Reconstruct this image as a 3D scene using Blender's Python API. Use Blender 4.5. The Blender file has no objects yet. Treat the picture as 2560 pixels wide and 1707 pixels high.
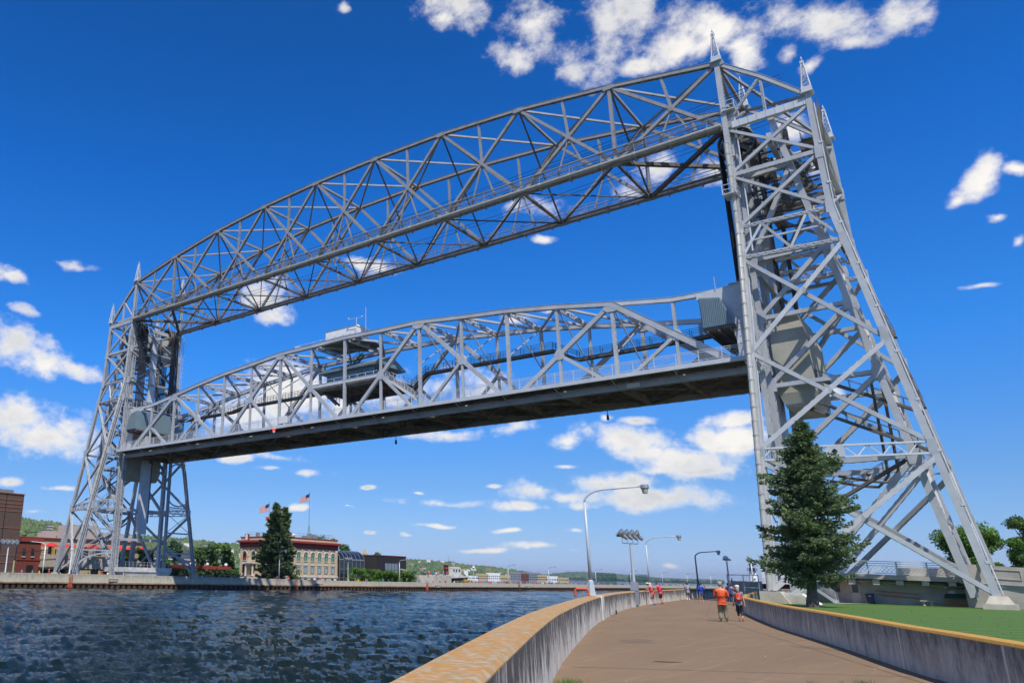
import bpy, bmesh, math, random
import numpy as np
from mathutils import Vector, Matrix, Euler
R=math.radians
rnd=random.Random(7)
scene=bpy.context.scene
C=scene.collection
# ------------------------------------------------------------------ camera
cam=bpy.data.cameras.new('camera'); camo=bpy.data.objects.new('camera',cam); C.objects.link(camo)
cam.sensor_width=36; cam.lens=1941.05/2560*36; cam.shift_x=(1280-783.65)/2560; cam.shift_y=(865.02-853.5)/2560
cam.clip_start=.1; cam.clip_end=60000
_yaw,_pit,_rol=.7341877,.2862393,.0211436
_f=Vector((math.cos(_yaw)*math.cos(_pit),math.sin(_yaw)*math.cos(_pit),math.sin(_pit)))
_r=Vector((math.sin(_yaw),-math.cos(_yaw),0)); _u=_r.cross(_f)
_r2=_r*math.cos(_rol)+_u*math.sin(_rol); _u2=-_r*math.sin(_rol)+_u*math.cos(_rol)
camo.matrix_world=Matrix(((_r2.x,_u2.x,-_f.x,-94.303),(_r2.y,_u2.y,-_f.y,-18.557),(_r2.z,_u2.z,-_f.z,1.75),(0,0,0,1)))
scene.camera=camo
# ------------------------------------------------------------------ view, sun, sky
scene.view_settings.view_transform='Standard'; scene.view_settings.look='None'
scene.view_settings.exposure=0.0; scene.view_settings.gamma=1
SUN_AZ,SUN_EL=R(230),R(56)
sdir=Vector((math.cos(SUN_AZ)*math.cos(SUN_EL),math.sin(SUN_AZ)*math.cos(SUN_EL),math.sin(SUN_EL)))
sl=bpy.data.lights.new('sun','SUN'); sl.energy=5.0; sl.angle=R(.5); sl.color=(1,.95,.87)
so=bpy.data.objects.new('sun',sl); C.objects.link(so); so.rotation_euler=sdir.to_track_quat('Z','Y').to_euler()
world=bpy.data.worlds.new('World'); scene.world=world; world.use_nodes=True
try:
    world.cycles.sampling_method='MANUAL'; world.cycles.sample_map_resolution=512
except Exception: pass
wt=world.node_tree; wt.nodes.clear()
def wn(t,**k):
    n=wt.nodes.new(t)
    for a,b in k.items(): setattr(n,a,b)
    return n
def wl(a,b): wt.links.new(a,b)
def wmath(op,a,b=None,c=None,clamp=False):
    n=wn('ShaderNodeMath',operation=op); n.use_clamp=clamp
    for i,v in enumerate((a,b,c)):
        if v is None: continue
        if isinstance(v,(int,float)): n.inputs[i].default_value=v
        else: wl(v,n.inputs[i])
    return n.outputs[0]
sky=wn('ShaderNodeTexSky',sky_type='NISHITA'); sky.sun_disc=False; sky.sun_elevation=SUN_EL
sky.sun_rotation=math.pi/2-SUN_AZ; sky.air_density=1.0; sky.dust_density=.25; sky.ozone_density=3.0
tc=wn('ShaderNodeTexCoord'); nrm=wn('ShaderNodeVectorMath',operation='NORMALIZE'); wl(tc.outputs['Generated'],nrm.inputs[0])
sep=wn('ShaderNodeSeparateXYZ'); wl(nrm.outputs[0],sep.inputs[0])
az=wmath('ARCTAN2',sep.outputs[1],sep.outputs[0]); el=wmath('ARCSINE',sep.outputs[2])
uv=wn('ShaderNodeCombineXYZ'); wl(az,uv.inputs[0]); wl(el,uv.inputs[1])
# domain warp so that cloud edges are ragged
def noise(scale,detail=4,rough=.55,src=None,dist=0):
    n=wn('ShaderNodeTexNoise'); n.inputs['Scale'].default_value=scale; n.inputs['Detail'].default_value=detail
    n.inputs['Roughness'].default_value=rough; n.inputs['Distortion'].default_value=dist
    wl(src or nrm.outputs[0],n.inputs['Vector']); return n
w1=noise(9,3); 
sb=wn('ShaderNodeVectorMath',operation='SUBTRACT'); wl(w1.outputs['Color'],sb.inputs[0]); sb.inputs[1].default_value=(.5,.5,.5)
sc=wn('ShaderNodeVectorMath',operation='SCALE'); wl(sb.outputs[0],sc.inputs[0]); sc.inputs['Scale'].default_value=.06
sc2=wn('ShaderNodeVectorMath',operation='MULTIPLY'); wl(sc.outputs[0],sc2.inputs[0]); sc2.inputs[1].default_value=(1,.35,0)
uvw=wn('ShaderNodeVectorMath',operation='ADD'); wl(uv.outputs[0],uvw.inputs[0]); wl(sc2.outputs[0],uvw.inputs[1])
CLOUDS=[
(0.5331,0.6915,0.0481,0.0235,0.10),(0.5531,0.6813,0.0194,0.0166,0.08),(0.4248,0.6607,0.0512,0.0283,0.15),(0.3826,0.6284,0.0632,0.0299,0.45),
(0.3165,0.6449,0.0421,0.0276,0.20),(0.4490,0.6280,0.0363,0.0218,0.13),(0.3677,0.6020,0.0287,0.0120,0.17),(0.2931,0.6494,0.0278,0.0181,0.21),
(0.1907,0.6137,0.0543,0.0276,0.27),(0.2376,0.5978,0.0471,0.0201,-0.07),(0.1659,0.5820,0.0336,0.0223,0.27),(0.1183,0.6041,0.0413,0.0258,0.31),
(0.0589,0.5803,0.0544,0.0260,0.35),(-0.0015,0.5669,0.0341,0.0186,0.20),(0.0405,0.5543,0.0247,0.0104,0.34),(0.1121,0.5620,0.0136,0.0109,0.30),
(0.0907,0.5428,0.0157,0.0073,-0.24),(0.2816,0.5910,0.0212,0.0095,0.06),(-0.0177,0.3859,0.0204,0.0111,-0.73),(-0.0060,0.3718,0.0098,0.0069,-0.92),
(-0.0556,0.3891,0.0085,0.0053,0.32),(-0.0291,0.3501,0.0080,0.0050,0.27),(-0.0441,0.3237,0.0064,0.0066,0.26),(-0.0104,0.2876,0.0165,0.0030,0.00),
(1.1273,0.3390,0.0196,0.0094,0.12),(1.1045,0.3042,0.0208,0.0068,0.14),(1.1180,0.2691,0.0385,0.0250,0.15),(1.0851,0.2534,0.0472,0.0200,0.16),
(1.0445,0.2416,0.0400,0.0107,0.09),(1.0937,0.1770,0.0353,0.0198,-0.08),(1.0634,0.1559,0.0619,0.0235,-0.07),(1.0362,0.1658,0.0288,0.0210,0.11),
(1.1014,0.0990,0.0136,0.0051,-0.06),(1.0413,0.0936,0.0202,0.0036,-0.05),(1.0682,0.0667,0.0177,0.0036,-0.04),(1.0530,0.3644,0.0186,0.0064,0.04),
(0.6983,0.6973,0.0147,0.0076,0.01),(0.8068,0.3454,0.0325,0.0235,0.21),(0.7940,0.3208,0.0206,0.0112,-0.03),(0.6763,0.3911,0.0240,0.0067,0.17),
(0.6475,0.3832,0.0238,0.0089,0.18),(0.4268,0.4531,0.0404,0.0136,0.27),(0.4609,0.4565,0.0172,0.0106,0.09),(0.4244,0.4096,0.0144,0.0053,0.10),
(0.3168,0.4544,0.0209,0.0131,0.16),(0.2775,0.4770,0.0194,0.0138,0.18),(0.2144,0.4585,0.0192,0.0106,0.21),(0.4692,0.3173,0.0220,0.0076,0.06),
(0.4249,0.3240,0.0183,0.0043,0.08),(0.8235,0.2023,0.0568,0.0332,-0.03),(0.7558,0.2240,0.0631,0.0306,-0.02),(0.7828,0.1787,0.0680,0.0193,-0.02),
(0.5675,0.2359,0.0556,0.0232,0.02),(0.5346,0.2188,0.0329,0.0246,0.03),(0.6298,0.2282,0.0396,0.0222,0.01),(0.6983,0.2111,0.0342,0.0222,-0.01),
(0.5582,0.1727,0.0338,0.0071,0.01),(0.7760,0.1431,0.0448,0.0071,-0.02),(0.8205,0.1390,0.0279,0.0055,-0.03),(0.7419,0.1247,0.0234,0.0049,-0.02),
(0.7867,0.1291,0.0223,0.0038,-0.03),(0.4714,0.1793,0.0223,0.0075,-0.15),(0.4151,0.1617,0.0132,0.0095,0.03),(0.3403,0.1616,0.0517,0.0134,0.20),
(0.2907,0.1367,0.0489,0.0171,0.24),(0.2345,0.1551,0.0323,0.0136,0.06),(0.2651,0.1209,0.0264,0.0054,0.04),(0.3357,0.1860,0.0174,0.0046,0.06),
(0.3713,0.1915,0.0090,0.0042,0.05),(0.3179,0.1453,0.0280,0.0126,0.04),(0.3012,0.1246,0.0229,0.0060,0.04),(0.3738,0.1125,0.0527,0.0102,0.02),
(0.4497,0.1032,0.0355,0.0104,0.01),(0.3323,0.0930,0.0750,0.0120,0.02),(0.4713,0.0841,0.0317,0.0052,0.00),(0.4105,0.0854,0.0344,0.0061,0.01),
(0.4297,0.0968,0.0300,0.0083,0.01),(0.4174,0.1288,0.0141,0.0026,0.02),(0.5713,0.0902,0.0406,0.0053,-0.00),(0.7519,0.0817,0.0143,0.0038,-0.02),
(0.4960,0.0555,0.0155,0.0026,-0.01),(0.4224,0.0574,0.0148,0.0035,-0.00),(0.5720,0.0626,0.0224,0.0026,-0.01),(0.4611,0.0394,0.0326,0.0041,-0.01),
(0.5281,0.0335,0.0259,0.0026,-0.01),(0.6017,0.0486,0.0086,0.0026,-0.01),(0.3119,0.0176,0.0108,0.0029,-0.01),(0.5066,0.1088,0.0116,0.0026,0.00),
(0.6529,0.1071,0.0077,0.0027,-0.01),(0.6035,0.1022,0.0076,0.0021,-0.01),(0.4190,0.0348,0.0147,0.0020,-0.01),(0.6476,0.0484,0.0076,0.0021,-0.02),
(0.2273,0.1776,0.0217,0.0078,0.07),(0.1361,0.1983,0.0118,0.0075,0.11),(0.1303,0.4844,0.0178,0.0137,0.26),(0.1165,0.4339,0.0171,0.0138,0.25),
(0.1875,0.1531,0.0099,0.0076,0.07)
,(2.5,.48,.60,.26,0),(3.6,.60,.50,.24,0),(-1.75,.50,.45,.20,0)  # unseen clouds added out of frame to make the fill light more neutral
]
usep=wn('ShaderNodeSeparateXYZ'); wl(uvw.outputs[0],usep.inputs[0])
acc=wmath('ADD',usep.outputs[0],50)
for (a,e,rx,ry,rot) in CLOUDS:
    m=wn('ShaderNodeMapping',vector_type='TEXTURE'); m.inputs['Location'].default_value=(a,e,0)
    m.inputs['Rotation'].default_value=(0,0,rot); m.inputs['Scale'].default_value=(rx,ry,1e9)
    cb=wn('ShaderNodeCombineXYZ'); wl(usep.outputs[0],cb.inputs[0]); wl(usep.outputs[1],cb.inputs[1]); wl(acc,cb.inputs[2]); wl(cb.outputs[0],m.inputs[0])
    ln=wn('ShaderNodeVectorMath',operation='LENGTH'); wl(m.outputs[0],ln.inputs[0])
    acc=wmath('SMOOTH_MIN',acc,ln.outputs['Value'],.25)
# stretched noise: clouds near the horizon flatter
flat=wn('ShaderNodeVectorMath',operation='MULTIPLY'); wl(nrm.outputs[0],flat.inputs[0]); flat.inputs[1].default_value=(1,1,1.35)
n1=noise(11,10,.62,flat.outputs[0],0)
n3=noise(95,4,.6,flat.outputs[0])
n2=noise(34,5,.6,flat.outputs[0])
d=wmath('SUBTRACT',1.30,acc)
k=wmath('MULTIPLY',wmath('SUBTRACT',n1.outputs['Fac'],.5),4.9)
d=wmath('ADD',d,k); k2=wmath('MULTIPLY',wmath('SUBTRACT',n2.outputs['Fac'],.5),1.3); d=wmath('ADD',wmath('ADD',d,k2),wmath('MULTIPLY',wmath('SUBTRACT',n3.outputs['Fac'],.5),.5))
d=wmath('MAXIMUM',wmath('MINIMUM',d,wmath('MULTIPLY',wmath('SUBTRACT',2.1,acc),1.5)),0)
cov=wn('ShaderNodeMapRange',interpolation_type='SMOOTHSTEP'); wl(d,cov.inputs['Value']); cov.inputs['From Min'].default_value=.02; cov.inputs['From Max'].default_value=1.35
# cloud brightness: thick centres slightly grey underneath
sh=noise(9,5,.6,flat.outputs[0]); shr=wn('ShaderNodeMapRange'); wl(sh.outputs['Fac'],shr.inputs['Value'])
shr.inputs['From Min'].default_value=.35; shr.inputs['From Max'].default_value=.62
thick=wn('ShaderNodeMapRange'); wl(d,thick.inputs['Value']); thick.inputs['From Min'].default_value=.5; thick.inputs['From Max'].default_value=1.5
tt=wmath('MULTIPLY',thick.outputs[0],wmath('SUBTRACT',1,shr.outputs[0]),clamp=True)
cc=wn('ShaderNodeMixRGB'); wl(tt,cc.inputs[0]); cc.inputs[1].default_value=(1.0,.965,.91,1); cc.inputs[2].default_value=(.60,.62,.66,1)
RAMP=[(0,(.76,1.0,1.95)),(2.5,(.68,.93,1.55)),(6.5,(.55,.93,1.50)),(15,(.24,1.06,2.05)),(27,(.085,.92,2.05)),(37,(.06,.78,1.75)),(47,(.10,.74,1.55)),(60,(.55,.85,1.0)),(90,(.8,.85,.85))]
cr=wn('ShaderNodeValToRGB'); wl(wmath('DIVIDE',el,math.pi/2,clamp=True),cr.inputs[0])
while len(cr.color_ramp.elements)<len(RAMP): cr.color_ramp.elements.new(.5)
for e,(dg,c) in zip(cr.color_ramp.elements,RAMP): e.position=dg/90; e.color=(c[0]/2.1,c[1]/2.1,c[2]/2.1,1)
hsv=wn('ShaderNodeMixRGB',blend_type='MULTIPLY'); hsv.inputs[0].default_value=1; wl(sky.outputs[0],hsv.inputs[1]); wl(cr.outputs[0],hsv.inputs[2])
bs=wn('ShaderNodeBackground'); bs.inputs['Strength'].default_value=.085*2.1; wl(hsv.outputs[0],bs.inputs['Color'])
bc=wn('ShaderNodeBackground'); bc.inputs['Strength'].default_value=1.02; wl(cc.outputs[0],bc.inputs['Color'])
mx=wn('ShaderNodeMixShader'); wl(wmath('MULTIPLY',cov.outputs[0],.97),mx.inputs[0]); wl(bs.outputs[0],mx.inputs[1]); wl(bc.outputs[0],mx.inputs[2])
wo=wn('ShaderNodeOutputWorld'); wl(mx.outputs[0],wo.inputs['Surface'])
# ------------------------------------------------------------------ materials
M={}
def mat(name,col,rough=.6,metal=0,spec=.5,noise_amt=0,noise_scale=3,bump=0,bscale=20,col2=None,emit=None,contrast=(.35,.65),stretch=(1,1,1)):
    m=bpy.data.materials.new(name); m.use_nodes=True; t=m.node_tree; b=t.nodes['Principled BSDF']
    b.inputs['Base Color'].default_value=(*col,1); b.inputs['Roughness'].default_value=rough; b.inputs['Metallic'].default_value=metal
    b.inputs['Specular IOR Level'].default_value=spec
    if col2 or noise_amt or bump:
        g=t.nodes.new('ShaderNodeNewGeometry'); mp=t.nodes.new('ShaderNodeVectorMath'); mp.operation='MULTIPLY'; mp.inputs[1].default_value=stretch
        t.links.new(g.outputs['Position'],mp.inputs[0])
    if col2 or noise_amt:
        c2=col2 or tuple(c*(1-noise_amt) for c in col)
        n=t.nodes.new('ShaderNodeTexNoise'); n.inputs['Scale'].default_value=noise_scale; n.inputs['Detail'].default_value=6; n.inputs['Roughness'].default_value=.6
        t.links.new(mp.outputs[0],n.inputs['Vector'])
        r=t.nodes.new('ShaderNodeMapRange'); r.inputs['From Min'].default_value=contrast[0]; r.inputs['From Max'].default_value=contrast[1]
        t.links.new(n.outputs['Fac'],r.inputs['Value'])
        x=t.nodes.new('ShaderNodeMixRGB'); x.inputs[1].default_value=(*col,1); x.inputs[2].default_value=(*c2,1); t.links.new(r.outputs[0],x.inputs[0])
        t.links.new(x.outputs[0],b.inputs['Base Color'])
    if bump:
        n=t.nodes.new('ShaderNodeTexNoise'); n.inputs['Scale'].default_value=bscale; n.inputs['Detail'].default_value=5; t.links.new(mp.outputs[0],n.inputs['Vector'])
        bp=t.nodes.new('ShaderNodeBump'); bp.inputs['Strength'].default_value=bump; bp.inputs['Distance'].default_value=.05; t.links.new(n.outputs['Fac'],bp.inputs['Height']); t.links.new(bp.outputs[0],b.inputs['Normal'])
    if emit: b.inputs['Emission Color'].default_value=(*emit[0],1); b.inputs['Emission Strength'].default_value=emit[1]
    M[name]=m; return m
mat('steel',(.48,.495,.51),.45,.08,noise_scale=.5,col2=(.38,.39,.40),bump=.15,bscale=6)
mat('steel_worn',(.29,.295,.30),.55,.05,noise_scale=1.1,col2=(.19,.15,.12),contrast=(.50,.80))
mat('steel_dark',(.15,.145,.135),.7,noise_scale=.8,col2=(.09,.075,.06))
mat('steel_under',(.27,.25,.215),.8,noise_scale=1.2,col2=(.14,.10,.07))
mat('steel_light',(.58,.60,.62),.5,.05,noise_scale=.6,noise_amt=.15)
mat('beige_pipe',(.50,.49,.43),.38,.35,noise_scale=1.5,noise_amt=.2)
mat('black_cable',(.008,.008,.009),.7)
mat('rust',(.30,.10,.035),.85,noise_scale=3,col2=(.12,.05,.03))
mat('festoon',(.16,.12,.09),.8)
mat('cladding',(.20,.28,.31),.5,.2,noise_scale=1,noise_amt=.1)
mat('glass_blue',(.05,.16,.20),.08,spec=.8)
mat('glass_dark',(.015,.02,.025),.06,spec=.8)
mat('white_paint',(.78,.78,.76),.5,noise_scale=1,noise_amt=.08)
mat('white_weathered',(.72,.71,.66),.6,noise_scale=.8,col2=(.5,.46,.38))
mat('ochre_concrete',(.42,.40,.33),.85,noise_scale=.35,col2=(.30,.30,.25),bump=.2,bscale=5)
mat('concrete_light',(.52,.48,.40),.85,noise_scale=1.2,col2=(.40,.36,.29),bump=.3,bscale=12)
mat('concrete_grey',(.42,.385,.34),.9,noise_scale=.9,col2=(.33,.30,.26),bump=.25,bscale=10)
mat('deck_wood',(.10,.075,.05),.8)
mat('galvanised',(.40,.42,.43),.38,.6,noise_scale=4,noise_amt=.2)
mat('lamp_grey',(.46,.49,.51),.45,.1)
mat('lamp_glass',(.42,.44,.36),.3)
mat('orange_paint',(.65,.13,.04),.5,noise_scale=9,noise_amt=.25)
mat('box_grey',(.22,.24,.27),.5)
mat('bark',(.075,.055,.045),.95,noise_scale=6,col2=(.13,.10,.085),bump=.8,bscale=9,stretch=(1,1,.25))
mat('soil',(.10,.08,.05),.95)
mat('navy',(.012,.022,.075),.5)
mat('green_lid',(.015,.08,.05),.6)
mat('wood_box',(.28,.16,.07),.8,noise_scale=2.5,col2=(.17,.09,.04),stretch=(1,1,6))
mat('ladder_orange',(.42,.09,.035),.5)
mat('brick_brown',(.115,.072,.055),.9,noise_scale=2,noise_amt=.2)
mat('brick_band',(.26,.10,.06),.9)
mat('brick_red',(.19,.048,.03),.9,noise_scale=2,noise_amt=.25)
mat('maroon',(.30,.045,.032),.7,noise_scale=2,noise_amt=.25)
mat('cream_wall',(.50,.40,.22),.85,noise_scale=.6,noise_amt=.15)
mat('museum_wall',(.58,.465,.30),.85,noise_scale=.9,noise_amt=.15)
mat('museum_stone',(.68,.62,.52),.85)
mat('green_glass',(.16,.36,.28),.12,spec=.8)
mat('bright_glass',(.32,.42,.50),.05,spec=1)
mat('black_wall',(.022,.019,.019),.7,noise_scale=1.5,noise_amt=.3,stretch=(3,3,.2))
mat('asphalt',(.06,.06,.058),.9,noise_scale=1,noise_amt=.2)
mat('umbrella_red',(.62,.02,.025),.7)
mat('roof_grey',(.05,.058,.06),.9)
mat('siding',(.45,.40,.34),.8)
mat('ship_red',(.16,.035,.03),.6)
mat('sign_white',(.75,.73,.7),.6)
mat('sign_red',(.55,.02,.02),.6)
mat('black_iron',(.015,.015,.016),.5)
mat('red_lamp',(.5,.01,.005),.4,emit=((1,.03,.01),2.0))
mat('amber_lamp',(.9,.3,.05),.4,emit=((1,.33,.06),14))
mat('skin',(.47,.26,.18),.6); mat('skin_tan',(.36,.18,.11),.6)
mat('hair_brown',(.05,.028,.015),.8); mat('hair_grey',(.28,.24,.20),.8); mat('hair_sandy',(.16,.09,.045),.8)
def cloth(n,c): return mat('cloth_'+n,c,.85,noise_scale=7,noise_amt=.18)
for n,c in dict(orange=(.72,.10,.025),khaki=(.22,.20,.13),heather=(.19,.21,.27),charcoal=(.02,.023,.032),coral=(.68,.055,.06),pink=(.78,.02,.085),greyshort=(.24,.24,.27),darkshort=(.025,.03,.045),grey=(.33,.36,.43),sand=(.38,.33,.24),royal=(.008,.06,.48),burgundy=(.06,.006,.03),white=(.75,.75,.75),red=(.6,.02,.02),blue=(.03,.12,.45),black=(.015,.015,.018),yellow=(.75,.42,.02),teal=(.03,.3,.3),jeans=(.04,.07,.16),straw=(.55,.48,.30),brownhat=(.09,.05,.035),shoe=(.06,.04,.03),lilac=(.3,.22,.5),bag=(.72,.055,.03),shoeblue=(.01,.15,.5)).items(): cloth(n,c)
def foliage(name,c1,c2,c3=None,scale=.8):
    m=bpy.data.materials.new(name); m.use_nodes=True; t=m.node_tree; b=t.nodes['Principled BSDF']
    g=t.nodes.new('ShaderNodeNewGeometry'); n=t.nodes.new('ShaderNodeTexNoise'); n.inputs['Scale'].default_value=scale; n.inputs['Detail'].default_value=5
    t.links.new(g.outputs['Position'],n.inputs['Vector']); r=t.nodes.new('ShaderNodeValToRGB')
    r.color_ramp.elements[0].position=.36; r.color_ramp.elements[0].color=(*c1,1); r.color_ramp.elements[1].position=.64; r.color_ramp.elements[1].color=(*c2,1)
    if c3: e=r.color_ramp.elements.new(.76); e.color=(*c3,1)
    t.links.new(n.outputs['Fac'],r.inputs['Fac']); t.links.new(r.outputs[0],b.inputs['Base Color']); b.inputs['Roughness'].default_value=.65
    tr=t.nodes.new('ShaderNodeBsdfTranslucent'); t.links.new(r.outputs[0],tr.inputs['Color']); mx=t.nodes.new('ShaderNodeMixShader'); mx.inputs[0].default_value=.22
    o=t.nodes['Material Output']; t.links.new(b.outputs[0],mx.inputs[1]); t.links.new(tr.outputs[0],mx.inputs[2]); t.links.new(mx.outputs[0],o.inputs['Surface'])
    M[name]=m; return m
foliage('spruce',(.05,.11,.035),(.15,.22,.07),(.28,.21,.08),.9)
foliage('spruce_blue',(.07,.12,.05),(.20,.25,.13),(.28,.22,.10),.5)
foliage('leaf_green',(.06,.16,.015),(.17,.32,.03),None,.8)
foliage('leaf_dark',(.025,.07,.018),(.07,.15,.03),None,.5)
foliage('leaf_mid',(.045,.12,.018),(.13,.23,.035),None,.5)
foliage('leaf_hill',(.022,.06,.02),(.12,.17,.04),(.19,.21,.05),.02)
foliage('leaf_far',(.03,.07,.035),(.07,.12,.05),None,.008)
# ------------------------------------------------------------------ mesh builder
class MB:
    def __init__(s): s.v=[]; s.f=[]; s.m=[]; s.cur=0
    def add(s,vs,fs):
        n=len(s.v); s.v+= [tuple(v) for v in vs]
        for f in fs: s.f.append(tuple(i+n for i in f)); s.m.append(s.cur)
        return s
    def hexa(s,p): return s.add(p,[(0,3,2,1),(4,5,6,7),(0,1,5,4),(1,2,6,5),(2,3,7,6),(3,0,4,7)])
    def box(s,x0,x1,y0,y1,z0,z1): return s.hexa([(x0,y0,z0),(x1,y0,z0),(x1,y1,z0),(x0,y1,z0),(x0,y0,z1),(x1,y0,z1),(x1,y1,z1),(x0,y1,z1)])
    def frustum(s,c,a0,b0,a1,b1,z0,z1):
        x,y=c; return s.hexa([(x-a0,y-b0,z0),(x+a0,y-b0,z0),(x+a0,y+b0,z0),(x-a0,y+b0,z0),(x-a1,y-b1,z1),(x+a1,y-b1,z1),(x+a1,y+b1,z1),(x-a1,y+b1,z1)])
    def frame(s,A,B,up):
        A=Vector(A);B=Vector(B);t=(B-A); L=t.length; t=t/L; u=Vector(up); sd=t.cross(u)
        if sd.length<1e-4: sd=t.cross(Vector((1,0,0)))
        sd.normalize(); u=sd.cross(t).normalized(); return A,B,t,sd,u,L
    def beam(s,A,B,w,h,up=(0,0,1),ext=0):
        A,B,t,sd,u,L=s.frame(A,B,up); A=A-t*ext;B=B+t*ext; a=sd*(w/2); b=u*(h/2)
        return s.hexa([A-a-b,A+a-b,A+a+b,A-a+b,B-a-b,B+a-b,B+a+b,B-a+b])
    def laced(s,A,B,w,h,up=(0,0,1),th=.05,bar=.07,x=False,top=True,bot=True,cover=False,fl=.12,pitch=None):
        A,B,t,sd,u,L=s.frame(A,B,up)
        for k in (-1,1):
            o=sd*(k*(w/2-th/2)); s.beam(A+o,B+o,th,h,u)
            for q in (-1,1):
                o2=sd*(k*(w/2-fl/2-th))+u*(q*(h/2-th/2)); s.beam(A+o2,B+o2,fl,th,u)
        n=max(2,int(round(L/(pitch or w*.95)))); e=.025
        for q,on in ((-1,bot),(1,top)):
            if not on: continue
            if cover and q==1:
                s.beam(A+u*(h/2+.02),B+u*(h/2+.02),w+.1,.035,u); continue
            for i in range(n):
                a=A+t*(L*i/n)+u*(q*(h/2+e)); b=A+t*(L*(i+1)/n)+u*(q*(h/2+e)); k=1 if i%2 else -1; g=sd*(w/2-.06)
                s.beam(a-g*k,b+g*k,bar,.02,u)
                if x: s.beam(a+g*k,b-g*k,bar,.02,u)
    def tube(s,A,B,r0,r1=None,n=8,cap=True):
        r1=r0 if r1 is None else r1; A,B,t,sd,u,L=s.frame(A,B,(0,0,1) if abs((Vector(B)-Vector(A)).normalized().z)<.95 else (1,0,0))
        vs=[];fs=[]
        for P,r in ((A,r0),(B,r1)):
            for i in range(n): a=2*math.pi*i/n; vs.append(P+sd*(r*math.cos(a))+u*(r*math.sin(a)))
        for i in range(n): j=(i+1)%n; fs.append((i,j,n+j,n+i))
        if cap: fs+= [tuple(range(n-1,-1,-1)),tuple(range(n,2*n))]
        return s.add(vs,fs)
    def path(s,pts,r,n=8):
        pts=[Vector(p) for p in pts]; rs=r if isinstance(r,(list,tuple)) else [r]*len(pts)
        vs=[];fs=[]; ref=None
        for i,p in enumerate(pts):
            t=(pts[min(i+1,len(pts)-1)]-pts[max(i-1,0)]).normalized()
            if ref is None: ref=Vector((0,0,1)) if abs(t.z)<.9 else Vector((1,0,0))
            sd=t.cross(ref); sd.normalize(); ref=sd.cross(t).normalized()
            for k in range(n): a=2*math.pi*k/n; vs.append(p+sd*(rs[i]*math.cos(a))+ref*(rs[i]*math.sin(a)))
        for i in range(len(pts)-1):
            for k in range(n): j=(k+1)%n; fs.append((i*n+k,i*n+j,(i+1)*n+j,(i+1)*n+k))
        fs+=[tuple(range(n-1,-1,-1)),tuple(range((len(pts)-1)*n,len(pts)*n))]
        return s.add(vs,fs)
    def lathe(s,c,prof,n=12):
        vs=[];fs=[]
        for r,z in prof:
            for i in range(n): a=2*math.pi*i/n; vs.append((c[0]+r*math.cos(a),c[1]+r*math.sin(a),c[2]+z))
        for k in range(len(prof)-1):
            for i in range(n): j=(i+1)%n; fs.append((k*n+i,k*n+j,(k+1)*n+j,(k+1)*n+i))
        fs+=[tuple(range(n-1,-1,-1)),tuple(range((len(prof)-1)*n,len(prof)*n))]
        return s.add(vs,fs)
    def ball(s,c,rx,ry=None,rz=None,n=8,m=6):
        ry=ry or rx; rz=rz or rx; vs=[];fs=[]
        for k in range(m+1):
            th=math.pi*k/m
            for i in range(n): a=2*math.pi*i/n; vs.append((c[0]+rx*math.sin(th)*math.cos(a),c[1]+ry*math.sin(th)*math.sin(a),c[2]-rz*math.cos(th)))
        for k in range(m):
            for i in range(n): j=(i+1)%n; fs.append((k*n+i,k*n+j,(k+1)*n+j,(k+1)*n+i))
        return s.add(vs,fs)
    def prism(s,poly,axis,a,b):
        """poly = 2D outline; axis 'x': poly is (y,z), 'y': (x,z), 'z': (x,y)"""
        n=len(poly); f={'x':lambda p,q:(q,p[0],p[1]),'y':lambda p,q:(p[0],q,p[1]),'z':lambda p,q:(p[0],p[1],q)}[axis]
        vs=[f(p,a) for p in poly]+[f(p,b) for p in poly]
        fs=[tuple(range(n-1,-1,-1)),tuple(range(n,2*n))]+[(i,(i+1)%n,n+(i+1)%n,n+i) for i in range(n)]
        return s.add(vs,fs)
    def plate(s,c,nrm_axis,pts2,th):  # polygon gusset centred c in plane x=const
        return s.prism([(c[1]+p[0],c[2]+p[1]) for p in pts2],'x',c[0]-th/2,c[0]+th/2)
    def build_each(s,name,m,parent=None,nv=8):
        out=[]
        for i in range(0,len(s.v),nv):
            q=MB(); q.v=s.v[i:i+nv]; k=[f for f in s.f if i<=f[0]<i+nv]; q.f=[tuple(a-i for a in f) for f in k]; q.m=[0]*len(k); out.append(q.build(name,m,parent))
        return out
    def build(s,name,m,parent=None,smooth=False,shade_mats=None):
        me=bpy.data.meshes.new(name); me.from_pydata(s.v,[],s.f)
        ms=m if isinstance(m,(list,tuple)) else [m]
        for q in ms: me.materials.append(M[q] if isinstance(q,str) else q)
        if len(ms)>1: me.polygons.foreach_set('material_index',s.m)
        if smooth: me.polygons.foreach_set('use_smooth',[True]*len(me.polygons))
        me.update(); o=bpy.data.objects.new(name,me); C.objects.link(o)
        if parent is not None:
            o.parent=parent
            o.matrix_parent_inverse=Matrix.Translation(-parent.location) if parent.type=='EMPTY' else Matrix()
        return o
def tag(o,label,cat,group=None):
    o['label']=label; o['category']=cat
    if group: o['group']=group
    return o
def thing(name,label,cat,loc=(0,0,0),group=None):
    """empty at the thing's base; children are built in WORLD coordinates (parent inverse keeps them in place)"""
    o=bpy.data.objects.new(name,None); C.objects.link(o); o.location=loc; o.empty_display_size=.2
    return tag(o,label,cat,group)
def struct(o): o['kind']='structure'; return o
def copy_tree(o,parent=None):
    c=o.copy(); C.objects.link(c)
    if parent is not None: c.parent=parent
    for ch in list(o.children): copy_tree(ch,c)
    return c
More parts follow.
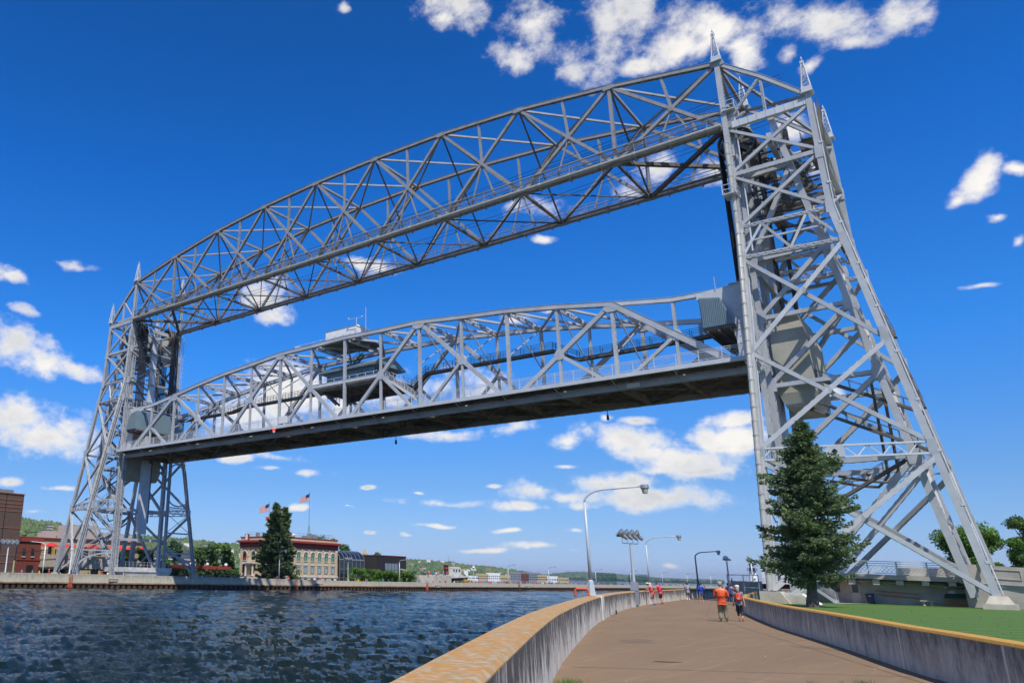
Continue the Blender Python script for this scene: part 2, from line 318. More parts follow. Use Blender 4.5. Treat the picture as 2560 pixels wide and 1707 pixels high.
# ================================================================== THE LIFT BRIDGE
ZB=54.68; S=120.0; TW=12.7; HT=[8.92,11.55,13.6,14.8,15.28]
ZK,Z0=41.2,1.15
def ht(k): return HT[min(k,9-k)]
def part(parent,name,m,fn,**kw):
    b=MB(); fn(b); return b.build(name,m,parent,**kw)
# ---------------- towers
def tower(side):
    near=side<0
    Y=(lambda d:-d) if near else (lambda d:S+d)
    T=thing('bridge_tower','near silver steel bridge tower rising over the spruce, with a big pipe up its leg' if near else
        'far silver steel bridge tower across the canal, standing left of the beige arched building','bridge tower',(TW/2,Y(8),0),'steel towers of the lift bridge')
    def lx(z,far=0):
        v=np.interp(z,[Z0,ZK,ZB],[-8.8,-.4,0]); return TW-v if far else v
    def rx(z,far=0):
        v=np.interp(z,[Z0,ZK,ZB],[-2.96,-.4,0]); return TW-v if far else v
    def rd(z): return np.interp(z,[Z0,ZK,ZB],[15.8,8.85,8.65])
    F=lambda z,far=0:(lx(z,far),Y(0),z)
    B=lambda z,far=0:(rx(z,far),Y(rd(z)),z)
    # outer legs
    for far in (0,1):
        b=MB()
        b.laced(F(Z0,far),F(ZK,far),.62,.62,(0,1,0),th=.07,bar=.09,bot=False,top=True)
        b.laced(F(ZK,far),(lx(ZB,far),Y(0),ZB+HT[0]),.58,.58,(0,1,0),th=.07,bar=.09,x=True)
        for z in (48.2,ZK,37.2,25.6,14.3): p=F(z,far); b.box(p[0]-.37,p[0]+.37,p[1]-.37,p[1]+.37,z-.7,z+.7)
        b.build('leg','steel',T)
        b=MB()
        if near:
            b.beam(B(Z0,far),B(ZK,far),.62,.6,(0,1,0)); b.beam(B(ZK,far),B(ZB+.8,far),.55,.55,(0,1,0))
        else:
            b.beam(B(Z0,far),B(9,far),1.0,.75,(0,1,0)); b.laced(B(9,far),B(ZK,far),.62,.62,(0,1,0),x=True,th=.07); b.laced(B(ZK,far),B(ZB+.8,far),.55,.55,(0,1,0),x=True,th=.07)
        for z in (47.9,ZK,37.1,26,14.4): p=B(z,far); b.box(p[0]-.36,p[0]+.36,p[1]-.36,p[1]+.36,z-.75,z+.75)
        b.build('leg','steel',T)
    # pipe up the near canal leg
    b=MB(); off=lambda z:(lx(z)-.62,Y(0)+(.15 if near else -.15),z)
    zs=[Z0+.1+i*(51/34) for i in range(35)]
    for i in range(34):
        b.tube(off(zs[i]),off(zs[i+1]),.27,n=12); q=off(zs[i+1]); b.tube((q[0],q[1],q[2]-.06),(q[0],q[1],q[2]+.06),.31,n=12)
    b.build('riser_pipe','beige_pipe',T,smooth=False)
    b=MB()
    for i in range(0,34,2):
        q=off(zs[i]); b.box(q[0]-.34,q[0]+.55,q[1]-.1,q[1]+.1,q[2]-.06,q[2]+.06)
    b.build('pipe_strap','steel',T)
    if near:
        # thin conduits up the rear leg and front leg
        b=MB(); b.path([(rx(z)-.25,Y(rd(z))-.45,z) for z in np.linspace(1.3,54,30)],.06,6)
        for z in range(4,54,5): b.box(rx(z)-.35,rx(z)+.1,Y(rd(z))-.55,Y(rd(z))-.2,z-.12,z+.12)
        b.path([(lx(z)+.75,Y(.2),z) for z in (1.3,20,36)]+[(lx(36)+.75,Y(.2),36.2)],.09,6)
        b.path([(lx(z)+.2,Y(1.0),z) for z in (38,44,50,56)],.08,6)
        b.build('conduit','steel_light',T)
    # side faces : between canal leg and rear leg
    def face(fr,bk,far,pfx):
        def br(name,A,Bp,w=.36,h=.36,kind='l',x=False,mm='steel'):
            q=MB()
            if kind=='b': q.beam(A,Bp,w,h,(0,0,1))
            else: q.laced(A,Bp,w,h,(1,0,0) if kind=='v' else (0,0,1),th=.05,bar=.06,x=x)
            q.build(name,mm,T)
        # top plate girder and sloping end chord
        q=MB(); q.beam((fr(ZB)[0],Y(.2),ZB),(bk(ZB)[0],Y(8.6),ZB),.5,.85)
        for i in range(9): d=.6+i*.95; q.box(fr(ZB)[0]-.29,fr(ZB)[0]+.29,Y(d)-.04,Y(d)+.04,ZB-.42,ZB+.42)
        q.build('top_girder','steel_light' if near else 'steel',T)
        pk=(fr(ZB)[0],Y(0),ZB+HT[0]); tp=(bk(ZB)[0],Y(8.6),ZB+.75); md=tuple((pk[i]+tp[i])/2 for i in range(3)); md=(md[0],md[1],md[2]+.35)
        q=MB(); q.laced(pk,md,.5,.45,th=.06,cover=True); q.laced(md,tp,.5,.45,th=.06,cover=True); q.build('end_chord','steel',T)
        br('strut',md,(md[0],md[1],ZB+.4),.3,.3,'v')
        br('diagonal',md,(fr(ZB)[0],Y(.2),ZB+.6),.3,.3,'v')
        for z in (48.1,):
            br('cross_beam',fr(z),bk(z),.5,.5,'l',True)
        q=MB(); q.laced(fr(ZK+.1),bk(ZK-.1),.4,.35,(1,0,0),x=False); q.build('cross_beam','steel',T)
        q=MB(); q.laced(fr(37.2),bk(37.1),.4,.5,(1,0,0),x=False,bar=.08); q.build('cross_beam','steel',T)
        # band of small crossed bars between the two
        a0,a1=np.array(fr(37.4)),np.array(bk(37.4)); c0,c1=np.array(fr(ZK)),np.array(bk(ZK)); n=4
        for i in range(n):
            p=a0+(a1-a0)*i/n; p2=a0+(a1-a0)*(i+1)/n; r_=c0+(c1-c0)*i/n; r2=c0+(c1-c0)*(i+1)/n
            A_,B_=(p,r2) if i%2==0 else (r_,p2)
            br('band_bar',tuple(A_),tuple(B_),.26,.26,'b')
        m0=(a0+(a1-a0)*.0+c0)/2; 
        br('band_bar',tuple((a0+c0)/2+(a1-a0)*.12),tuple((a0+c0)/2+(a1-a0)*.9),.2,.2,'b')
        for zl,zh in ((48.4,54.3),(41.4,47.9),(25.6,37.0),(14.9,25.4),(1.3,13.5)):
            w=.36 if zl>38 else .44
            br('diagonal',fr(zl),bk(zh),w,w,'l'); br('diagonal',fr(zh),bk(zl),w*.9,w*.9,'l')
            if zl<38:
                p,q_,r_,s_=[np.array(v) for v in (fr(zl),bk(zh),fr(zh),bk(zl))]; 
                # crossing gusset
                A=np.array([[q_[1]-p[1],-(s_[1]-r_[1])],[q_[2]-p[2],-(s_[2]-r_[2])]]); t=np.linalg.solve(A,[r_[1]-p[1],r_[2]-p[2]])[0]; X=p+(q_-p)*t
                g=MB(); g.prism([(X[1]+a_*.45,X[2]+b_*.36) for a_,b_ in ((-1,0),(-.5,1),(.5,1),(1,0),(.5,-1),(-.5,-1))],'x',X[0]-.2,X[0]+.2); g.build('gusset','steel',T)
        # lattice band girder at 14 m
        A0,A1,B0,B1=[np.array(v) for v in (fr(14.9),bk(14.9),fr(13.7),bk(13.8))]
        q=MB(); q.beam(A0,A1,.35,.16); q.beam(B0,B1,.35,.16); n=14
        for i in range(n):
            u=lambda k,e:tuple((A0+(A1-A0)*k/n) if e else (B0+(B1-B0)*k/n))
            q.beam(u(i,i%2),u(i+1,(i+1)%2),.12,.1)
        q.build('lattice_girder','steel_light' if near else 'steel',T)
        q=MB(); c=(A0*.55+A1*.45+B0*.55+B1*.45)/2; q.box(c[0]-.22,c[0]+.22,c[1]-.75,c[1]+.75,c[2]-.6,c[2]+.6); q.build('emblem_panel','steel_light' if near else 'steel',T)
        q=MB(); xo=c[0]-.235
        for dy,dz in ((0,.1),(0,-.1),(.1,0),(-.1,0)): q.tube((xo-.004,c[1]+dy,c[2]+dz),(xo,c[1]+dy,c[2]+dz),.13,n=10)
        q.build('quatrefoil','navy',T) if near else None
    face(lambda z:F(z,0),lambda z:B(z,0),0,'n'); face(lambda z:F(z,1),lambda z:B(z,1),1,'f')
    # transverse faces (between camera side and lake side)
    for P,nm in ((F,'front'),(B,'rear')):
        for z in ((48.2,ZK,37.2) if nm=='front' else (54.9,48.2,ZK,37.2,25.8,14.4)):
            q=MB(); q.laced(P(z,0),P(z,1),.4,.5,(0,1,0),th=.05,bar=.07,x=True); q.build('cross_beam','steel',T)
        segs=((41.4,47.9),(48.4,54.4)) if nm=='front' else ((48.4,54.4),(41.4,47.9),(26,37),(14.6,25.4),(1.3,13.9))
        for zl,zh in segs:
            for a,b_ in ((0,1),(1,0)):
                q=MB(); q.laced(P(zl,a),P(zh,b_),.3,.3,(0,1,0),th=.05,bar=.05); q.build('sway_brace','steel',T)
    for a_,b_ in ((0,1),(1,0)):
        q=MB(); q.laced((TW*a_,Y(0),ZB+HT[0]-.3),(TW*b_,Y(8.5),ZB+.7),.3,.32,th=.04,bar=.05,x=True); q.build('end_lateral','steel_worn',T)
        q=MB(); q.laced((TW*a_,Y(0),ZB+HT[0]-.4),(TW*b_,Y(0),ZB+.5),.32,.34,(0,1,0),th=.04,bar=.05,x=True); q.build('sway_brace','steel_worn',T)
    # spires and platforms
    for far in (0,1):
        for (x,d,z) in ((lx(ZB,far),0,ZB+HT[0]+.2),(rx(ZB,far),8.65,ZB+.9)):
            s_=MB(); y=Y(d); s_.box(x-.62,x+.62,y-.62,y+.62,z,z+.12); s_.box(x-.5,x+.5,y-.5,y+.5,z+.12,z+.75)
            h0,h1=z+.75,z+4.0
            for a in (-1,1):
                for c_ in (-1,1): s_.beam((x+a*.42,y+c_*.42,h0),(x+a*.12,y+c_*.12,h1),.1,.1)
            n=5
            for i in range(n):
                t0,t1=i/n,(i+1)/n; r0=.42-.3*t0; r1=.42-.3*t1; za=h0+(h1-h0)*t0; zb=h0+(h1-h0)*t1
                for sg in (-1,1):
                    s_.beam((x+sg*r0,y-r0,za),(x+sg*r1,y+r1,zb),.06,.04); s_.beam((x+sg*r0,y+r0,za),(x+sg*r1,y-r1,zb),.06,.04)
                    s_.beam((x-r0,y+sg*r0,za),(x+r1,y+sg*r1,zb),.06,.04); s_.beam((x+r0,y+sg*r0,za),(x-r1,y+sg*r1,zb),.06,.04)
            s_.box(x-.2,x+.2,y-.2,y+.2,h1,h1+.3); s_.tube((x,y,h1+.3),(x,y,h1+1.0),.06,.03,6); s_.ball((x,y,h1+.65),.12)
            s_.build('spire','steel_light',T)
    # ---------------- inner lifting tower
    ix=(1.0,11.7)
    il=lambda z:np.interp(z,[1.0,ZB+.2],[14.1,4.5])
    for x in ix:
        q=MB(); q.laced((x,Y(.35),0 if near else .2),(x,Y(.35),ZB-.6),.75,.7,(0,1,0),th=.07,bar=.08,pitch=.6,top=True,bot=True)
        for i in range(60): q.box(x-.42,x+.42,Y(.35)-.39,Y(.35)-.35,1+i*.88,1.12+i*.88) if not near else q.box(x-.42,x+.42,Y(.35)+.35,Y(.35)+.39,1+i*.88,1.12+i*.88)
        q.build('column','steel',T)
        q=MB(); q.beam((x,Y(il(1.0)),1.0),(x,Y(il(ZB)),ZB),.7,.62,(0,1,0)); q.build('back_leg','steel',T)
        for z in (37.5,30.5,22.7,14.0):
            for d in (.5,il(z)): q=MB(); q.prism([(Y(d)+a*.6,z+b_*.75) for a,b_ in ((-.8,-1),(.8,-1),(1,0),(.8,1),(-.8,1),(-1,0))],'x',x-.38,x+.38); q.build('gusset','steel',T)
        for z in (48,37.5,30.5,22.7,14.0):
            q=MB(); q.laced((x,Y(.6),z-.1),(x,Y(il(z)),z+.1),.5,.45,th=.05,bar=.06); q.build('cross_beam','steel',T)
        for zl,zh in ((1.0,14.0),(14.2,22.7),(22.9,30.5),(30.7,37.5),(37.7,48)):
            q=MB(); q.laced((x,Y(.6),zl),(x,Y(il(zh)),zh),.55,.45,th=.06,bar=.07); q.build('diagonal','steel',T)
    for z in (53.6,48,37.5,30.7,22.9,14.0,8):
        q=MB(); q.laced((ix[0],Y(il(z)),z),(ix[1],Y(il(z)),z),.4,.5,(0,1,0),x=True); q.build('cross_beam','steel',T)
        if z in (53.6,48,14.0,8):
            q=MB(); q.beam((ix[0],Y(.35),z),(ix[1],Y(.35),z),.5,.8 if z>40 else .5); q.build('cross_beam','steel',T)
    for zl,zh in ((1.5,14),(14,22.7),(22.9,30.7),(30.7,37.5),(37.5,48)):
        for a,b_ in ((0,1),(1,0)):
            q=MB(); q.laced((ix[a],Y(il(zl)),zl),(ix[b_],Y(il(zh)),zh),.4,.3,(0,1,0)); q.build('sway_brace','steel',T)
    # big plate girders and decks that carry the sheaves, below the overhead truss
    for d in (.2,4.2): q=MB(); q.box(.2,TW-.2,Y(d)-.25,Y(d)+.25,50.8,52.4); q.build('plate_girder','steel',T)
    q=MB(); q.box(.6,12.1,Y(7.6)-.2,Y(7.6)+.2,35.6,37.0); q.build('plate_girder','steel',T)
    q=MB(); q.box(1.2,11.5,Y(.8)-.2,Y(.8)+.2,35.6,36.9); q.build('plate_girder','steel',T)
    q=MB()
    for xx in (1.6,6.2,10.8): q.box(xx-.4,xx+.4,min(Y(1),Y(7.5)),max(Y(1),Y(7.5)),37.1,37.2)
    for xx in (1.2,2.0,10.4,11.2):
        for hh in (.55,1.1): q.beam((xx,Y(1),37.2+hh),(xx,Y(7.5),37.2+hh),.05,.05)
        for dd in np.arange(1,7.6,1.3): q.beam((xx,Y(dd),37.2),(xx,Y(dd),38.3),.06,.06)
    q.build('walkway','steel_light',T)
    for x0 in (.9,2.1,9.4,10.6):
        q=MB(); cx_,cy_,cz_=x0+.45,Y(.6),52.9; n=28; vs=[];fs=[]
        for (xx,r) in ((0,1.95),(.12,2.08),(.2,1.9),(.7,1.9),(.78,2.08),(.9,1.95)):
            for i in range(n): a=2*math.pi*i/n; vs.append((x0+xx,cy_+r*math.cos(a),cz_+r*math.sin(a)))
        for k in range(5):
            for i in range(n): j=(i+1)%n; fs.append((k*n+i,k*n+j,(k+1)*n+j,(k+1)*n+i))
        q.add(vs,fs)
        for i in range(8):
            a=math.pi*2*i/8; q.beam((cx_,cy_,cz_),(cx_,cy_+1.95*math.cos(a),cz_+1.95*math.sin(a)),.5,.22,(1,0,0))
        q.tube((x0-.2,cy_,cz_),(x0+1.1,cy_,cz_),.4,n=12); q.build('sheave','steel_dark',T)
    # machinery decks, rails and small clutter under the top chord
    q=MB(); 
    for zz,d0,d1 in ((48.6,5.2,6.4),(44.5,2,3.1),(51.2,7,8.2),(46.6,3.4,4.4)):
        q.box(2.2,10.6,min(Y(d0),Y(d1)),max(Y(d0),Y(d1)),zz,zz+.12)
        for xx in (2.4,5.1,7.8,10.4): q.beam((xx,Y(.8),zz-.15),(xx,Y(8.2),zz-.15),.16,.22)
        for x in np.arange(2.2,10.7,1.4):
            for d in (d0,d1): q.beam((x,Y(d),zz),(x,Y(d),zz+1.1),.06,.06)
        for d in (d0,d1):
            for hh in (.55,1.1): q.beam((2.2,Y(d),zz+hh),(10.6,Y(d),zz+hh),.05,.05)
    for i in range(26):
        x=rnd.uniform(2.4,10);d=rnd.uniform(1.2,7); z=rnd.choice((48.7,44.6,50.3,46.7,52)); a=rnd.uniform(.12,.45); q.box(x-a,x+a,Y(d)-a,Y(d)+a,z,z+rnd.uniform(.5,1.6))
    q.build('machinery_deck','steel_dark',T)
    # upper front cover panels (far tower shows them to the camera)
    q=MB()
    for (xa,xb) in ((.4,3.4),(9.2,11.9)): q.box(xa,xb,Y(.75)-.08,Y(.75)+.08,46.5,50.7)
    q.build_each('cover_panel','steel',T)
    # central counterweight guide and electrical trough
    q=MB(); q.box(5.2,7.4,Y(-.05)-.35,Y(-.05)+.35,9.2,24 if not near else 24); q.box(5.5,7.0,Y(.3)-.3,Y(.3)+.3,24,52); q.build('guide_trough','steel_light' if not near else 'steel',T)
    q=MB(); q.beam((7.6,Y(-.1),11.5),(7.6,Y(-.1),52),.28,.5); q.build('guide_rail','steel_dark',T)
    # counterweight ropes: slack brown festoon cables
    if True:
        for off_ in (0,1.1):
            q=MB(); pts=[]; y0=Y(10.2 if near else 9.5)+0; 
            for t in np.linspace(0,1,26):
                d=10.0-off_*.9-(0 if t<.72 else 5.2*((t-.72)/.28)**1.3); z=23.5-11.5*min(1,t/.8)-(0 if t<.8 else -.9*((t-.8)/.2)**1.5)
                pts.append((4.4+off_,Y(d),z-off_*.3))
            q.path(pts,.14,6); q.build('festoon_cable','festoon',T)
    # stairs that climb beside the rear leg
    def stair(A,B_,w=.9):
        q=MB(); A=Vector(A);B_=Vector(B_); t=(B_-A); n=int(t.length/.32); sd=Vector((1,0,0))
        for k in (-1,1):
            q.beam(A+sd*k*w/2,B_+sd*k*w/2,.06,.28); q.beam(A+sd*k*w/2+Vector((0,0,1.0)),B_+sd*k*w/2+Vector((0,0,1.0)),.05,.05)
            for i in range(0,n+1,5): p=A+t*(i/n)+sd*k*w/2; q.beam(p,p+Vector((0,0,1.0)),.05,.05)
        for i in range(n+1): p=A+t*(i/n); q.box(p.x-w/2,p.x+w/2,p.y-.14,p.y+.14,p.z-.03,p.z+.03)
        q.build('stair','steel_dark' if near else 'steel',T)
    stair((3.2,Y(12.0),26.6),(1.2,Y(9.1),36.8)); stair((3.2,Y(11.6),26.2),(3.2,Y(13.2),19.0)); stair((3.6,Y(13.0),18.6),(3.6,Y(3.0),24.2),.8)
    stair((3.8,Y(13.5),14.5),(3.8,Y(2),21),.8); stair((1.8,Y(2),8.5),(1.8,Y(11),13.8),.8)
    stair((.6,Y(9),41.5),(.6,Y(9.4),54),.6)
    # caged ladder outside the lake-side leg of the far tower
    q=MB()
    lxx=TW+1.3
    for k in (-.25,.25): q.beam((lxx+k,Y(0),38),(lxx+k,Y(0),56 if near else 54),.05,.05)
    for i in range(52): z=38.2+i*.32; q.beam((lxx-.25,Y(0),z),(lxx+.25,Y(0),z),.03,.03)
    for i in range(18):
        z=38.5+i; pts=[(lxx+.45*math.cos(a),Y(0)+(.45+.45*math.sin(a))*(1 if near else -1),z) for a in np.linspace(0,math.pi,7)]; q.path(pts,.025,4)
    if not near: q.build('caged_ladder','steel_light',T)
    # small inspection cages on the near canal leg
    if near:
        for (z,xo) in ((56.6,.3),(45.2,-.6)):
            q=MB(); cx_=lx(z)+xo; cy_=Y(.6) if xo>0 else .3
            q.box(cx_-1,cx_+1,cy_-.7,cy_+.7,z,z+.1)
            for a in (-1,1):
                for c_ in (-.7,.7): q.beam((cx_+a,cy_+c_,z),(cx_+a,cy_+c_,z+1.2),.07,.07)
                for hh in (.6,1.2): q.beam((cx_+a,cy_-.7,z+hh),(cx_+a,cy_+.7,z+hh),.06,.06); q.beam((cx_-1,cy_+a*.7,z+hh),(cx_+1,cy_+a*.7,z+hh),.06,.06)
            q.build('inspection_platform','steel_light',T)
    # lower portal frames between battered leg and upright lattice post
    for far in (0,1):
        xp=TW-(-.2) if far else -.2
        q=MB(); q.laced((xp,Y(0),Z0),(xp,Y(0),ZK),.55,.5,(0,1,0),th=.05,bar=.07,pitch=.9); q.build('portal_post','steel',T)
        def hl(z,h=.5,x=True):
            q=MB(); q.laced((xp,Y(0),z),F(z,far),h,.3,(0,1,0),x=x,bar=.08,th=.06,pitch=.9); q.build('portal_strut','steel',T)
        hl(14.6,1.5); hl(25.5,1.3)
        for z in (9.8,5.6): q=MB(); q.beam((xp,Y(0),z),F(z,far),.25,.3); q.build('portal_strut','steel',T)
        for za,zb in ((5.6,9.8),(9.8,13.9),(26.3,32)):
            q=MB(); q.beam((xp,Y(0),za),F(zb,far),.1,.1); q.beam((xp,Y(.12),zb),(F(za,far)[0],Y(.12),za),.1,.1); q.build('portal_rod','steel',T)
        sg=1 if far else -1; xl0=lx(Z0+1,far)
        q=MB(); 
        for base,ztop in ((5.4,1.3),):
            pts=[]
            for t in np.linspace(0,math.pi/2,9):
                xx=xl0-sg*.2-(xl0-sg*.2-xp)*(1-math.cos(t)) if True else 0
                pts.append((xl0-sg*.25+(xp-xl0)*(1-math.cos(t))*.95,Y(0),1.6+3.6*math.sin(t)))
            for i in range(8): q.beam(pts[i],pts[i+1],.35,.14,(0,1,0))
            for i in (2,3,4,5): q.beam(pts[i],(xl0+(xp-xl0)*.1,Y(0),5.2),.08,.08)
        q.build('portal_arch','steel',T)
        # oval cut-out band between the two higher struts
        for z,s_ in ((15.6,1),(24.7,-1)):
            q=MB()
            xa=xp; xb=lx(z,far); n=8
            for i in range(n):
                a0,a1=math.pi*i/n,math.pi*(i+1)/n
                c=lambda a:((xa+xb)/2+(xb-xa)/2*math.cos(a)*.95,Y(0),z+s_*(1.5*(1-math.sin(a))))
                q.beam(c(a0),c(a1),.3,.12,(0,1,0))
            q.build('portal_arch','steel',T)
    return T,F,B
towerN,FN,BN=tower(-1); towerF,FF,BF=tower(1)
# ---------------- overhead truss
OT=thing('overhead_truss','high fixed steel truss arching across the canal between the tops of the two towers','truss',(TW/2,60,ZB))
def tn(k,far=0): return (TW if far else 0,S*k/9,ZB+ (np.interp(k,range(10),[ht(i) for i in range(10)])))
def bn(k,far=0): return (TW if far else 0,S*k/9,ZB)
for far in (0,1):
    mm='steel_worn' if far==0 else 'steel_worn'
    q=MB()
    for k in range(9): q.laced(tn(k,far),tn(k+1,far),.6,.5,th=.07,bar=.09,cover=True,pitch=.8)
    for k in range(10): p=tn(k,far); q.box(p[0]-.33,p[0]+.33,p[1]-.75,p[1]+.75,p[2]-.45,p[2]+.2)
    q.build('top_chord',mm,OT)
    q=MB()
    for k in range(9): q.laced(bn(k,far),bn(k+1,far),.55,.55,th=.08,bar=.1,cover=True,pitch=.8)
    for k in range(10): p=bn(k,far); q.box(p[0]-.36,p[0]+.36,p[1]-.7,p[1]+.7,p[2]-.3,p[2]+.55)
    for i in range(27): y=4.4*i+2; q.box((TW if far else 0)-.32,(TW if far else 0)+.32,y-.1,y+.1,ZB-.5,ZB-.27)
    q.build('bottom_chord',mm,OT)
    for k in range(9):
        X=tuple(np.array(tn(k+.5,far))*.0+np.array([TW if far else 0,S*(k+.5)/9,0])+0)
        # crossing point of the panel's two diagonals
        hl,hr=ht(k),ht(k+1); t=hl/(hl+hr); yc=S*(k+t)/9; zc=ZB+hr*t
        c=(X[0],yc,zc)
        for A in (tn(k,far),tn(k+1,far),bn(k,far),bn(k+1,far)):
            strong=(k<4.5 and A in (tn(k,far),bn(k+1,far))) 
            q=MB(); q.laced(A,c,.42,.42,(1,0,0) if False else (0,0,1),th=.05,bar=.06,pitch=.5); q.build('diagonal',mm,OT)
        q=MB(); q.prism([(yc+a*.38,zc+b*.38) for a,b in ((-1,0),(-.5,1),(.5,1),(1,0),(.5,-1),(-.5,-1))],'x',c[0]-.24,c[0]+.24); q.build('gusset',mm,OT)
        q=MB(); q.laced(tn(k+.5,far),c,.32,.32,(0,1,0),th=.04,bar=.05); q.build('hanger',mm,OT)
        q=MB()
        for s_ in (-2.2,2.2): q.laced(c,(c[0],yc+s_,ZB+.2),.2,.2,(0,1,0),th=.03,bar=.04,pitch=.6)
        q.build('hanger',mm,OT)
    for k in (1,8):
        q=MB(); q.laced(tn(k,far),bn(k,far),.42,.42,(0,1,0),th=.05,bar=.06,x=True); q.build('post',mm,OT)
    # walkway rails along the bottom chord
    q=MB(); x=(TW-.5) if far else .55
    for h in (.7,1.2,1.7): q.path([(x,1,ZB+h),(x,S-1,ZB+h)],.05 if h!=1.2 else .075,6)
    for i in range(40): q.beam((x,1.5+i*3,ZB+.2),(x,1.5+i*3,ZB+1.7),.05,.05)
    q.box(x-.4,x+.1,1,S-1,ZB+.2,ZB+.26)
    q.build('walkway_rail','steel_worn',OT)
for k in range(10):
    q=MB(); q.laced(tn(k,0),tn(k,1),.35,.4,(0,0,1),th=.04,bar=.05,x=False,pitch=.7); q.build('top_strut','steel_worn',OT)
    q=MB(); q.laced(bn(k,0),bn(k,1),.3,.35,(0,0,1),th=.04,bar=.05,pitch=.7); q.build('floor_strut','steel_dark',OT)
    if k in range(1,9):
        for a,b_ in ((0,1),(1,0)):
            q=MB(); q.laced(tn(k,a),bn(k,b_),.18,.2,(0,1,0),th=.03,bar=.03,pitch=.6); q.build('sway_brace','steel_dark',OT)
for k in range(9):
    for a,b_ in ((0,1),(1,0)):
        q=MB(); q.laced(tn(k,a),tn(k+1,b_),.26,.28,(0,0,1),th=.04,bar=.04,pitch=.7); q.build('lateral_brace','steel_worn',OT)
        q=MB(); 
        if k in (0,8): q.laced(bn(k,a),bn(k+1,b_),.5,.5,(0,0,1),th=.06,bar=.07,pitch=.7)
        else: q.laced(bn(k,a),bn(k+1,b_),.15,.15,(0,0,1),th=.03,bar=.03,pitch=.7)
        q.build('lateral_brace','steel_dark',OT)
q=MB(); pts=[(-.62,.6+i*1.2,ZB+.15) for i in range(100)]; q.path([(-.62,.4,ZB+.12),(-.62,S-.4,ZB+.12)],.26,12)
for i in range(27): y=4.4*i+2; q.tube((-.62,y-.08,ZB+.12),(-.62,y+.08,ZB+.12),.31,n=12); q.box(-.6,.1,y-.06,y+.06,ZB-.3,ZB-.1)
q.build('long_pipe','beige_pipe',OT)
q=MB(); q.path([(-.35,.4,ZB+2.0),(-.35,S-.4,ZB+2.0)],.11,8); q.path([(-.3,.4,ZB+1.55),(-.3,S-.4,ZB+1.55)],.05,6); q.path([(-.3,.4,ZB+1.3),(-.3,S-.4,ZB+1.3)],.04,6)
for i in range(27): q.beam((-.33,4.4*i+2,ZB+.2),(-.33,4.4*i+2,ZB+2.0),.06,.06)
q.build('cable_tray','steel_worn',OT)
for j,(x,z0) in enumerate(((2.8,5.9),(3.2,5.6),(3.1,5.2),(9.2,4.2),(9.6,3.8))):
    q=MB(); q.path([(x,t*120-0,ZB+z0-1.6*4*t*(1-t)) for t in np.linspace(-.05,1.05,30)],.035,5); q.build('power_cable','black_cable',OT)
# ---------------- hoist ropes and counterweights
for side in (-1,1):
    Y=(lambda d:-d) if side<0 else (lambda d:S+d)
    wh='right' if side<0 else 'far left'
    for far,x0 in ((0,1.0),(1,9.6)):
        o=MB()
        for i in range(8):
            x=x0+.15+i*.27; o.tube((x,Y(-1.4),34.9),(x,Y(-1.4),53.0),.09,n=6)
        t=o.build('hoist_ropes','black_cable'); tag(t,('%s black hoist ropes rising from the %s end of the lift span'%('camera-side' if not far else 'lake-side','near' if side<0 else 'far')),'hoist ropes','black ropes holding the lift span')
        o=MB()
        for i in range(8): x=x0+.15+i*.27; o.tube((x,Y(2.55),31.0),(x,Y(2.55),53.0),.08,n=6)
        t=o.build('hoist_ropes','black_cable'); tag(t,('%s black ropes holding the counterweight inside the %s tower'%('camera-side' if not far else 'lake-side','near' if side<0 else 'far')),'hoist ropes','black ropes holding the counterweights')
    o=MB(); y0,y1=Y(.9),Y(4.4); a,b_=min(y0,y1),max(y0,y1)
    prof=[(1.9,21.8),(2.6,20.4),(10.1,20.4),(10.8,21.8),(10.8,30.2),(9.8,31.2),(2.9,31.2),(1.9,30.2)]
    zz=20.4; yc=(a+b_)/2; hw=(b_-a)/2
    o.hexa([(2.3,yc-hw*.7,20.3),(10.4,yc-hw*.7,20.3),(10.4,yc+hw*.7,20.3),(2.3,yc+hw*.7,20.3),(1.9,a,21.9),(10.8,a,21.9),(10.8,b_,21.9),(1.9,b_,21.9)])
    o.box(1.9,10.8,a,b_,21.9,28.2)
    o.hexa([(1.9,a,28.2),(10.8,a,28.2),(10.8,b_,28.2),(1.9,b_,28.2),(2.1,yc-hw*.6,31),(10.6,yc-hw*.6,31),(10.6,yc+hw*.6,31),(2.1,yc+hw*.6,31)])
    t=o.build('counterweight','ochre_concrete'); tag(t,('pale concrete counterweight hanging in the near tower above the spruce' if side<0 else 'pale concrete counterweight hanging in the far tower, under the end of the raised span'),'counterweight','concrete counterweights of the lift bridge')
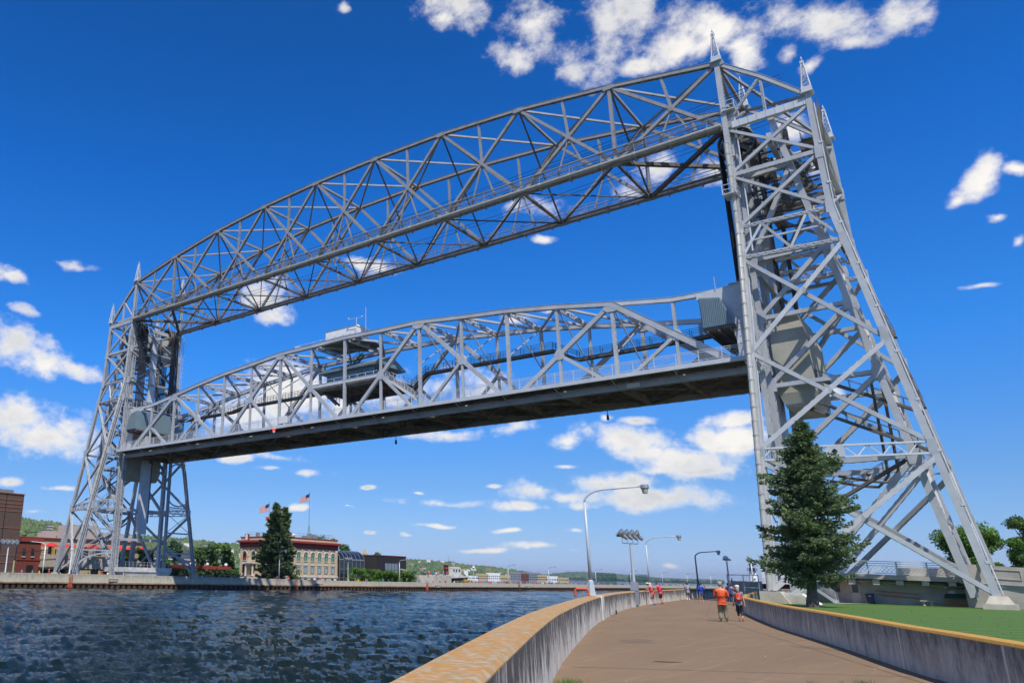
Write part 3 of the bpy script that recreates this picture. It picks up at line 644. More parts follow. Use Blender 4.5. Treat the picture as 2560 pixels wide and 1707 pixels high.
# ---------------- lift span
LS=thing('lift_span','raised silver road span hanging level between the towers, with a control cabin at its middle','lift span',(6.35,60,24.8))
LX=(1.0,11.7); LY=lambda k:1.28+(16-k)*7.39; LZ=24.82
LH={0:0,1:5.3,2:10.99,3:12.21,4:13.19,5:13.83,6:14.56,7:14.64,8:14.83}
def lh(k): k=min(k,16-k); return LH[k]
def lt(k,far=0): return (LX[far],LY(k),LZ+(lh(k) if k not in (0,1,15,16) else np.interp(min(k,16-k),[0,1,2],[9.75,9.95,10.99])))
def lb(k,far=0): return (LX[far],LY(k),LZ)
def hex_(c,w,h,th=.3): 
    g=MB(); g.prism([(c[1]+a*w,c[2]+b*h) for a,b in ((-1,-.3),(-1,.3),(-.5,1),(.5,1),(1,.3),(1,-.3),(.5,-1),(-.5,-1))],'x',c[0]-th,c[0]+th); return g
for far in (0,1):
    q=MB()
    for k in range(2,14): q.laced(lt(k,far),lt(k+1,far),.65,.6,th=.08,bar=.1,cover=True,pitch=.8)
    q.build('top_chord','steel',LS)
    q=MB()
    for k,d in ((14,1),(2,-1)): q=MB(); q.laced(lt(k,far),lt(k+d,far),.5,.55,th=.06,bar=.07,cover=True); q.build('end_top_chord','steel_light',LS); q=MB(); q.laced(lt(k+d,far),lt(k+d*2,far),.5,.55,th=.06,bar=.07,cover=True); q.build('end_top_chord','steel_light',LS)
    q=MB(); q.laced(lb(0,far),lb(16,far),.6,.7,th=.1,bar=.1,pitch=.9)
    for k in range(17): p=lb(k,far); q.box(p[0]-.34,p[0]+.34,p[1]-(.8 if k%4==0 else .3),p[1]+(.8 if k%4==0 else .3),p[2]-.34,p[2]+(.85 if k%4==0 else .8))
    q.build('bottom_chord','steel',LS)
    def cross(a,b,f): return tuple(np.array(a)*(1-f)+np.array(b)*f)
    for (t_,b_) in ((2,0),(2,4),(6,4),(6,8),(10,8),(10,12),(14,12),(14,16)):
        w=.75 if b_ in (0,16) else .55
        q=MB(); q.laced(lt(t_,far),lb(b_,far),w*.85,w,(0,0,1),th=.08,bar=.08,cover=(b_ in(0,16)),pitch=.7); q.build('end_post' if b_ in (0,16) else 'diagonal','steel',LS)
        m=cross(lt(t_,far),lb(b_,far),.5)
        hex_(m,.62,.68,.24).build('gusset','steel',LS)
        mk=(t_+b_)//2; 
        # sub diagonal down to the main bottom node under the top node
        tgt=t_ 
        q=MB(); q.laced(m,lb(tgt,far),.45,.4,(0,0,1),th=.06,bar=.07); q.build('sub_diagonal','steel',LS)
    for k in range(1,16):
        w=.42 if k%4 in (0,2) else .34
        top=lt(k,far)
        q=MB(); q.laced(top,lb(k,far),w,w,(0,1,0),th=.05,bar=.06,x=(k%2==1),pitch=.45); q.build('vertical','steel',LS)
    q=MB()
    for k in (2,6,10,14): p=lt(k,far); g=hex_((p[0],p[1],p[2]-.5),1.05,.55); q.add(g.v,g.f)
    q.build('gusset','steel',LS)
for k in range(2,15):
    q=MB(); q.laced(lt(k,0),lt(k,1),.75,.22,(0,1,0),th=.07,bar=.09,x=True,pitch=.75,fl=.1)
    for f in (.3,.55,.8):
        c=cross(lt(k,0),lt(k,1),f); q.box(c[0]-.3,c[0]+.3,c[1]-.4,c[1]+.4,c[2]-.14,c[2]+.14)
    q.build('top_strut','steel_light',LS)
    if k<14:
        for a,b_ in ((0,1),(1,0)):
            q=MB(); q.laced(lt(k,a),lt(k+1,b_),.3,.3,(0,0,1),th=.04,bar=.05,x=True); q.build('lateral_brace','steel',LS)
    # sway bracing below the struts
    for a,b_ in ((0,1),(1,0)):
        if k not in (7,8,9):
            p=lt(k,a); c=(LX[b_],p[1],p[2]-6.6); q=MB(); q.beam(p,c,.14,.14); q.build('sway_brace','steel',LS)
# horizontal ties at mid height by the cabin
for far in (0,1):
    for ka,kb in ((7,9),):
        a=(LX[far],LY(ka),LZ+7.4); b_=(LX[far],LY(kb),LZ+7.4)
        q=MB(); q.laced(a,b_,.35,.55,(0,0,1),cover=True); q.build('mid_tie','steel_light' if far==0 else 'steel',LS)
# floor system
q=MB()
for k in range(17):
    y=LY(k); q.box(1.3,11.5,y-.28,y+.28,LZ-.25,LZ+.95) 
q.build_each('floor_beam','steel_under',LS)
q=MB()
for x in np.linspace(1.9,10.8,8): q.box(x-.14,x+.14,1.0,119.6,LZ+.55,LZ+1.1)
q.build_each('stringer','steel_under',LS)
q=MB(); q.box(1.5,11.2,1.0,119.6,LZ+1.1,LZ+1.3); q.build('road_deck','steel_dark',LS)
for k in range(0,16,2):
    for a,b_ in ((0,1),(1,0)):
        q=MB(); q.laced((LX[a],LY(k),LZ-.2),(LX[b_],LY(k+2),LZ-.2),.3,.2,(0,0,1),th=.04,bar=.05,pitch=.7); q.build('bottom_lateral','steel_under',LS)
# sidewalks carried outside the trusses
for sg,x0,x1 in ((-1,-1.6,.6),(1,11.0,13.4)):
    q=MB(); q.box(x0,x1,1.0,119.6,LZ+.90,LZ+1.02); xe=x0 if sg<0 else x1; q.box(xe-.06,xe+.06,.9,119.7,LZ+.58,LZ+1.10); q.build('sidewalk','steel_light',LS)
    if sg>0: q=MB(); q.box(11.9,12.0,.9,119.7,LZ-.34,LZ+1.0); q.build('fascia_girder','steel',LS)
    q=MB(); q.box(.1,.3,1.0,119.6,LZ+.40,LZ+.9) if sg<0 else q.box(12.4,12.6,1.0,119.6,LZ+.40,LZ+.9); q.build('sidewalk_stringer','steel_dark',LS); q=MB()
    for k in range(17):
        y=1.28+k*7.39
        q.beam((LX[0 if sg<0 else 1],y,LZ-.3),(xe,y,LZ+.62),.12,.12); q.box(min(x0,x1),max(x0,x1),y-.08,y+.08,LZ+.7,LZ+.90)
    q.build_each('sidewalk_bracket','steel',LS,16)
    q=MB()
    for zz in (2.42,2.2,1.28): q.beam((xe,.9,LZ+zz),(xe,119.7,LZ+zz),.06,.06)
    for k in range(49): y=.9+k*2.475; q.beam((xe,y,LZ+1.05),(xe,y,LZ+2.44),.09,.09)
    n=330
    for i in range(n):
        y=.9+i*.36; 
        q.beam((xe,y,LZ+1.3),(xe,y+.78,LZ+2.18),.022,.022); q.beam((xe,y+.78,LZ+1.3),(xe,y,LZ+2.18),.022,.022)
    q.build('railing','steel_light',LS)
# end lifting girders, clad machinery houses
for end in (0,1):
    yy=(lambda d:1.28+d) if end==0 else (lambda d:119.5-d)
    for x in LX:
        q=MB(); s_=1
        prof=[(yy(-.2),LZ+.2),(yy(-.2),LZ+10.3),(yy(1.6),LZ+10.2),(yy(4.6),LZ+9.95),(yy(4.6),LZ+9.2),(yy(2.6),LZ+9.0),(yy(1.4),LZ+6.6),(yy(.9),LZ+3.5),(yy(.8),LZ+.2)]
        q.prism(prof,'x',x-.3,x+.3)
        for t in np.linspace(1.0,11.3,12): q.box(x-.34,x+.34,min(yy(-.15),yy(.6)),max(yy(-.15),yy(.6)),LZ+t*.84,LZ+t*.84+.07)
        q.build('end_plate','steel_light',LS)
    q=MB(); q.box(1.3,11.4,min(yy(-.2),yy(.8)),max(yy(-.2),yy(.8)),LZ+8.3,LZ+10.0); q.box(.6,12.1,min(yy(-.4),yy(1.0)),max(yy(-.4),yy(1.0)),LZ+10.32,LZ+10.45)
    for x in np.arange(.6,12.2,1.1): q.beam((x,yy(-.4),LZ+10.4),(x,yy(-.4),LZ+11.4),.05,.05); q.beam((x,yy(2.4),LZ+10.0),(x,yy(2.4),LZ+11.6),.05,.05)
    q.beam((.6,yy(-.4),LZ+11.4),(12.1,yy(-.4),LZ+11.4),.05,.05)
    q.build('lifting_girder','steel_light',LS)
    # cladding with vertical ribs
    x=.55; DD=(5.6,3.0,1.1,1.0,5.0)
    poly=[(yy(4.1),LZ+9.05),(yy(1.9),LZ+8.65),(yy(.65),LZ+5.5),(yy(.75),LZ+5.3),(yy(4.0),LZ+5.3)]
    q=MB(); q.prism(poly,'x',x-.9,x-.75)
    n=16
    def yr(f): return yy(10.9-8*f)
    for i in range(n):
        f=(i+.5)/n; d=4.0-3.2*f
        top=np.interp(d,[.65,1.9,4.1],[5.5,8.65,9.05]); bot=5.3; q.box(x-.98,x-.9,yy(d)-.045,yy(d)+.045,LZ+bot+.05,LZ+top-.05)
    q.prism(poly,'x',12.1,12.25); q.prism([(yy(4.1),LZ+9.05),(yy(4.2),LZ+9.05),(yy(4.1),LZ+5.3),(yy(4.0),LZ+5.3)],'x',x-.75,12.1)
    q.build('machinery_house','cladding',LS)
    ya,yb=min(yy(.7),yy(4.1)),max(yy(.7),yy(4.1)); za,zb_=5.3,5.3
    q=MB(); q.hexa([(-.2,ya,LZ+za-.3),(12.1,ya,LZ+za-.3),(12.1,yb,LZ+zb_-.3),(-.2,yb,LZ+zb_-.3),(-.2,ya,LZ+za),(12.1,ya,LZ+za),(12.1,yb,LZ+zb_),(-.2,yb,LZ+zb_)])
    for d in (1.2,2.4,3.6): zf=LZ+5.02; q.box(-.2,12.1,yy(d)-.12,yy(d)+.12,zf-.3,zf)
    q.build('machinery_floor','steel_dark',LS)
# machinery walkway along the far truss, stepping at the cabin
def walk(pts,name='walkway',w=.9,x=9.6):
    q=MB(); P=[Vector((x,y,z)) for y,z in pts]
    for a,b_ in zip(P[:-1],P[1:]):
        q.beam(a,b_,w,.1)
        for k in (-1,1):
            o=Vector((k*w/2,0,0)); q.beam(a+o-Vector((0,0,.2)),b_+o-Vector((0,0,.2)),.08,.38)
            for h in (.5,.8,1.1): q.beam(a+o+Vector((0,0,h)),b_+o+Vector((0,0,h)),.06,.05)
            n=max(1,int((b_-a).length/1.6))
            for i in range(n+1): p=a+(b_-a)*(i/n)+o; q.beam(p,p+Vector((0,0,1.1)),.06,.06)
    q.build(name,'steel_dark',LS)
walk([(6,LZ+7.3),(24.5,LZ+7.1),(28,LZ+9.0),(50,LZ+9.0),(53.6,LZ+6.2)]); walk([(69,LZ+6.2),(72,LZ+8.8),(93,LZ+8.8),(97,LZ+8.2),(114,LZ+8.2)])
# control cabin in mid-span
K0,K1=53.2,68.6; ZC=LZ+7.4
q=MB(); q.box(1.6,11.1,K0,K1,ZC-.2,ZC)
for y in np.arange(K0+.4,K1,1.9): q.box(1.6,11.1,y-.12,y+.12,ZC-.75,ZC-.2)
for x in (1.7,6.3,11): q.box(x-.15,x+.15,K0,K1,ZC-.9,ZC-.2)
q.build('cabin_floor','steel_dark',LS)
CH=MB(); CH.box(3.4,9.4,56.2,66.2,ZC,ZC+2.5); ch=CH.build('control_cabin','cladding',LS)
q=MB()
for y in np.arange(56.5,66,1.0): q.box(3.34,3.4,y,y+.8,ZC+1.0,ZC+2.2)
for x in np.arange(3.7,9.1,.9): q.box(x,x+.75,56.13,56.2,ZC+.9,ZC+2.2)
q.build('cabin_window','glass_blue',ch)
q=MB(); q.prism([(55.0,ZC+2.5),(67.2,ZC+2.5),(67.2,ZC+2.7),(61.2,ZC+3.6),(55.0,ZC+2.7)],'x',3.0,9.8) if False else None
# shallow gable with its ridge across the road
q.add([(2.4,54.8,ZC+2.55),(10.4,54.8,ZC+2.55),(10.4,67.6,ZC+2.55),(2.4,67.6,ZC+2.55),(6.4,54.8,ZC+4.6),(6.4,67.6,ZC+4.6),(2.4,54.8,ZC+2.75),(10.4,54.8,ZC+2.75),(10.4,67.6,ZC+2.75),(2.4,67.6,ZC+2.75)],
  [(0,3,2,1),(6,4,5,9),(4,7,8,5),(0,1,7,4,6),(3,9,5,8,2),(0,6,9,3),(1,2,8,7)]); q.build('cabin_roof','cladding',ch)
q=MB()
for (xa,ya,xb,yb) in ((1.8,K0+.2,1.8,K1-.2),(1.8,K0+.2,11,K0+.2),(11,K0+.2,11,K1-.2)):
    for h in (.55,1.1): q.beam((xa,ya,ZC+h),(xb,yb,ZC+h),.06,.06)
    n=9
    for i in range(n+1): x=xa+(xb-xa)*i/n;y=ya+(yb-ya)*i/n; q.beam((x,y,ZC),(x,y,ZC+1.1),.07,.07)
q.build('cabin_railing','steel_light',LS)
def flight(A,B_,w=.9,mm='steel_light'):
    q=MB(); A=Vector(A);B_=Vector(B_); t=B_-A; n=int(t.length/.3)
    for k in (-1,1):
        o=Vector((k*w/2,0,0)); q.beam(A+o,B_+o,.06,.3); q.beam(A+o+Vector((0,0,1)),B_+o+Vector((0,0,1)),.06,.06); q.beam(A+o+Vector((0,0,.55)),B_+o+Vector((0,0,.55)),.05,.05)
        for i in range(0,n+1,5): p=A+t*(i/n)+o; q.beam(p,p+Vector((0,0,1)),.06,.06)
    for i in range(n): p=A+t*((i+.5)/n); q.box(p.x-w/2,p.x+w/2,p.y-.13,p.y+.13,p.z-.02,p.z+.02)
    q.build('stair',mm,LS)
flight((1.9,44.5,LZ+1.1),(1.9,53.2,ZC)); flight((5.4,66.5,ZC),(6.0,60.5,LZ+13.2),.9,'steel_dark')
# white cabinet and gear on the top platform
q=MB(); q.box(2.2,9.2,58.5,67.5,LZ+14.95,LZ+15.1); q.build('top_platform','steel_dark',LS)
q=MB(); q.box(3.2,7.0,60.0,66.6,LZ+15.15,LZ+17.6); q.hexa([(3.1,59.9,LZ+17.6),(7.1,59.9,LZ+17.6),(7.1,66.7,LZ+17.6),(3.1,66.7,LZ+17.6),(4.6,60.2,LZ+18.1),(5.2,60.2,LZ+18.1),(5.2,66.4,LZ+18.1),(4.6,66.4,LZ+18.1)]); q.build('white_cabinet','white_paint',LS)
q=MB()
for h in (.5,1.0): q.beam((2.3,58.7,LZ+15.1+h),(2.3,72,LZ+14.9+h),.05,.05)
for i in range(9): y=58.7+i*1.65; q.beam((2.3,y,LZ+15),(2.3,y,LZ+16.1),.05,.05)
q.tube((2.5,57.2,LZ+15),(2.5,57.2,LZ+20),.04,n=5); q.tube((2.5,59.2,LZ+15),(2.5,59.2,LZ+18.6),.05,n=5); q.tube((2.5,57.9,LZ+18.4),(2.5,61,LZ+18.6),.04,n=5); q.ball((2.5,60.9,LZ+18.7),.16); q.ball((2.5,58,LZ+18.5),.15); q.box(2.2,2.8,72.2,73.0,LZ+14.9,LZ+15.9)
q.build('roof_railing','steel_light',LS)
# span lights, horn, sign
for y,z,nm in ((73.6,LZ+.9,'signal_lamp'),):
    q=MB(); q.tube((-1.75,y,z-.2),(-1.75,y,z+.9),.06,n=6); q.tube((-1.75,y,z-1.0),(-1.75,y,z-.25),.2,n=10); q.build(nm,'steel_light',LS)
    q=MB(); q.tube((-1.75,y,z-.75),(-1.75,y,z-.35),.22,n=10); q.build('lamp_lens','red_lamp',LS)
for y in (22.6,59.3):
    q=MB(); q.tube((13.6,y,LZ-.9),(13.6,y,LZ+1.4),.05,n=5); q.tube((13.6,y,LZ-1.3),(13.6,y,LZ-.6),.2,.16,8); q.build('navigation_lamp','black_iron',LS)
q=MB(); q.box(.6,.66,13.4,15.0,LZ-.25,LZ+.3); q.build('notice_sign','sign_white',LS)
q=MB(); q.box(-1.72,-1.68,70.6,72.6,LZ+1.3,LZ+2.5); q.build('notice_sign','sign_white',LS)
# ================================================================== THE SETTING
WZ=-1.51
def wtop(x): return float(np.interp(x,[-30,14,60],[1.10,.92,.50]))
NWALL=[(-150,133),(-60,122),(-9,116),(14,110.5),(32,105),(60,100.5),(90,100),(425,100)]
INNER=[(-120,-29),(-100,-20.2),(-80.5,-11.8),(-70.7,-8.1),(-62.2,-5.0),(-56.0,-2.9),(-46.5,.2),(-37.4,2.8),(-27.1,5.3),(-16,7.6),(-6.2,9.4),(3,11.4),(11.4,12.8),(23.3,13.5),(40,13.6),(310,13.6)]
RWALL=[(-100,-26.3),(-74.0,-17.0),(-72.7,-16.4),(-68.6,-15.0),(-63.5,-13.2),(-56.4,-10.5),(-48.5,-7.9),(-40,-5.2),(-32.8,-3.0),(-25,-1.3),(-17,.4),(0,3.9),(12,6.6)]
def offset(pl,d):
    P=[np.array(p,float) for p in pl]; out=[]
    for i,p in enumerate(P):
        t=P[min(i+1,len(P)-1)]-P[max(i-1,0)]; t/=np.hypot(*t); out.append(tuple(p+np.array([-t[1],t[0]])*d))
    return out
def dens(pl,st):
    o=[]
    for a,b in zip(pl[:-1],pl[1:]):
        a=np.array(a,float);b=np.array(b,float); n=max(1,int(np.hypot(*(b-a))/st))
        for i in range(n): o.append(tuple(a+(b-a)*i/n))
    o.append(tuple(pl[-1])); return o
def smooth(pl,it=2):
    P=[np.array(p,float) for p in pl]
    for _ in range(it):
        Q=[P[0]]
        for a,b in zip(P[:-1],P[1:]): Q+= [a*.75+b*.25,a*.25+b*.75]
        Q.append(P[-1]); P=Q
    return [tuple(p) for p in P]
INS=smooth(INNER,2); RWS=smooth(RWALL,2)
def node_mat(name): 
    m=bpy.data.materials.new(name); m.use_nodes=True; M[name]=m; t=m.node_tree; return m,t,t.nodes['Principled BSDF'],lambda a,b:t.links.new(a,b)
def N(t,k,**kw):
    n=t.nodes.new(k)
    for a,b in kw.items(): setattr(n,a,b)
    return n
def nz(t,vec,scale,detail=6,rough=.6,dist=0):
    n=N(t,'ShaderNodeTexNoise'); n.inputs['Scale'].default_value=scale; n.inputs['Detail'].default_value=detail; n.inputs['Roughness'].default_value=rough; n.inputs['Distortion'].default_value=dist
    if vec is not None: t.links.new(vec,n.inputs['Vector'])
    return n.outputs['Fac']
def rng(t,v,a,b,c=0,d=1):
    n=N(t,'ShaderNodeMapRange'); t.links.new(v,n.inputs[0]); n.inputs[1].default_value=a; n.inputs[2].default_value=b; n.inputs[3].default_value=c; n.inputs[4].default_value=d; return n.outputs[0]
def mix(t,f,a,b,mode='MIX'):
    n=N(t,'ShaderNodeMixRGB',blend_type=mode)
    for i,v in ((0,f),(1,a),(2,b)):
        if isinstance(v,(int,float)): n.inputs[i].default_value=v
        elif isinstance(v,tuple): n.inputs[i].default_value=(*v,1)
        else: t.links.new(v,n.inputs[i])
    return n.outputs[0]
def mul(t,vec,v):
    n=N(t,'ShaderNodeVectorMath',operation='MULTIPLY'); t.links.new(vec,n.inputs[0]); n.inputs[1].default_value=v; return n.outputs[0]
def ma(t,op,a,b=0):
    n=N(t,'ShaderNodeMath',operation=op)
    for i,v in enumerate((a,b)):
        if isinstance(v,(int,float)): n.inputs[i].default_value=v
        else: t.links.new(v,n.inputs[i])
    return n.outputs[0]
def bump(t,b,h,s=.3,d=.03):
    n=N(t,'ShaderNodeBump'); n.inputs['Strength'].default_value=s; n.inputs['Distance'].default_value=d; t.links.new(h,n.inputs['Height']); t.links.new(n.outputs[0],b.inputs['Normal'])
# --- weathered pier wall concrete: dark vertical weather streaks, pale joints and drips, attribute 'run' = metres along wall
def wall_mat(name,pale,dark,lo,hi,joint,zt=1.06):
    m,t,b,L=node_mat(name); g=N(t,'ShaderNodeNewGeometry'); at=N(t,'ShaderNodeAttribute',attribute_name='run'); sp=N(t,'ShaderNodeSeparateXYZ'); L(g.outputs['Position'],sp.inputs[0])
    cv=N(t,'ShaderNodeCombineXYZ'); L(at.outputs['Fac'],cv.inputs[0]); L(ma(t,'MULTIPLY',sp.outputs[2],.28),cv.inputs[2])
    st=nz(t,cv.outputs[0],2.6,8,.72); bl=nz(t,mul(t,g.outputs['Position'],(1,1,.5)),2.3,9,.74,.3); fine=nz(t,mul(t,g.outputs['Position'],(1,1,.35)),14,5,.7)
    topd=rng(t,sp.outputs[2],.15,zt,0,.16)
    f=ma(t,'ADD',ma(t,'ADD',ma(t,'MULTIPLY',st,.33),ma(t,'MULTIPLY',bl,.56)),ma(t,'ADD',ma(t,'MULTIPLY',fine,.2),topd)); f=rng(t,f,lo,hi)
    c=mix(t,f,pale,dark)
    dv=N(t,'ShaderNodeCombineXYZ'); L(at.outputs['Fac'],dv.inputs[0]); L(ma(t,'MULTIPLY',sp.outputs[2],.03),dv.inputs[2])
    dr=rng(t,nz(t,dv.outputs[0],9,3,.5),.64,.70); c=mix(t,ma(t,'MULTIPLY',dr,.35),c,tuple(min(1,x*1.25) for x in pale))
    if joint:
        fr=ma(t,'FRACT',ma(t,'DIVIDE',at.outputs['Fac'],joint)); jl=rng(t,ma(t,'ABSOLUTE',ma(t,'SUBTRACT',fr,.5)),.0,.012,1,0); c=mix(t,ma(t,'MULTIPLY',jl,.8),c,tuple(min(1,x*1.5) for x in pale))
    ob=rng(t,nz(t,g.outputs['Position'],.8,3),.5,.7); c=mix(t,ma(t,'MULTIPLY',ob,.22),c,(.30,.22,.12))
    L(c,b.inputs['Base Color']); b.inputs['Roughness'].default_value=.92; bump(t,b,ma(t,'ADD',fine,st),.5,.02)
wall_mat('wall_weathered',(.64,.60,.52),(.075,.07,.065),.55,.67,4.2)
wall_mat('wall_grey',(.54,.50,.43),(.115,.11,.10),.52,.74,5.5,.9)
wall_mat('wall_far',(.50,.47,.37),(.24,.22,.17),.50,.80,4.4,1.0)
def lichen(name,pale,o1,o2,lo,hi):
    m,t,b,L=node_mat(name); g=N(t,'ShaderNodeNewGeometry'); p=g.outputs['Position']
    a=nz(t,p,5.5,9,.78,.3); c0=nz(t,mul(t,p,(1,1,1)),11,7,.7); c=mix(t,rng(t,c0,.35,.68),pale,tuple(x*.45 for x in pale)); c=mix(t,rng(t,a,lo,hi),c,mix(t,rng(t,c0,.35,.6),o1,o2))
    L(c,b.inputs['Base Color']); b.inputs['Roughness'].default_value=.95; bump(t,b,c0,.5,.02)
lichen('lichen_cap',(.46,.37,.24),(.55,.20,.025),(.36,.22,.07),.44,.54)
lichen('yellow_cap',(.46,.33,.15),(.54,.29,.04),(.40,.22,.05),.28,.44)
def wall_strip(name,pin,pout,zb,zt,m,parent=None,cap=None,capm=None,bevel=.05):
    """wall between two polylines, returns body and cap objects; 'run' attribute along it"""
    def mk(nm,prof,mm):
        vs=[];fs=[];rn=[]; run=0
        k=len(prof)
        for i,(a,b_) in enumerate(zip(pin,pout)):
            if i: run+=math.hypot(pin[i][0]-pin[i-1][0],pin[i][1]-pin[i-1][1])
            zt_=zt(a[0]) if callable(zt) else zt
            for (f,z) in prof:
                zz=(zt_+z) if z>-5 else zb
                vs.append((a[0]+(b_[0]-a[0])*f,a[1]+(b_[1]-a[1])*f,zz)); rn.append(run)
        n=len(pin)
        for i in range(n-1):
            for j in range(k-1): fs.append((i*k+j,(i+1)*k+j,(i+1)*k+j+1,i*k+j+1))
        fs.append(tuple(range(k))); fs.append(tuple((n-1)*k+j for j in range(k-1,-1,-1)))
        me=bpy.data.meshes.new(nm); me.from_pydata(vs,[],fs); me.materials.append(M[mm]); at=me.attributes.new('run','FLOAT','POINT'); at.data.foreach_set('value',rn); me.update()
        o=bpy.data.objects.new(nm,me); C.objects.link(o)
        if parent: o.parent=parent; o.matrix_parent_inverse=Matrix.Translation(-parent.location)
        return o
    body=mk('wall_face',[(0,-9),(0,-.06),(1,-.06),(1,-9)],m)
    c=mk('wall_cap',[(0,-.06),(.0,-.045),(.08,0),(.92,0),(1.0,-.045),(1.0,-.06)],capm or m)
    return body,c
# near canal wall
pin=INS; pout=offset(INS,.6)
T=thing('canal_wall','curving weathered concrete canal wall with orange lichen on its top, left of the promenade','wall',(-60,-4,0))
wall_strip('canal_wall',pin,pout,-2.2,1.06,'wall_weathered',T,capm='lichen_cap')
# pilasters at the lamps, drains
def seg_dir(px_,py_,pl=INS):
    d=[(p[0]-px_)**2+(p[1]-py_)**2 for p in pl]; i=int(np.argmin(d)); a=np.array(pl[max(i-1,0)]);b=np.array(pl[min(i+1,len(pl)-1)]); t=(b-a)/np.hypot(*(b-a)); return np.array(pl[i]),t,np.array([-t[1],t[0]])
for (px_,py_,w) in ((-56.0,-2.75,1.5),(-24.3,5.9,1.2)):
    p,t,nn=seg_dir(px_,py_); p=np.array((px_,py_)); c=p-nn*.02; q=MB(); 
    a=c-t*w/2-nn*.18; b_=c+t*w/2-nn*.18; a2=a+nn*.3; b2=b_+nn*.3
    q.hexa([(*a,0),(*b_,0),(*b2,0),(*a2,0),(*a,1.07),(*b_,1.07),(*b2,1.07),(*a2,1.07)]); q.build('pilaster','white_weathered',T)
for (px_,py_) in ((-48.9,-.75),(-20.5,6.75),(14.5,12.95)):
    p,t,nn=seg_dir(px_,py_); p=np.array((px_,py_)); q=MB(); a=p-t*.28-nn*.03;b_=p+t*.28-nn*.03; q.hexa([(*a,.02),(*b_,.02),(*(b_+nn*.05),.02),(*(a+nn*.05),.02),(*a,.2),(*b_,.2),(*(b_+nn*.05),.2),(*(a+nn*.05),.2)]); q.build('drain_opening','black_iron',T)
T=thing('lawn_wall','low grey concrete wall with a yellow top edge, between the promenade and the lawn','wall',(-55,-10,0))
wall_strip('lawn_wall',RWS,offset(RWS,-.42),-.2,.93,'wall_grey',T,capm='yellow_cap')
# tall far end of the lawn wall where it turns along the canal, with gate fence
T=thing('concrete_enclosure','grey concrete enclosure with steel pipe rails beside the near tower foot','enclosure',(-14,4,0))
q=MB(); q.box(14,20,7.4,9.4,0,2.1); q.build('concrete_block','concrete_grey',T)
q=MB()
for y in (3.3,4.7,6.2): q.tube((-2,y-.6,0),(-2,y-.6,2.7),.05,n=6)
for z in (1.4,2.0,2.65): q.tube((-2,2.7,z),(-2,5.6,z),.045,n=6)
q.build('pipe_rail','galvanised',T)
# ---- path
def pathmat():
    m,t,b,L=node_mat('promenade'); g=N(t,'ShaderNodeNewGeometry'); p=g.outputs['Position']
    gr=nz(t,p,13,3,.7); big=nz(t,mul(t,p,(.35,1.2,1)),.35,4,.6); fine=nz(t,p,42,4,.8); mid=nz(t,p,2.2,6,.65)
    c=mix(t,rng(t,big,.35,.65),(.228,.142,.074),(.184,.113,.057)); c=mix(t,rng(t,mid,.4,.75,0,.6),c,(.175,.125,.085)); c=mix(t,rng(t,fine,.52,.72,0,.55),c,(.44,.35,.26)); c=mix(t,rng(t,fine,.46,.30,0,.5),c,(.12,.088,.06))
    c=mix(t,rng(t,gr,.5,.75,0,.45),c,(.16,.115,.075)); c=mix(t,rng(t,nz(t,mul(t,p,(.12,1.6,1)),2.5,3,.6),.55,.75,0,.35),c,(.33,.25,.165))
    st=nz(t,mul(t,p,(.8,.8,1)),.5,2,.5); c=mix(t,rng(t,st,.66,.70,0,.35),c,(.075,.055,.04))
    L(c,b.inputs['Base Color']); b.inputs['Roughness'].default_value=.9; bump(t,b,fine,.35,.01)
pathmat()
q=MB(); P1=dens(INS,3); 
poly=[(x,y) for x,y in INS]+[(310,2),(40,2),(14,6.9)]+[(x,y) for x,y in reversed(RWS)]
me=bpy.data.meshes.new('promenade'); me.from_pydata([(x,y,0) for x,y in poly],[],[tuple(range(len(poly)))]); me.materials.append(M['promenade']); o=bpy.data.objects.new('path',me); C.objects.link(o); struct(o)
q=MB()
def strip(A,B_,w,z=.004): 
    A=np.array(A,float);B_=np.array(B_,float); t=(B_-A)/np.hypot(*(B_-A)); n_=np.array([-t[1],t[0]])*w/2; q.add([(*(A-n_),z),(*(B_-n_),z),(*(B_+n_),z),(*(A+n_),z)],[(0,1,2,3)])
strip((-79.2,-18.6),(-46,-4.6),.035); strip((-46,-4.6),(-10,5.2),.035); strip((-77.5,-10.9),(-73.2,-16.5),.03)
for x,y in ((-66,-6.6),(-55,-3),(-44,.8),(-33,3.7)):
    p,t,nn=seg_dir(x,y); strip(p,p-nn*7.8,.02)
o=q.build('path_joints','steel_dark'); struct(o); o.name='path_seams'
m,t,b,L=node_mat('puddle'); b.inputs['Base Color'].default_value=(.05,.045,.04,1); b.inputs['Roughness'].default_value=.12
q=MB(); 
def blot(c,a,b_,rot,mm,nm,z=.005,n=28,seed=1):
    rr=random.Random(seed); q=MB(); vs=[(c[0],c[1],z)]
    for i in range(n):
        th=2*math.pi*i/n; r=1+.16*math.sin(3*th+seed)+.10*math.sin(7*th+2*seed)+rr.uniform(-.05,.05); x=a*r*math.cos(th);y=b_*r*math.sin(th); vs.append((c[0]+x*math.cos(rot)-y*math.sin(rot),c[1]+x*math.sin(rot)+y*math.cos(rot),z))
    q.add(vs,[(0,1+i,1+(i+1)%n) for i in range(n)]); o=q.build(nm,mm); struct(o); return o
blot((9,9.6),5.5,1.9,.15,'puddle','path_puddle'); 
mat('oil_stain',(.05,.035,.025),.75)
blot((-74.6,-11.9),.30,.10,-1.0,'oil_stain','path_stain')
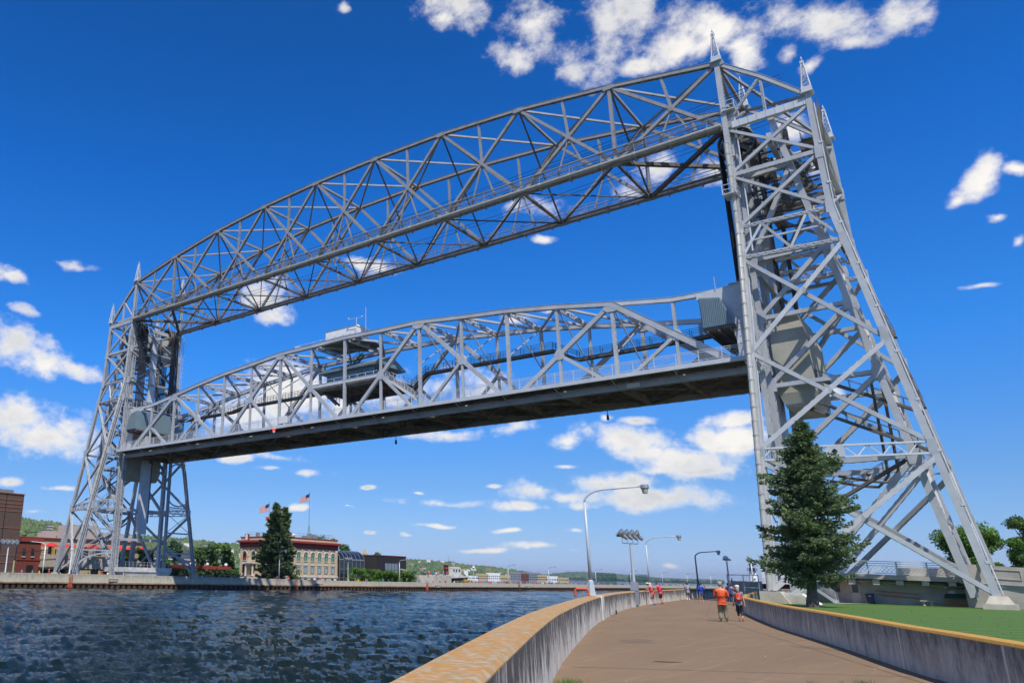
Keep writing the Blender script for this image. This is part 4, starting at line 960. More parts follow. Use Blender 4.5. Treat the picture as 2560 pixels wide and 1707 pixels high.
# ---- ground sheets
m,t,b,L=node_mat('lawn'); g=N(t,'ShaderNodeNewGeometry'); p=g.outputs['Position']
bd=N(t,'ShaderNodeTexWave',wave_type='BANDS',bands_direction='X'); L(mul(t,p,(.30,1.0,1)),bd.inputs['Vector']); bd.inputs['Scale'].default_value=.42; bd.inputs['Distortion'].default_value=2.2; bd.inputs['Detail'].default_value=2; bd.inputs['Detail Scale'].default_value=1.0
c=mix(t,rng(t,bd.outputs['Fac'],.2,.8),(.090,.175,.020),(.050,.122,.010)); c=mix(t,rng(t,nz(t,p,1.2,6,.7),.4,.7,0,.6),c,(.09,.165,.03)); c=mix(t,rng(t,nz(t,p,25,4,.7),.45,.7,0,.6),c,(.045,.115,.012)); c=mix(t,rng(t,nz(t,p,.35,3),.55,.75,0,.3),c,(.14,.19,.04)); L(c,b.inputs['Base Color']); b.inputs['Roughness'].default_value=.8; bump(t,b,nz(t,p,30,4),.8,.05)
LO=offset(RWS,-.38)
poly=[(x,y) for x,y in LO]+[(30,7),(30,-60),(-100,-120)]
me=bpy.data.meshes.new('lawn'); me.from_pydata([(x,y,.12) for x,y in poly],[],[tuple(range(len(poly)))]); me.materials.append(M['lawn']); o=bpy.data.objects.new('lawn',me); C.objects.link(o); struct(o)
# grass blades on the lawn
rs=np.random.RandomState(3); nb=1500
def inside(x,y):
    px=[p[0] for p in LO]; yw=np.interp(x,px,[p[1] for p in LO]); return y<yw-.03
az=rs.uniform(R(-36),R(25),nb*3); rr=np.exp(rs.uniform(math.log(14),math.log(105),nb*3)); X=-94.3+rr*np.cos(az); Y=-18.56+rr*np.sin(az); ok=(inside(X,Y)&(X<3)&(X>-99))|((X>=-22)&(X<3)&(Y<1)&(Y>-25)); X,Y,rr=X[ok][:nb],Y[ok][:nb],rr[ok][:nb]; n=len(X)
h=(.016+.024*rs.rand(n))*(1+rr/90); w=.006*(1+rr/16); a=rs.uniform(0,6.28,n); lean=rs.normal(0,.03,(n,2))
V=np.zeros((n,3,3)); V[:,0]=np.c_[X-w*np.cos(a),Y-w*np.sin(a),np.full(n,.12)]; V[:,1]=np.c_[X+w*np.cos(a),Y+w*np.sin(a),np.full(n,.12)]; V[:,2]=np.c_[X+lean[:,0],Y+lean[:,1],.12+h]
def tris(name,V,mats,idx=None):
    n=len(V); me=bpy.data.meshes.new(name); me.vertices.add(n*3); me.vertices.foreach_set('co',V.reshape(-1)); me.loops.add(n*3); me.loops.foreach_set('vertex_index',np.arange(n*3,dtype=np.int32)); me.polygons.add(n); me.polygons.foreach_set('loop_start',np.arange(0,n*3,3,dtype=np.int32))
    for q_ in mats: me.materials.append(M[q_])
    if idx is not None: me.polygons.foreach_set('material_index',idx.astype(np.int32))
    me.update(calc_edges=True); o=bpy.data.objects.new(name,me); C.objects.link(o); return o
foliage('grass_blade',(.05,.125,.012),(.10,.21,.03),None,1.2)
o=tris('grass',V,['grass_blade']); o['kind']='stuff'; o['label']='short mown green grass of the lawn behind the low wall'
# weeds in cracks of the path
V=[]
for (cx,cy,nn_,sp) in ((-80.15,-12.05,160,.20),(-77.6,-15.9,30,.10),(-76.9,-15.2,40,.12),(-78.4,-15.2,34,.09),(-75.6,-15.8,50,.14),(-76.3,-15.6,30,.1)):
    for i in range(nn_):
        x=cx+rs.normal(0,sp);y=cy+rs.normal(0,sp*.5);a=rs.uniform(0,6.28);h=rs.uniform(.03,.12); V.append([(x-.006*math.cos(a),y-.006*math.sin(a),0),(x+.006*math.cos(a),y+.006*math.sin(a),0),(x+rs.normal(0,.04),y+rs.normal(0,.04),h)])
o=tris('weeds',np.array(V),['grass_blade']); o['kind']='stuff'; o['label']='small green weeds in cracks of the promenade'
V=[]
for i in range(60):
    r_=math.exp(rs.uniform(math.log(16),math.log(60))); a=rs.uniform(R(6),R(24)); x=-94.3+r_*math.cos(a); y=-18.56+r_*math.sin(a); s_=rs.uniform(.006,.02)*(1+r_/60)
    th=rs.uniform(0,6.28); V.append([(x,y,.008),(x+s_*math.cos(th),y+s_*math.sin(th),.012),(x+s_*math.cos(th+1.3),y+s_*math.sin(th+1.3),.02)])
o=tris('litter',np.array(V),['sign_white']); o['kind']='stuff'; o['label']='tiny white litter specks on the promenade'
# south land and pier
q=MB(); q.add([(-400,-600,-.06),(60,-600,-.06),(60,13.9,-.06),(30,13.9,-.06)]+[(x,y+.3,-.06) for x,y in reversed(INS) if x<24]+[(-400,-160,-.06)],[tuple(range(4+len([1 for x,y in INS if x<24])+1))]); o=q.build('ground','concrete_grey'); struct(o)
q=MB(); q.box(24,310,1.5,14.19,-2.2,-.02); o=q.build('pier_deck','concrete_grey'); struct(o)
# north land
q=MB(); NB=offset(NWALL,.3)
xs=[p[0] for p in NB]
vs=[];fs=[]
for i,p in enumerate(NB):
    z=wtop(p[0])-1.1; vs+= [(p[0],p[1],z),(p[0],p[1]+(40 if p[0]<200 else 14),z-.0),(p[0]*1.6-40 if p[0]<200 else p[0],p[1]+(900 if p[0]<200 else 14.1),z+(0 if p[0]<200 else -4))]
for i in range(len(NB)-1): fs+= [(i*3,i*3+3,i*3+4,i*3+1),(i*3+1,i*3+4,i*3+5,i*3+2)]
q.add(vs,fs); o=q.build('north_ground','asphalt'); struct(o); o.name='ground'
# far canal wall
T=thing('far_canal_wall','long pale concrete wall of the far canal bank above dark sheet piling','wall',(60,100,0))
ND=dens(NWALL,6); wall_strip('x',ND,offset(ND,.5),-.62,wtop,'wall_far',T,capm='wall_far')
mat('rust_stain',(.33,.22,.12),.9,noise_scale=1.1,col2=(.22,.10,.045)); mat('pile_dark',(.03,.024,.02),.8,noise_scale=1.2,col2=(.10,.045,.025))
pf=offset(ND,-.28); q=MB()
for (a,b_) in zip(pf[:-1],pf[1:]):
    z=-.62; a2=(a[0],a[1]+.4);b2=(b_[0],b_[1]+.4); q.hexa([(*a,z-.1),(*b_,z-.1),(*b2,z-.1),(*a2,z-.1),(*a,z+.14),(*b_,z+.14),(*b2,z+.14),(*a2,z+.14)])
q.build('waling','rust_stain',T)
q=MB(); pd=dens(NWALL,1.1)
for i,(a,b_) in enumerate(zip(pd[:-1],pd[1:])):
    if a[0]>430 or a[0]<-70: continue
    a=np.array(a);b_=np.array(b_); m1=a+(b_-a)*.55; o1=np.array([0,-.12]); o2=np.array([0,.3])
    q.add([(*(a+o1),-2.2),(*(m1+o1),-2.2),(*(m1+o2),-2.2),(*(b_+o2),-2.2),(*(a+o1),-.7),(*(m1+o1),-.7),(*(m1+o2),-.7),(*(b_+o2),-.7),(*(a+o2),-2.2),(*(a+o2),-.7)],[(0,1,5,4),(1,2,6,5),(2,3,7,6),(8,0,4,9)])
q.build('sheet_piling','pile_dark',T)
NWY=lambda x: float(np.interp(x,[p[0] for p in NWALL],[p[1] for p in NWALL]))
for i,x in enumerate((-11.5,37.3,83,133,186,247,318,390)):
    y=NWY(x)-.34; z1=wtop(x)+.05; q=MB()
    for k in (-.3,.3): q.beam((x+k,y,-1.5),(x+k,y,z1),.09,.09)
    for j in range(9): z=-1.4+j*.3; q.beam((x-.3,y,z),(x+.3,y,z),.06,.06)
    q.box(x-.42,x+.42,y+.02,y+.3,-1.3,-.55) if i%2==0 else None
    o=q.build('wall_ladder','orange_paint' if i<3 else 'rust'); tag(o,'rusty orange ladder down the far canal wall, %s from the right end'%['','','','','','third','second','first'][i] if i>4 else 'rusty orange ladder down the far canal wall '+['below the far tower','below the beige arched building','below the shrub row','below the tugboat','right of the tugboat'][i],'ladder','ladders on the far canal wall')
for i,x in enumerate((-3.2,44,88,139,192)):
    y=NWY(x)-.1; q=MB(); z=wtop(x)-1.05; q.box(x-.9,x+.9,y-.25,y+.1,z-.2,z+.25); q.box(x-1.0,x+1.0,y-.3,y+.1,z+.25,z+.32); o=q.build('mooring_recess','concrete_grey',T)
q=MB(); x=42.6; y=NWY(x)-.05; q.box(x-.3,x+.3,y-.04,y,wtop(x)-.75,wtop(x)-.05); o=q.build('warning_sign','sign_white'); tag(o,'small white notice on the far canal wall under the twin spruces','sign')
q=MB()
for (a,b_) in ((.08,.18),(.3,.34),(.42,.46),(.55,.6)): q.box(x-.22,x+.22,y-.05,y-.041,wtop(x)-.05-b_,wtop(x)-.05-a)
q.build('lettering','sign_red',o)
# ---- water
m,t,b,L=node_mat('water'); g=N(t,'ShaderNodeNewGeometry'); p=g.outputs['Position']
b.inputs['Base Color'].default_value=(.008,.015,.010,1); b.inputs['Roughness'].default_value=.045; b.inputs['IOR'].default_value=1.33; b.inputs['Specular IOR Level'].default_value=.22; b.inputs['Specular Tint'].default_value=(1,.90,.70,1)
calm=rng(t,nz(t,mul(t,p,(.35,1,1)),.06,3,.5,.6),.42,.60)
vr=N(t,'ShaderNodeMapping'); vr.inputs['Rotation'].default_value=(0,0,R(-46)); vr.inputs['Scale'].default_value=(1.5,.55,1); L(p,vr.inputs[0]); h=ma(t,'ADD',ma(t,'MULTIPLY',nz(t,vr.outputs[0],3.6,8,.68,.4),.85),ma(t,'MULTIPLY',nz(t,vr.outputs[0],13,4,.6),.2)); bn=N(t,'ShaderNodeBump'); L(h,bn.inputs['Height']); bn.inputs['Distance'].default_value=.38; L(ma(t,'SUBTRACT',.70,ma(t,'MULTIPLY',calm,.30)),bn.inputs['Strength']); L(bn.outputs[0],b.inputs['Normal'])
nr,na=520,760; r_=np.exp(np.linspace(math.log(5),math.log(520),nr)); a_=np.linspace(R(-4),R(86),na); RR,AA=np.meshgrid(r_,a_,indexing='ij'); X=-94.3+RR*np.cos(AA); Y=-18.56+RR*np.sin(AA); Z=np.zeros_like(X)
rw=np.random.RandomState(11)
for i in range(40):
    lam=.55*(1.085**i) if i<30 else .55*(1.085**30)*(1.06**(i-30)); th=R(226)+rw.normal(0,.50); kx,ky=2*math.pi/lam*math.cos(th),2*math.pi/lam*math.sin(th); A=.0135*lam**.35
    A=A*np.clip((lam/(RR*.012*2.2)),0,1); ph=rw.uniform(0,6.28); s_=np.sin(kx*X+ky*Y+ph+.6*np.sin(.21*X+.17*Y+i)); Z+=A*(1-2*np.abs(s_)**.9 if lam<3.2 else s_)
cm=.55+.45*np.sin(.045*X+.09*Y+1.3*np.sin(.03*X))+.25*np.sin(.11*X-.16*Y); damp=1-.5*np.clip((Y-48)/18,0,1)*np.clip((96-Y)/10,0,1)*np.clip(cm,0,1); Z*=damp
me=bpy.data.meshes.new('water'); vs=np.stack([X,Y,WZ+Z],-1).reshape(-1,3); I=np.arange(nr*na).reshape(nr,na); F_=np.stack([I[:-1,:-1],I[1:,:-1],I[1:,1:],I[:-1,1:]],-1).reshape(-1,4)
me.vertices.add(len(vs)); me.vertices.foreach_set('co',vs.reshape(-1)); me.loops.add(F_.size); me.loops.foreach_set('vertex_index',F_.reshape(-1).astype(np.int32)); me.polygons.add(len(F_)); me.polygons.foreach_set('loop_start',np.arange(0,F_.size,4,dtype=np.int32)); me.polygons.foreach_set('use_smooth',[True]*len(F_)); me.materials.append(m); me.update(calc_edges=True)
o=bpy.data.objects.new('water',me); C.objects.link(o); struct(o)
q=MB(); q.add([(-30000,-30000,WZ-.45),(45000,-30000,WZ-.45),(45000,45000,WZ-.45),(-30000,45000,WZ-.45)],[(0,1,2,3)]); o=q.build('lake','water'); struct(o)
# ---- hills
def ridge(name,pts,depth,mm,seed,zscale,label,back=900):
    """pts = (azimuth deg, distance, crest height); terrain falls from the crest towards the water"""
    rr=np.random.RandomState(seed); az=np.array([p[0] for p in pts]); dist=np.array([p[1] for p in pts]); hh=np.array([p[2] for p in pts]); o_=np.argsort(az); az,dist,hh=az[o_],dist[o_],hh[o_]
    na,nr=420,46; A=np.linspace(az[0],az[-1],na); vs=np.zeros((nr,na,3))
    ph=rr.uniform(0,6.28,24); fr=rr.uniform(.5,9,24)
    for j in range(nr):
        t_=j/(nr-1); D=np.interp(A,az,dist); Hc=np.interp(A,az,hh); d=D-depth*(1-t_) if t_<=1 else D
        prof=(t_**1.15); n_=sum(np.sin(A*fr[k]*.9+ph[k]+t_*fr[k]*1.7)*(1/fr[k]) for k in range(24)); z=Hc*prof*(1+.05*n_*(1-t_)) +rr.normal(0,zscale*.3,na)*min(1,t_*4)
        vs[j]=np.c_[-94.3+d*np.cos(np.radians(A)),-18.56+d*np.sin(np.radians(A)),-1+z]
    I=np.arange(nr*na).reshape(nr,na); F_=np.stack([I[:-1,:-1],I[1:,:-1],I[1:,1:],I[:-1,1:]],-1).reshape(-1,4); me=bpy.data.meshes.new(name); me.from_pydata(vs.reshape(-1,3).tolist(),[],F_.tolist()); me.materials.append(M[mm]); me.update(); o=bpy.data.objects.new(name,me); C.objects.link(o); struct(o); return vs
HA=[(62.86,1513,84.4),(61.81,1540,80.0),(60.78,1567,81.1),(59.45,1600,76.1),(58.09,1633,66.9),(56.47,1673,63.1),(54.57,1720,65.1),(52.34,1774,65.9),(50.35,1821,63.3),(48.42,1867,60.3),(46.43,1933,58.5),(44.15,2067,58.6),(41.29,2233,57.3),(38.44,2400,52.7),(35.19,2592,48.7),(34.01,2662,47.3),(32.04,2780,44.6),(30.89,2850,37.5),(29.16,2957,33.7),(27.24,3077,21.5),(26.09,3150,13.2),(24.81,3233,-2.6),(23.79,3300,-10.2)]
HB=[(26.36,7500,16.0),(25.36,7500,32.3),(24.13,7500,52.4),(23.03,7500,55.1),(21.56,7500,45.3),(19.68,7500,23.7),(17.57,7500,6.6),(16.02,7500,1.4),(14.93,7500,-1.8)]
HC=[(18.83,14000,18.3),(17.41,14000,19.8),(15.12,14000,8.3),(14.00,14000,5.6)]

HA=[p for p in HA if p[2]>0]
va=ridge('hills',HA,900,'leaf_hill',3,2.5,'')
vb=ridge('hills',HB,2600,'leaf_far',5,3,'')
vc=ridge('hills',HC,3000,'leaf_far',6,3,'')
def woods(name,vs,n,hm,seed,mats,label,tmin=.05,wm=.42):
    r=np.random.RandomState(seed); nr,na,_=vs.shape; j=(r.beta(1.6,1.1,n)*(1-tmin)+tmin)*(nr-1.001); i=r.rand(n)*(na-1.001); j0=j.astype(int); i0=i.astype(int); fj=(j-j0)[:,None]; fi=(i-i0)[:,None]
    P=vs[j0,i0]*(1-fj)*(1-fi)+vs[j0+1,i0]*fj*(1-fi)+vs[j0,i0+1]*(1-fj)*fi+vs[j0+1,i0+1]*fj*fi
    h=hm*r.uniform(.55,1.35,n); kind=r.rand(n); w=h*np.where(kind<.25,.24,wm)*r.uniform(.8,1.3,n); K=7; ang=np.linspace(0,2*math.pi,K,endpoint=False)
    T_=np.zeros((n,K*2,3,3)); top=P+np.c_[r.normal(0,.4,n),r.normal(0,.4,n),h]; mid=P+np.c_[np.zeros(n),np.zeros(n),h*np.where(kind<.25,.15,.55)]; bot=P-np.array([0,0,.5])
    ring=[mid+np.c_[w*np.cos(a)*r.uniform(.75,1.25,n),w*np.sin(a)*r.uniform(.75,1.25,n),h*r.uniform(-.12,.12,n)] for a in ang]
    for q in range(K):
        T_[:,q,0]=ring[q];T_[:,q,1]=ring[(q+1)%K];T_[:,q,2]=top; T_[:,K+q,0]=ring[(q+1)%K];T_[:,K+q,1]=ring[q];T_[:,K+q,2]=bot
    idx=np.repeat(np.where(kind<.25,0,np.where(r.rand(n)<.5,1,2)),K*2); o=tris(name,T_.reshape(-1,3,3),mats,idx); o['kind']='stuff'; o['label']=label; return o
foliage('leaf_h1',(.018,.05,.02),(.04,.09,.03),None,.02); foliage('leaf_h2',(.045,.11,.025),(.13,.19,.045),None,.015); foliage('leaf_h3',(.07,.12,.03),(.17,.21,.06),None,.015)
woods('woods',va,15000,11,4,['leaf_h1','leaf_h2','leaf_h3'],'green wooded hillside across the water')
woods('woods',vb,7000,22,5,['leaf_h1','leaf_h1','leaf_h2'],'distant hazy wooded ridge above the lake')

# ================================================================== lamps
def lamp_post(x,y,z,H,arm,adir,label,group='curved street lamps along the canal walls',r=.11,head=1.0,flare=.6,mm='lamp_grey',lens=True):
    T=thing('street_lamp',label,'street lamp',(x,y,z),group); a=np.array(adir,float); a/=np.hypot(*a)
    q=MB(); q.lathe((x,y,z),[(r*2.9,0),(r*2.9,.03),(r*2.5,.05),(r*1.55,flare),(r*1.1,flare+.05)],8); q.build('lamp_base','lamp_grey' if mm=='lamp_grey' else mm,T)
    q=MB(); hz=H-.75; pts=[(x,y,z+flare),(x,y,z+hz*.5),(x,y,z+hz)]; rs_=[r,r*.85,r*.72]; q.path(pts,rs_,10); q.build('pole',mm,T,smooth=True)
    q=MB(); pts=[]
    for t in np.linspace(0,1,12):
        th=t*math.pi/2; e=arm*(.42*(1-math.cos(th))) if True else 0; pts.append((x+a[0]*e,y+a[1]*e,z+hz+.62*math.sin(th)))
    e0=arm*.42
    for t in (.33,.66,1): e=e0+(arm-e0)*t; pts.append((x+a[0]*e,y+a[1]*e,z+hz+.62+.10*t))
    q.path(pts,[r*.68-(r*.25)*i/len(pts) for i in range(len(pts))],8); q.build('arm',mm,T,smooth=True)
    hx,hy=x+a[0]*(arm+.17*head),y+a[1]*(arm+.17*head); hzz=z+hz+.70
    q=MB(); q.lathe((hx,hy,hzz-.1*head),[(.20*head,0),(.22*head,.03),(.2*head,.17*head),(.16*head,.21*head),(.02,.23*head)],14)
    for i in range(14): th=2*math.pi*i/14; q.beam((hx+.2*head*math.cos(th),hy+.2*head*math.sin(th),hzz-.06*head),(hx+.17*head*math.cos(th),hy+.17*head*math.sin(th),hzz+.11*head),.02,.03)
    q.beam((x+a[0]*(arm-.12),y+a[1]*(arm-.12),hzz+.02),(hx,hy,hzz+.02),.07,.07)
    h=q.build('lamp_head','galvanised',T)
    if lens: q=MB(); q.lathe((hx,hy,hzz-.36*head),[(.09*head,0),(.13*head,.03),(.18*head,.27*head)],14); q.build('lens','lamp_glass',h)
    return T
NW=.35
lamp_post(-54.9,-1.95,1.06,5.3,2.75,(.30,-1),'nearest tall curved street lamp on the canal wall, behind the orange bar',r=.085,head=.95,flare=.68)
lamp_post(-21.0,7.0,1.06,4.65,2.6,(.25,-1),'curved street lamp on the canal wall behind the leaning couple in red',r=.085,head=.95)
lamp_post(16.4,13.95,1.06,4.65,2.6,(.1,-1),'curved street lamp on the canal wall behind the man in the blue shirt',r=.12,head=1.15,mm='box_grey')
lamp_post(43.7,13.95,1.06,4.5,2.6,(0,-1),'curved street lamp left of the lighthouse, partly behind the tower leg',r=.12,head=1.15)
# far bank lamps
def onwall(x,d=.9): return (x,NWY(x)+d,wtop(x)-1.0)
for i,(x,H,lb,ad) in enumerate(((33.6,6.6,'curved street lamp in front of the parked cars across the canal',(-.3,-1)),(72.6,6.0,'curved street lamp in front of the dark modern building',(-.2,-1)),
    (128.5,6.0,'curved street lamp just right of the tugboat',(-.3,-1)),(156,6.0,'curved street lamp before the low waterfront buildings',(-.3,-1)),(194,6.0,'curved street lamp left of the first green cage',(-.3,-1)),(228,6.0,'curved street lamp between the two green cages',(-.3,-1)),
    (264,6.0,'curved street lamp right of the second green cage',(-.3,-1)),(297,6.0,'curved street lamp of the far pier, left of the man in the brown hat',(-.3,-1)),(333,6.0,'curved street lamp behind the post above the man in blue',(-.3,-1)),(362,6.0,'curved street lamp of the far pier, left of the distant floodlights',(-.3,-1)),(392,6.0,'curved street lamp of the far pier, right of the distant floodlights',(-.3,-1)),(416,6.0,'last curved street lamp of the far pier, left of the lighthouse',(-.3,-1)))):
    X,Y_,Z_=onwall(x); lamp_post(X,Y_,Z_,H+.4,2.6,ad,lb,'curved street lamps on the far bank',r=.15,head=1.25,lens=(x<100))
for (x,H,lb) in ((-16.2,6.6,'slim pale lamp post with a level arm, left of the far tower'),):
    X,Y_,Z_=onwall(x,1.2); lamp_post(X,Y_,Z_,H,2.6,(-1,.3),lb,None,r=.12,head=.6,mm='white_paint',lens=False)
X,Y_,Z_=onwall(-11.0,1.2); q=MB(); q.lathe((X,Y_,Z_),[(.28,0),(.16,.8),(.13,5.3),(.22,5.35),(.22,5.6),(.02,5.7)],10); o=q.build('lamp_column','white_paint'); tag(o,'thick white lamp column beside the left leg of the far tower','lamp column')
X,Y_,Z_=onwall(108.3); q=MB(); q.lathe((X,Y_,Z_),[(.3,0),(.13,.6),(.09,4.9)],8); T=q.build('globe_lamp','lamp_grey'); tag(T,'street lamp with a round white globe in front of the curved concrete wall','street lamp'); q=MB(); q.ball((X,Y_,Z_+5.2),.42,n=14,m=10); q.build('globe','white_paint',T,smooth=True)
# floodlights
def floods(x,y,z,H,wdir,aim,n,label,s=1.0,small=False):
    T=thing('floodlight_mast',label,'floodlight mast',(x,y,z),'floodlight masts around the bridge'); w=Vector((*wdir,0)).normalized(); a=Vector(aim).normalized()
    q=MB(); q.lathe((x,y,z),[(.24,0),(.22,.55),(.13,.6),(.10,H-.9),(.08,H-.5)],10); q.build('pole','lamp_grey' if not small else 'white_paint',T,smooth=False)
    q=MB(); c=Vector((x,y,z+H-.5)); q.beam(c-w*(n-1)*.27*s,c+w*(n-1)*.27*s,.06,.06)
    for i in range(n):
        p=c+w*((i-(n-1)/2)*.54*s); q.path([p,p+Vector((0,0,.25*s)),p+Vector((0,0,.45*s))],.028,5)
    q.build('bracket','galvanised',T)
    for i in range(n):
        p=c+w*((i-(n-1)/2)*.54*s)+Vector((0,0,.55*s)); q=MB()
        q.tube(p-a*.42*s,p-a*.1*s,.10*s,.14*s,12); q.tube(p-a*.1*s,p+a*.12*s,.14*s,.30*s,14); q.tube(p+a*.12*s,p+a*.22*s,.30*s,.31*s,14); q.build('floodlight','galvanised',T,smooth=False)
    return T
floods(-25.4,6.75,1.06,4.3,(.9,-.25),(-.45,.62,.64),4,'pole with a cluster of round silver floodlights beside the second curved lamp',1.3)
q=MB(); q.hexa([(-25.85,6.3,1.06),(-24.8,6.6,1.06),(-25.0,7.2,1.06),(-26.0,6.9,1.06),(-25.75,6.35,1.75),(-24.9,6.62,1.75),(-25.05,7.15,1.75),(-25.9,6.85,1.75)]); o=q.build('utility_box','box_grey'); tag(o,'grey steel box on the canal wall under the nearer floodlight cluster','utility box')
floods(30.4,13.9,1.06,4.0,(.95,.10),(-.45,.75,.35),4,'distant pole with a cluster of silver floodlights above the pair walking away',1.1)
X,Y_,Z_=onwall(-23.2,.9); floods(X,Y_,Z_,5.9,(1,-.15),(.12,-.9,.25),4,'white pole with four round floodlights in front of the brown brick tower',1.55,True)
X,Y_,Z_=onwall(53.9,1.2); floods(X,Y_,Z_,5.8,(1,-.1),(.2,-.9,.3),4,'pole with four round floodlights in front of the arched windows',1.25)
T=thing('traffic_light_mast','tall black curved mast with a traffic light arm beside the brown brick tower','traffic light',(-19.4,123,0))
q=MB(); q.path([(-19.4,123,0),(-19.2,123,5.5),(-18.7,123,7.2),(-17.3,123,8.3),(-14.6,123,8.7)],[.14,.12,.1,.08,.07],8); q.path([(-19.2,123,4.6),(-11.8,123,5.4)],.07,6); q.build('mast','black_iron',T)
q=MB(); q.box(-11.9,-11.5,122.8,123.2,4.4,5.9); q.build('signal_head','yellow_cap',T); q=MB(); q.tube((-19.4,123,-.2),(-19.4,123,3.2),.16,n=8); q.build('lower_pole','cream_wall',T)
# orange bar, electrical box
T=MB(); c=np.array((-57.3,-2.5)); t=np.array((-.36,.93)); a=c-t*.30; b_=c+t*.30
q=MB(); q.path([(*a,1.03),(*a,1.30),(*(a+t*.07),1.38),(*(b_-t*.07),1.38),(*b_,1.30),(*b_,1.03)],.055,10); q.box(*(a[0]-.09,a[0]+.09),*(a[1]-.09,a[1]+.09),1.055,1.085); q.box(*(b_[0]-.09,b_[0]+.09),*(b_[1]-.09,b_[1]+.09),1.055,1.085)
o=q.build('steel_bar','orange_paint'); tag(o,'orange painted steel bar on top of the canal wall at the nearest lamp','mooring bar')
p,t,nn=seg_dir(-33.6,3.7); c=np.array((-33.5,3.85)); a=c-t*.22-nn*.34; b_=c+t*.22-nn*.34
q=MB(); q.hexa([(*a,.12),(*b_,.12),(*(b_+nn*.26),.12),(*(a+nn*.26),.12),(*a,1.12),(*b_,1.12),(*(b_+nn*.26),1.12),(*(a+nn*.26),1.12)]); a2=a-t*.02-nn*.03;b2=b_+t*.02-nn*.03; q.hexa([(*a2,1.12),(*b2,1.12),(*(b2+nn*.3),1.12),(*(a2+nn*.3),1.12),(*a2,1.17),(*b2,1.17),(*(b2+nn*.3),1.17),(*(a2+nn*.3),1.17)])
o=q.build('electrical_box','box_grey'); tag(o,'grey electrical box fixed to the inner face of the canal wall','electrical box'); q=MB(); q.tube((*(c-nn*.2),0),(*(c-nn*.2),.15),.04,n=6); q.build('conduit','box_grey',o)
# ================================================================== tower foundations
def pedestal(cx,cy,z0,z1,a,b_,label,step=True):
    q=MB(); q.frustum((cx,cy),a,b_,a*.62,b_*.62,z0+(.45 if step else 0),z1)
    if step: q.frustum((cx,cy),a*1.25,b_*1.25,a*1.2,b_*1.2,z0-.4,z0+.45)
    o=q.build('tower_foundation','concrete_light'); tag(o,label,'foundation','concrete feet of the bridge towers'); return o
q=MB(); q.prism([(.95,0),(.95,1.15),(-.75,1.15),(-1.6,0)],'x',-9.9,-7.9); q.box(-9.6,-7.2,-2.6,-1.0,0,.75)
o=q.build('tower_foundation','concrete_light'); tag(o,'pale concrete foot under the big pipe of the near tower','foundation','concrete feet of the bridge towers')
q=MB(); q.path([(-9.0,-.9,.75),(-9.0,-2.4,.78),(-9.0,-3.1,.35),(-9.0,-3.7,-.05)],.3,12); o=q.build('drain_pipe','beige_pipe'); tag(o,'fat bent pipe leaving the concrete foot of the near tower','pipe')
pedestal(-2.96,-15.9,.1,1.2,1.0,.95,'stepped pale concrete foot at the right edge, below the near tower rear leg')
for (cx,cy,lb) in ((21.5,0,'concrete foot of the near tower on its lake side, seaward of the spruce'),(15.7,-15.9,'concrete foot of the near tower behind the bridge approach')): pedestal(cx,cy,-.1,1.2,1.2,1.2,lb)
for (cx,cy,lb) in ((-8.8,120,'concrete foot of the far tower under its leftmost canal leg'),(21.5,120,'concrete foot of the far tower under its right canal leg'),(-2.96,135.8,'concrete foot of the far tower under the plated rear leg'),(15.7,135.8,'concrete foot of the far tower under the hidden rear leg')): pedestal(cx,cy,-.6,1.2,1.1,1.1,lb,False)
q=MB(); q.hexa([(2.4,117.2,-.4),(11.2,117.2,-.4),(11.2,119.6,-.4),(2.4,119.6,-.4),(.8,116.8,1.6),(12.6,116.8,1.6),(12.6,119.6,1.6),(.8,119.6,1.6)]); q.box(.8,12.6,116.7,124,1.6,2.5)
o=q.build('bridge_abutment','white_weathered'); tag(o,'stained white concrete abutment in front of the far tower','abutment')
q=MB(); 
for x in np.arange(1,12.6,.9): q.beam((x,116.8,2.5),(x,116.8,3.5),.05,.05)
for h in (3.0,3.5): q.beam((.8,116.8,h),(12.6,116.8,h),.05,.05)
q.build('railing','steel',o)
# ================================================================== bridge approach (near)
T=thing('bridge_approach','concrete road approach of the bridge with a lattice railing, behind the lawn','bridge approach',(6,-10,0))
zd=lambda y:3.05+.055*(y+5.5)     # deck edge height falls to the right
def sl(q,x0,x1,y0,y1,za,zb,zc,zd_): # prism sloping along y: za,zb bottom/top at y0 ; zc,zd at y1
    q.hexa([(x0,y0,za),(x1,y0,za),(x1,y1,zc),(x0,y1,zc),(x0,y0,zb),(x1,y0,zb),(x1,y1,zd_),(x0,y1,zd_)])
q=MB(); q.box(4.0,4.3,-13.6,-.4,-.1,2.6); q.build('under_deck_wall','concrete_grey',T)
q=MB(); sl(q,2.2,13,-13.4,1.0,2.30,2.72,2.7,3.2); 
q.build('deck_slab','concrete_grey',T)
q=MB()
for y in (-12.6,-10.6,-8.6,-6.7,-4.7): q.box(2.4,4.05,y-.28,y+.28,1.95,2.35+.01*(y+13))
q.build('bracket','concrete_light',T)
q=MB(); y0,y1=-13.35,.9
ry=lambda y:2.72+(y+13.4)*.0333
for y in np.arange(-13.3,1.0,2.36): q.beam((2.35,y,ry(y)),(2.35,y,ry(y)+1.25),.13,.13)
for h in (1.25,1.05): q.beam((2.35,y0,ry(y0)+h),(2.35,y1,ry(y1)+h),.09,.07)
for h in (.12,.85): q.beam((2.35,y0,ry(y0)+h),(2.35,y1,ry(y1)+h),.05,.05)
n=int((y1-y0)/.36)
for i in range(n):
    y=y0+i*.36; q.beam((2.35,y,ry(y)+.12),(2.35,y+.73,ry(y)+.87),.035,.03); q.beam((2.35,y+.73,ry(y)+.14),(2.35,y,ry(y)+.85),.035,.03)
q.build('railing','steel_light',T)
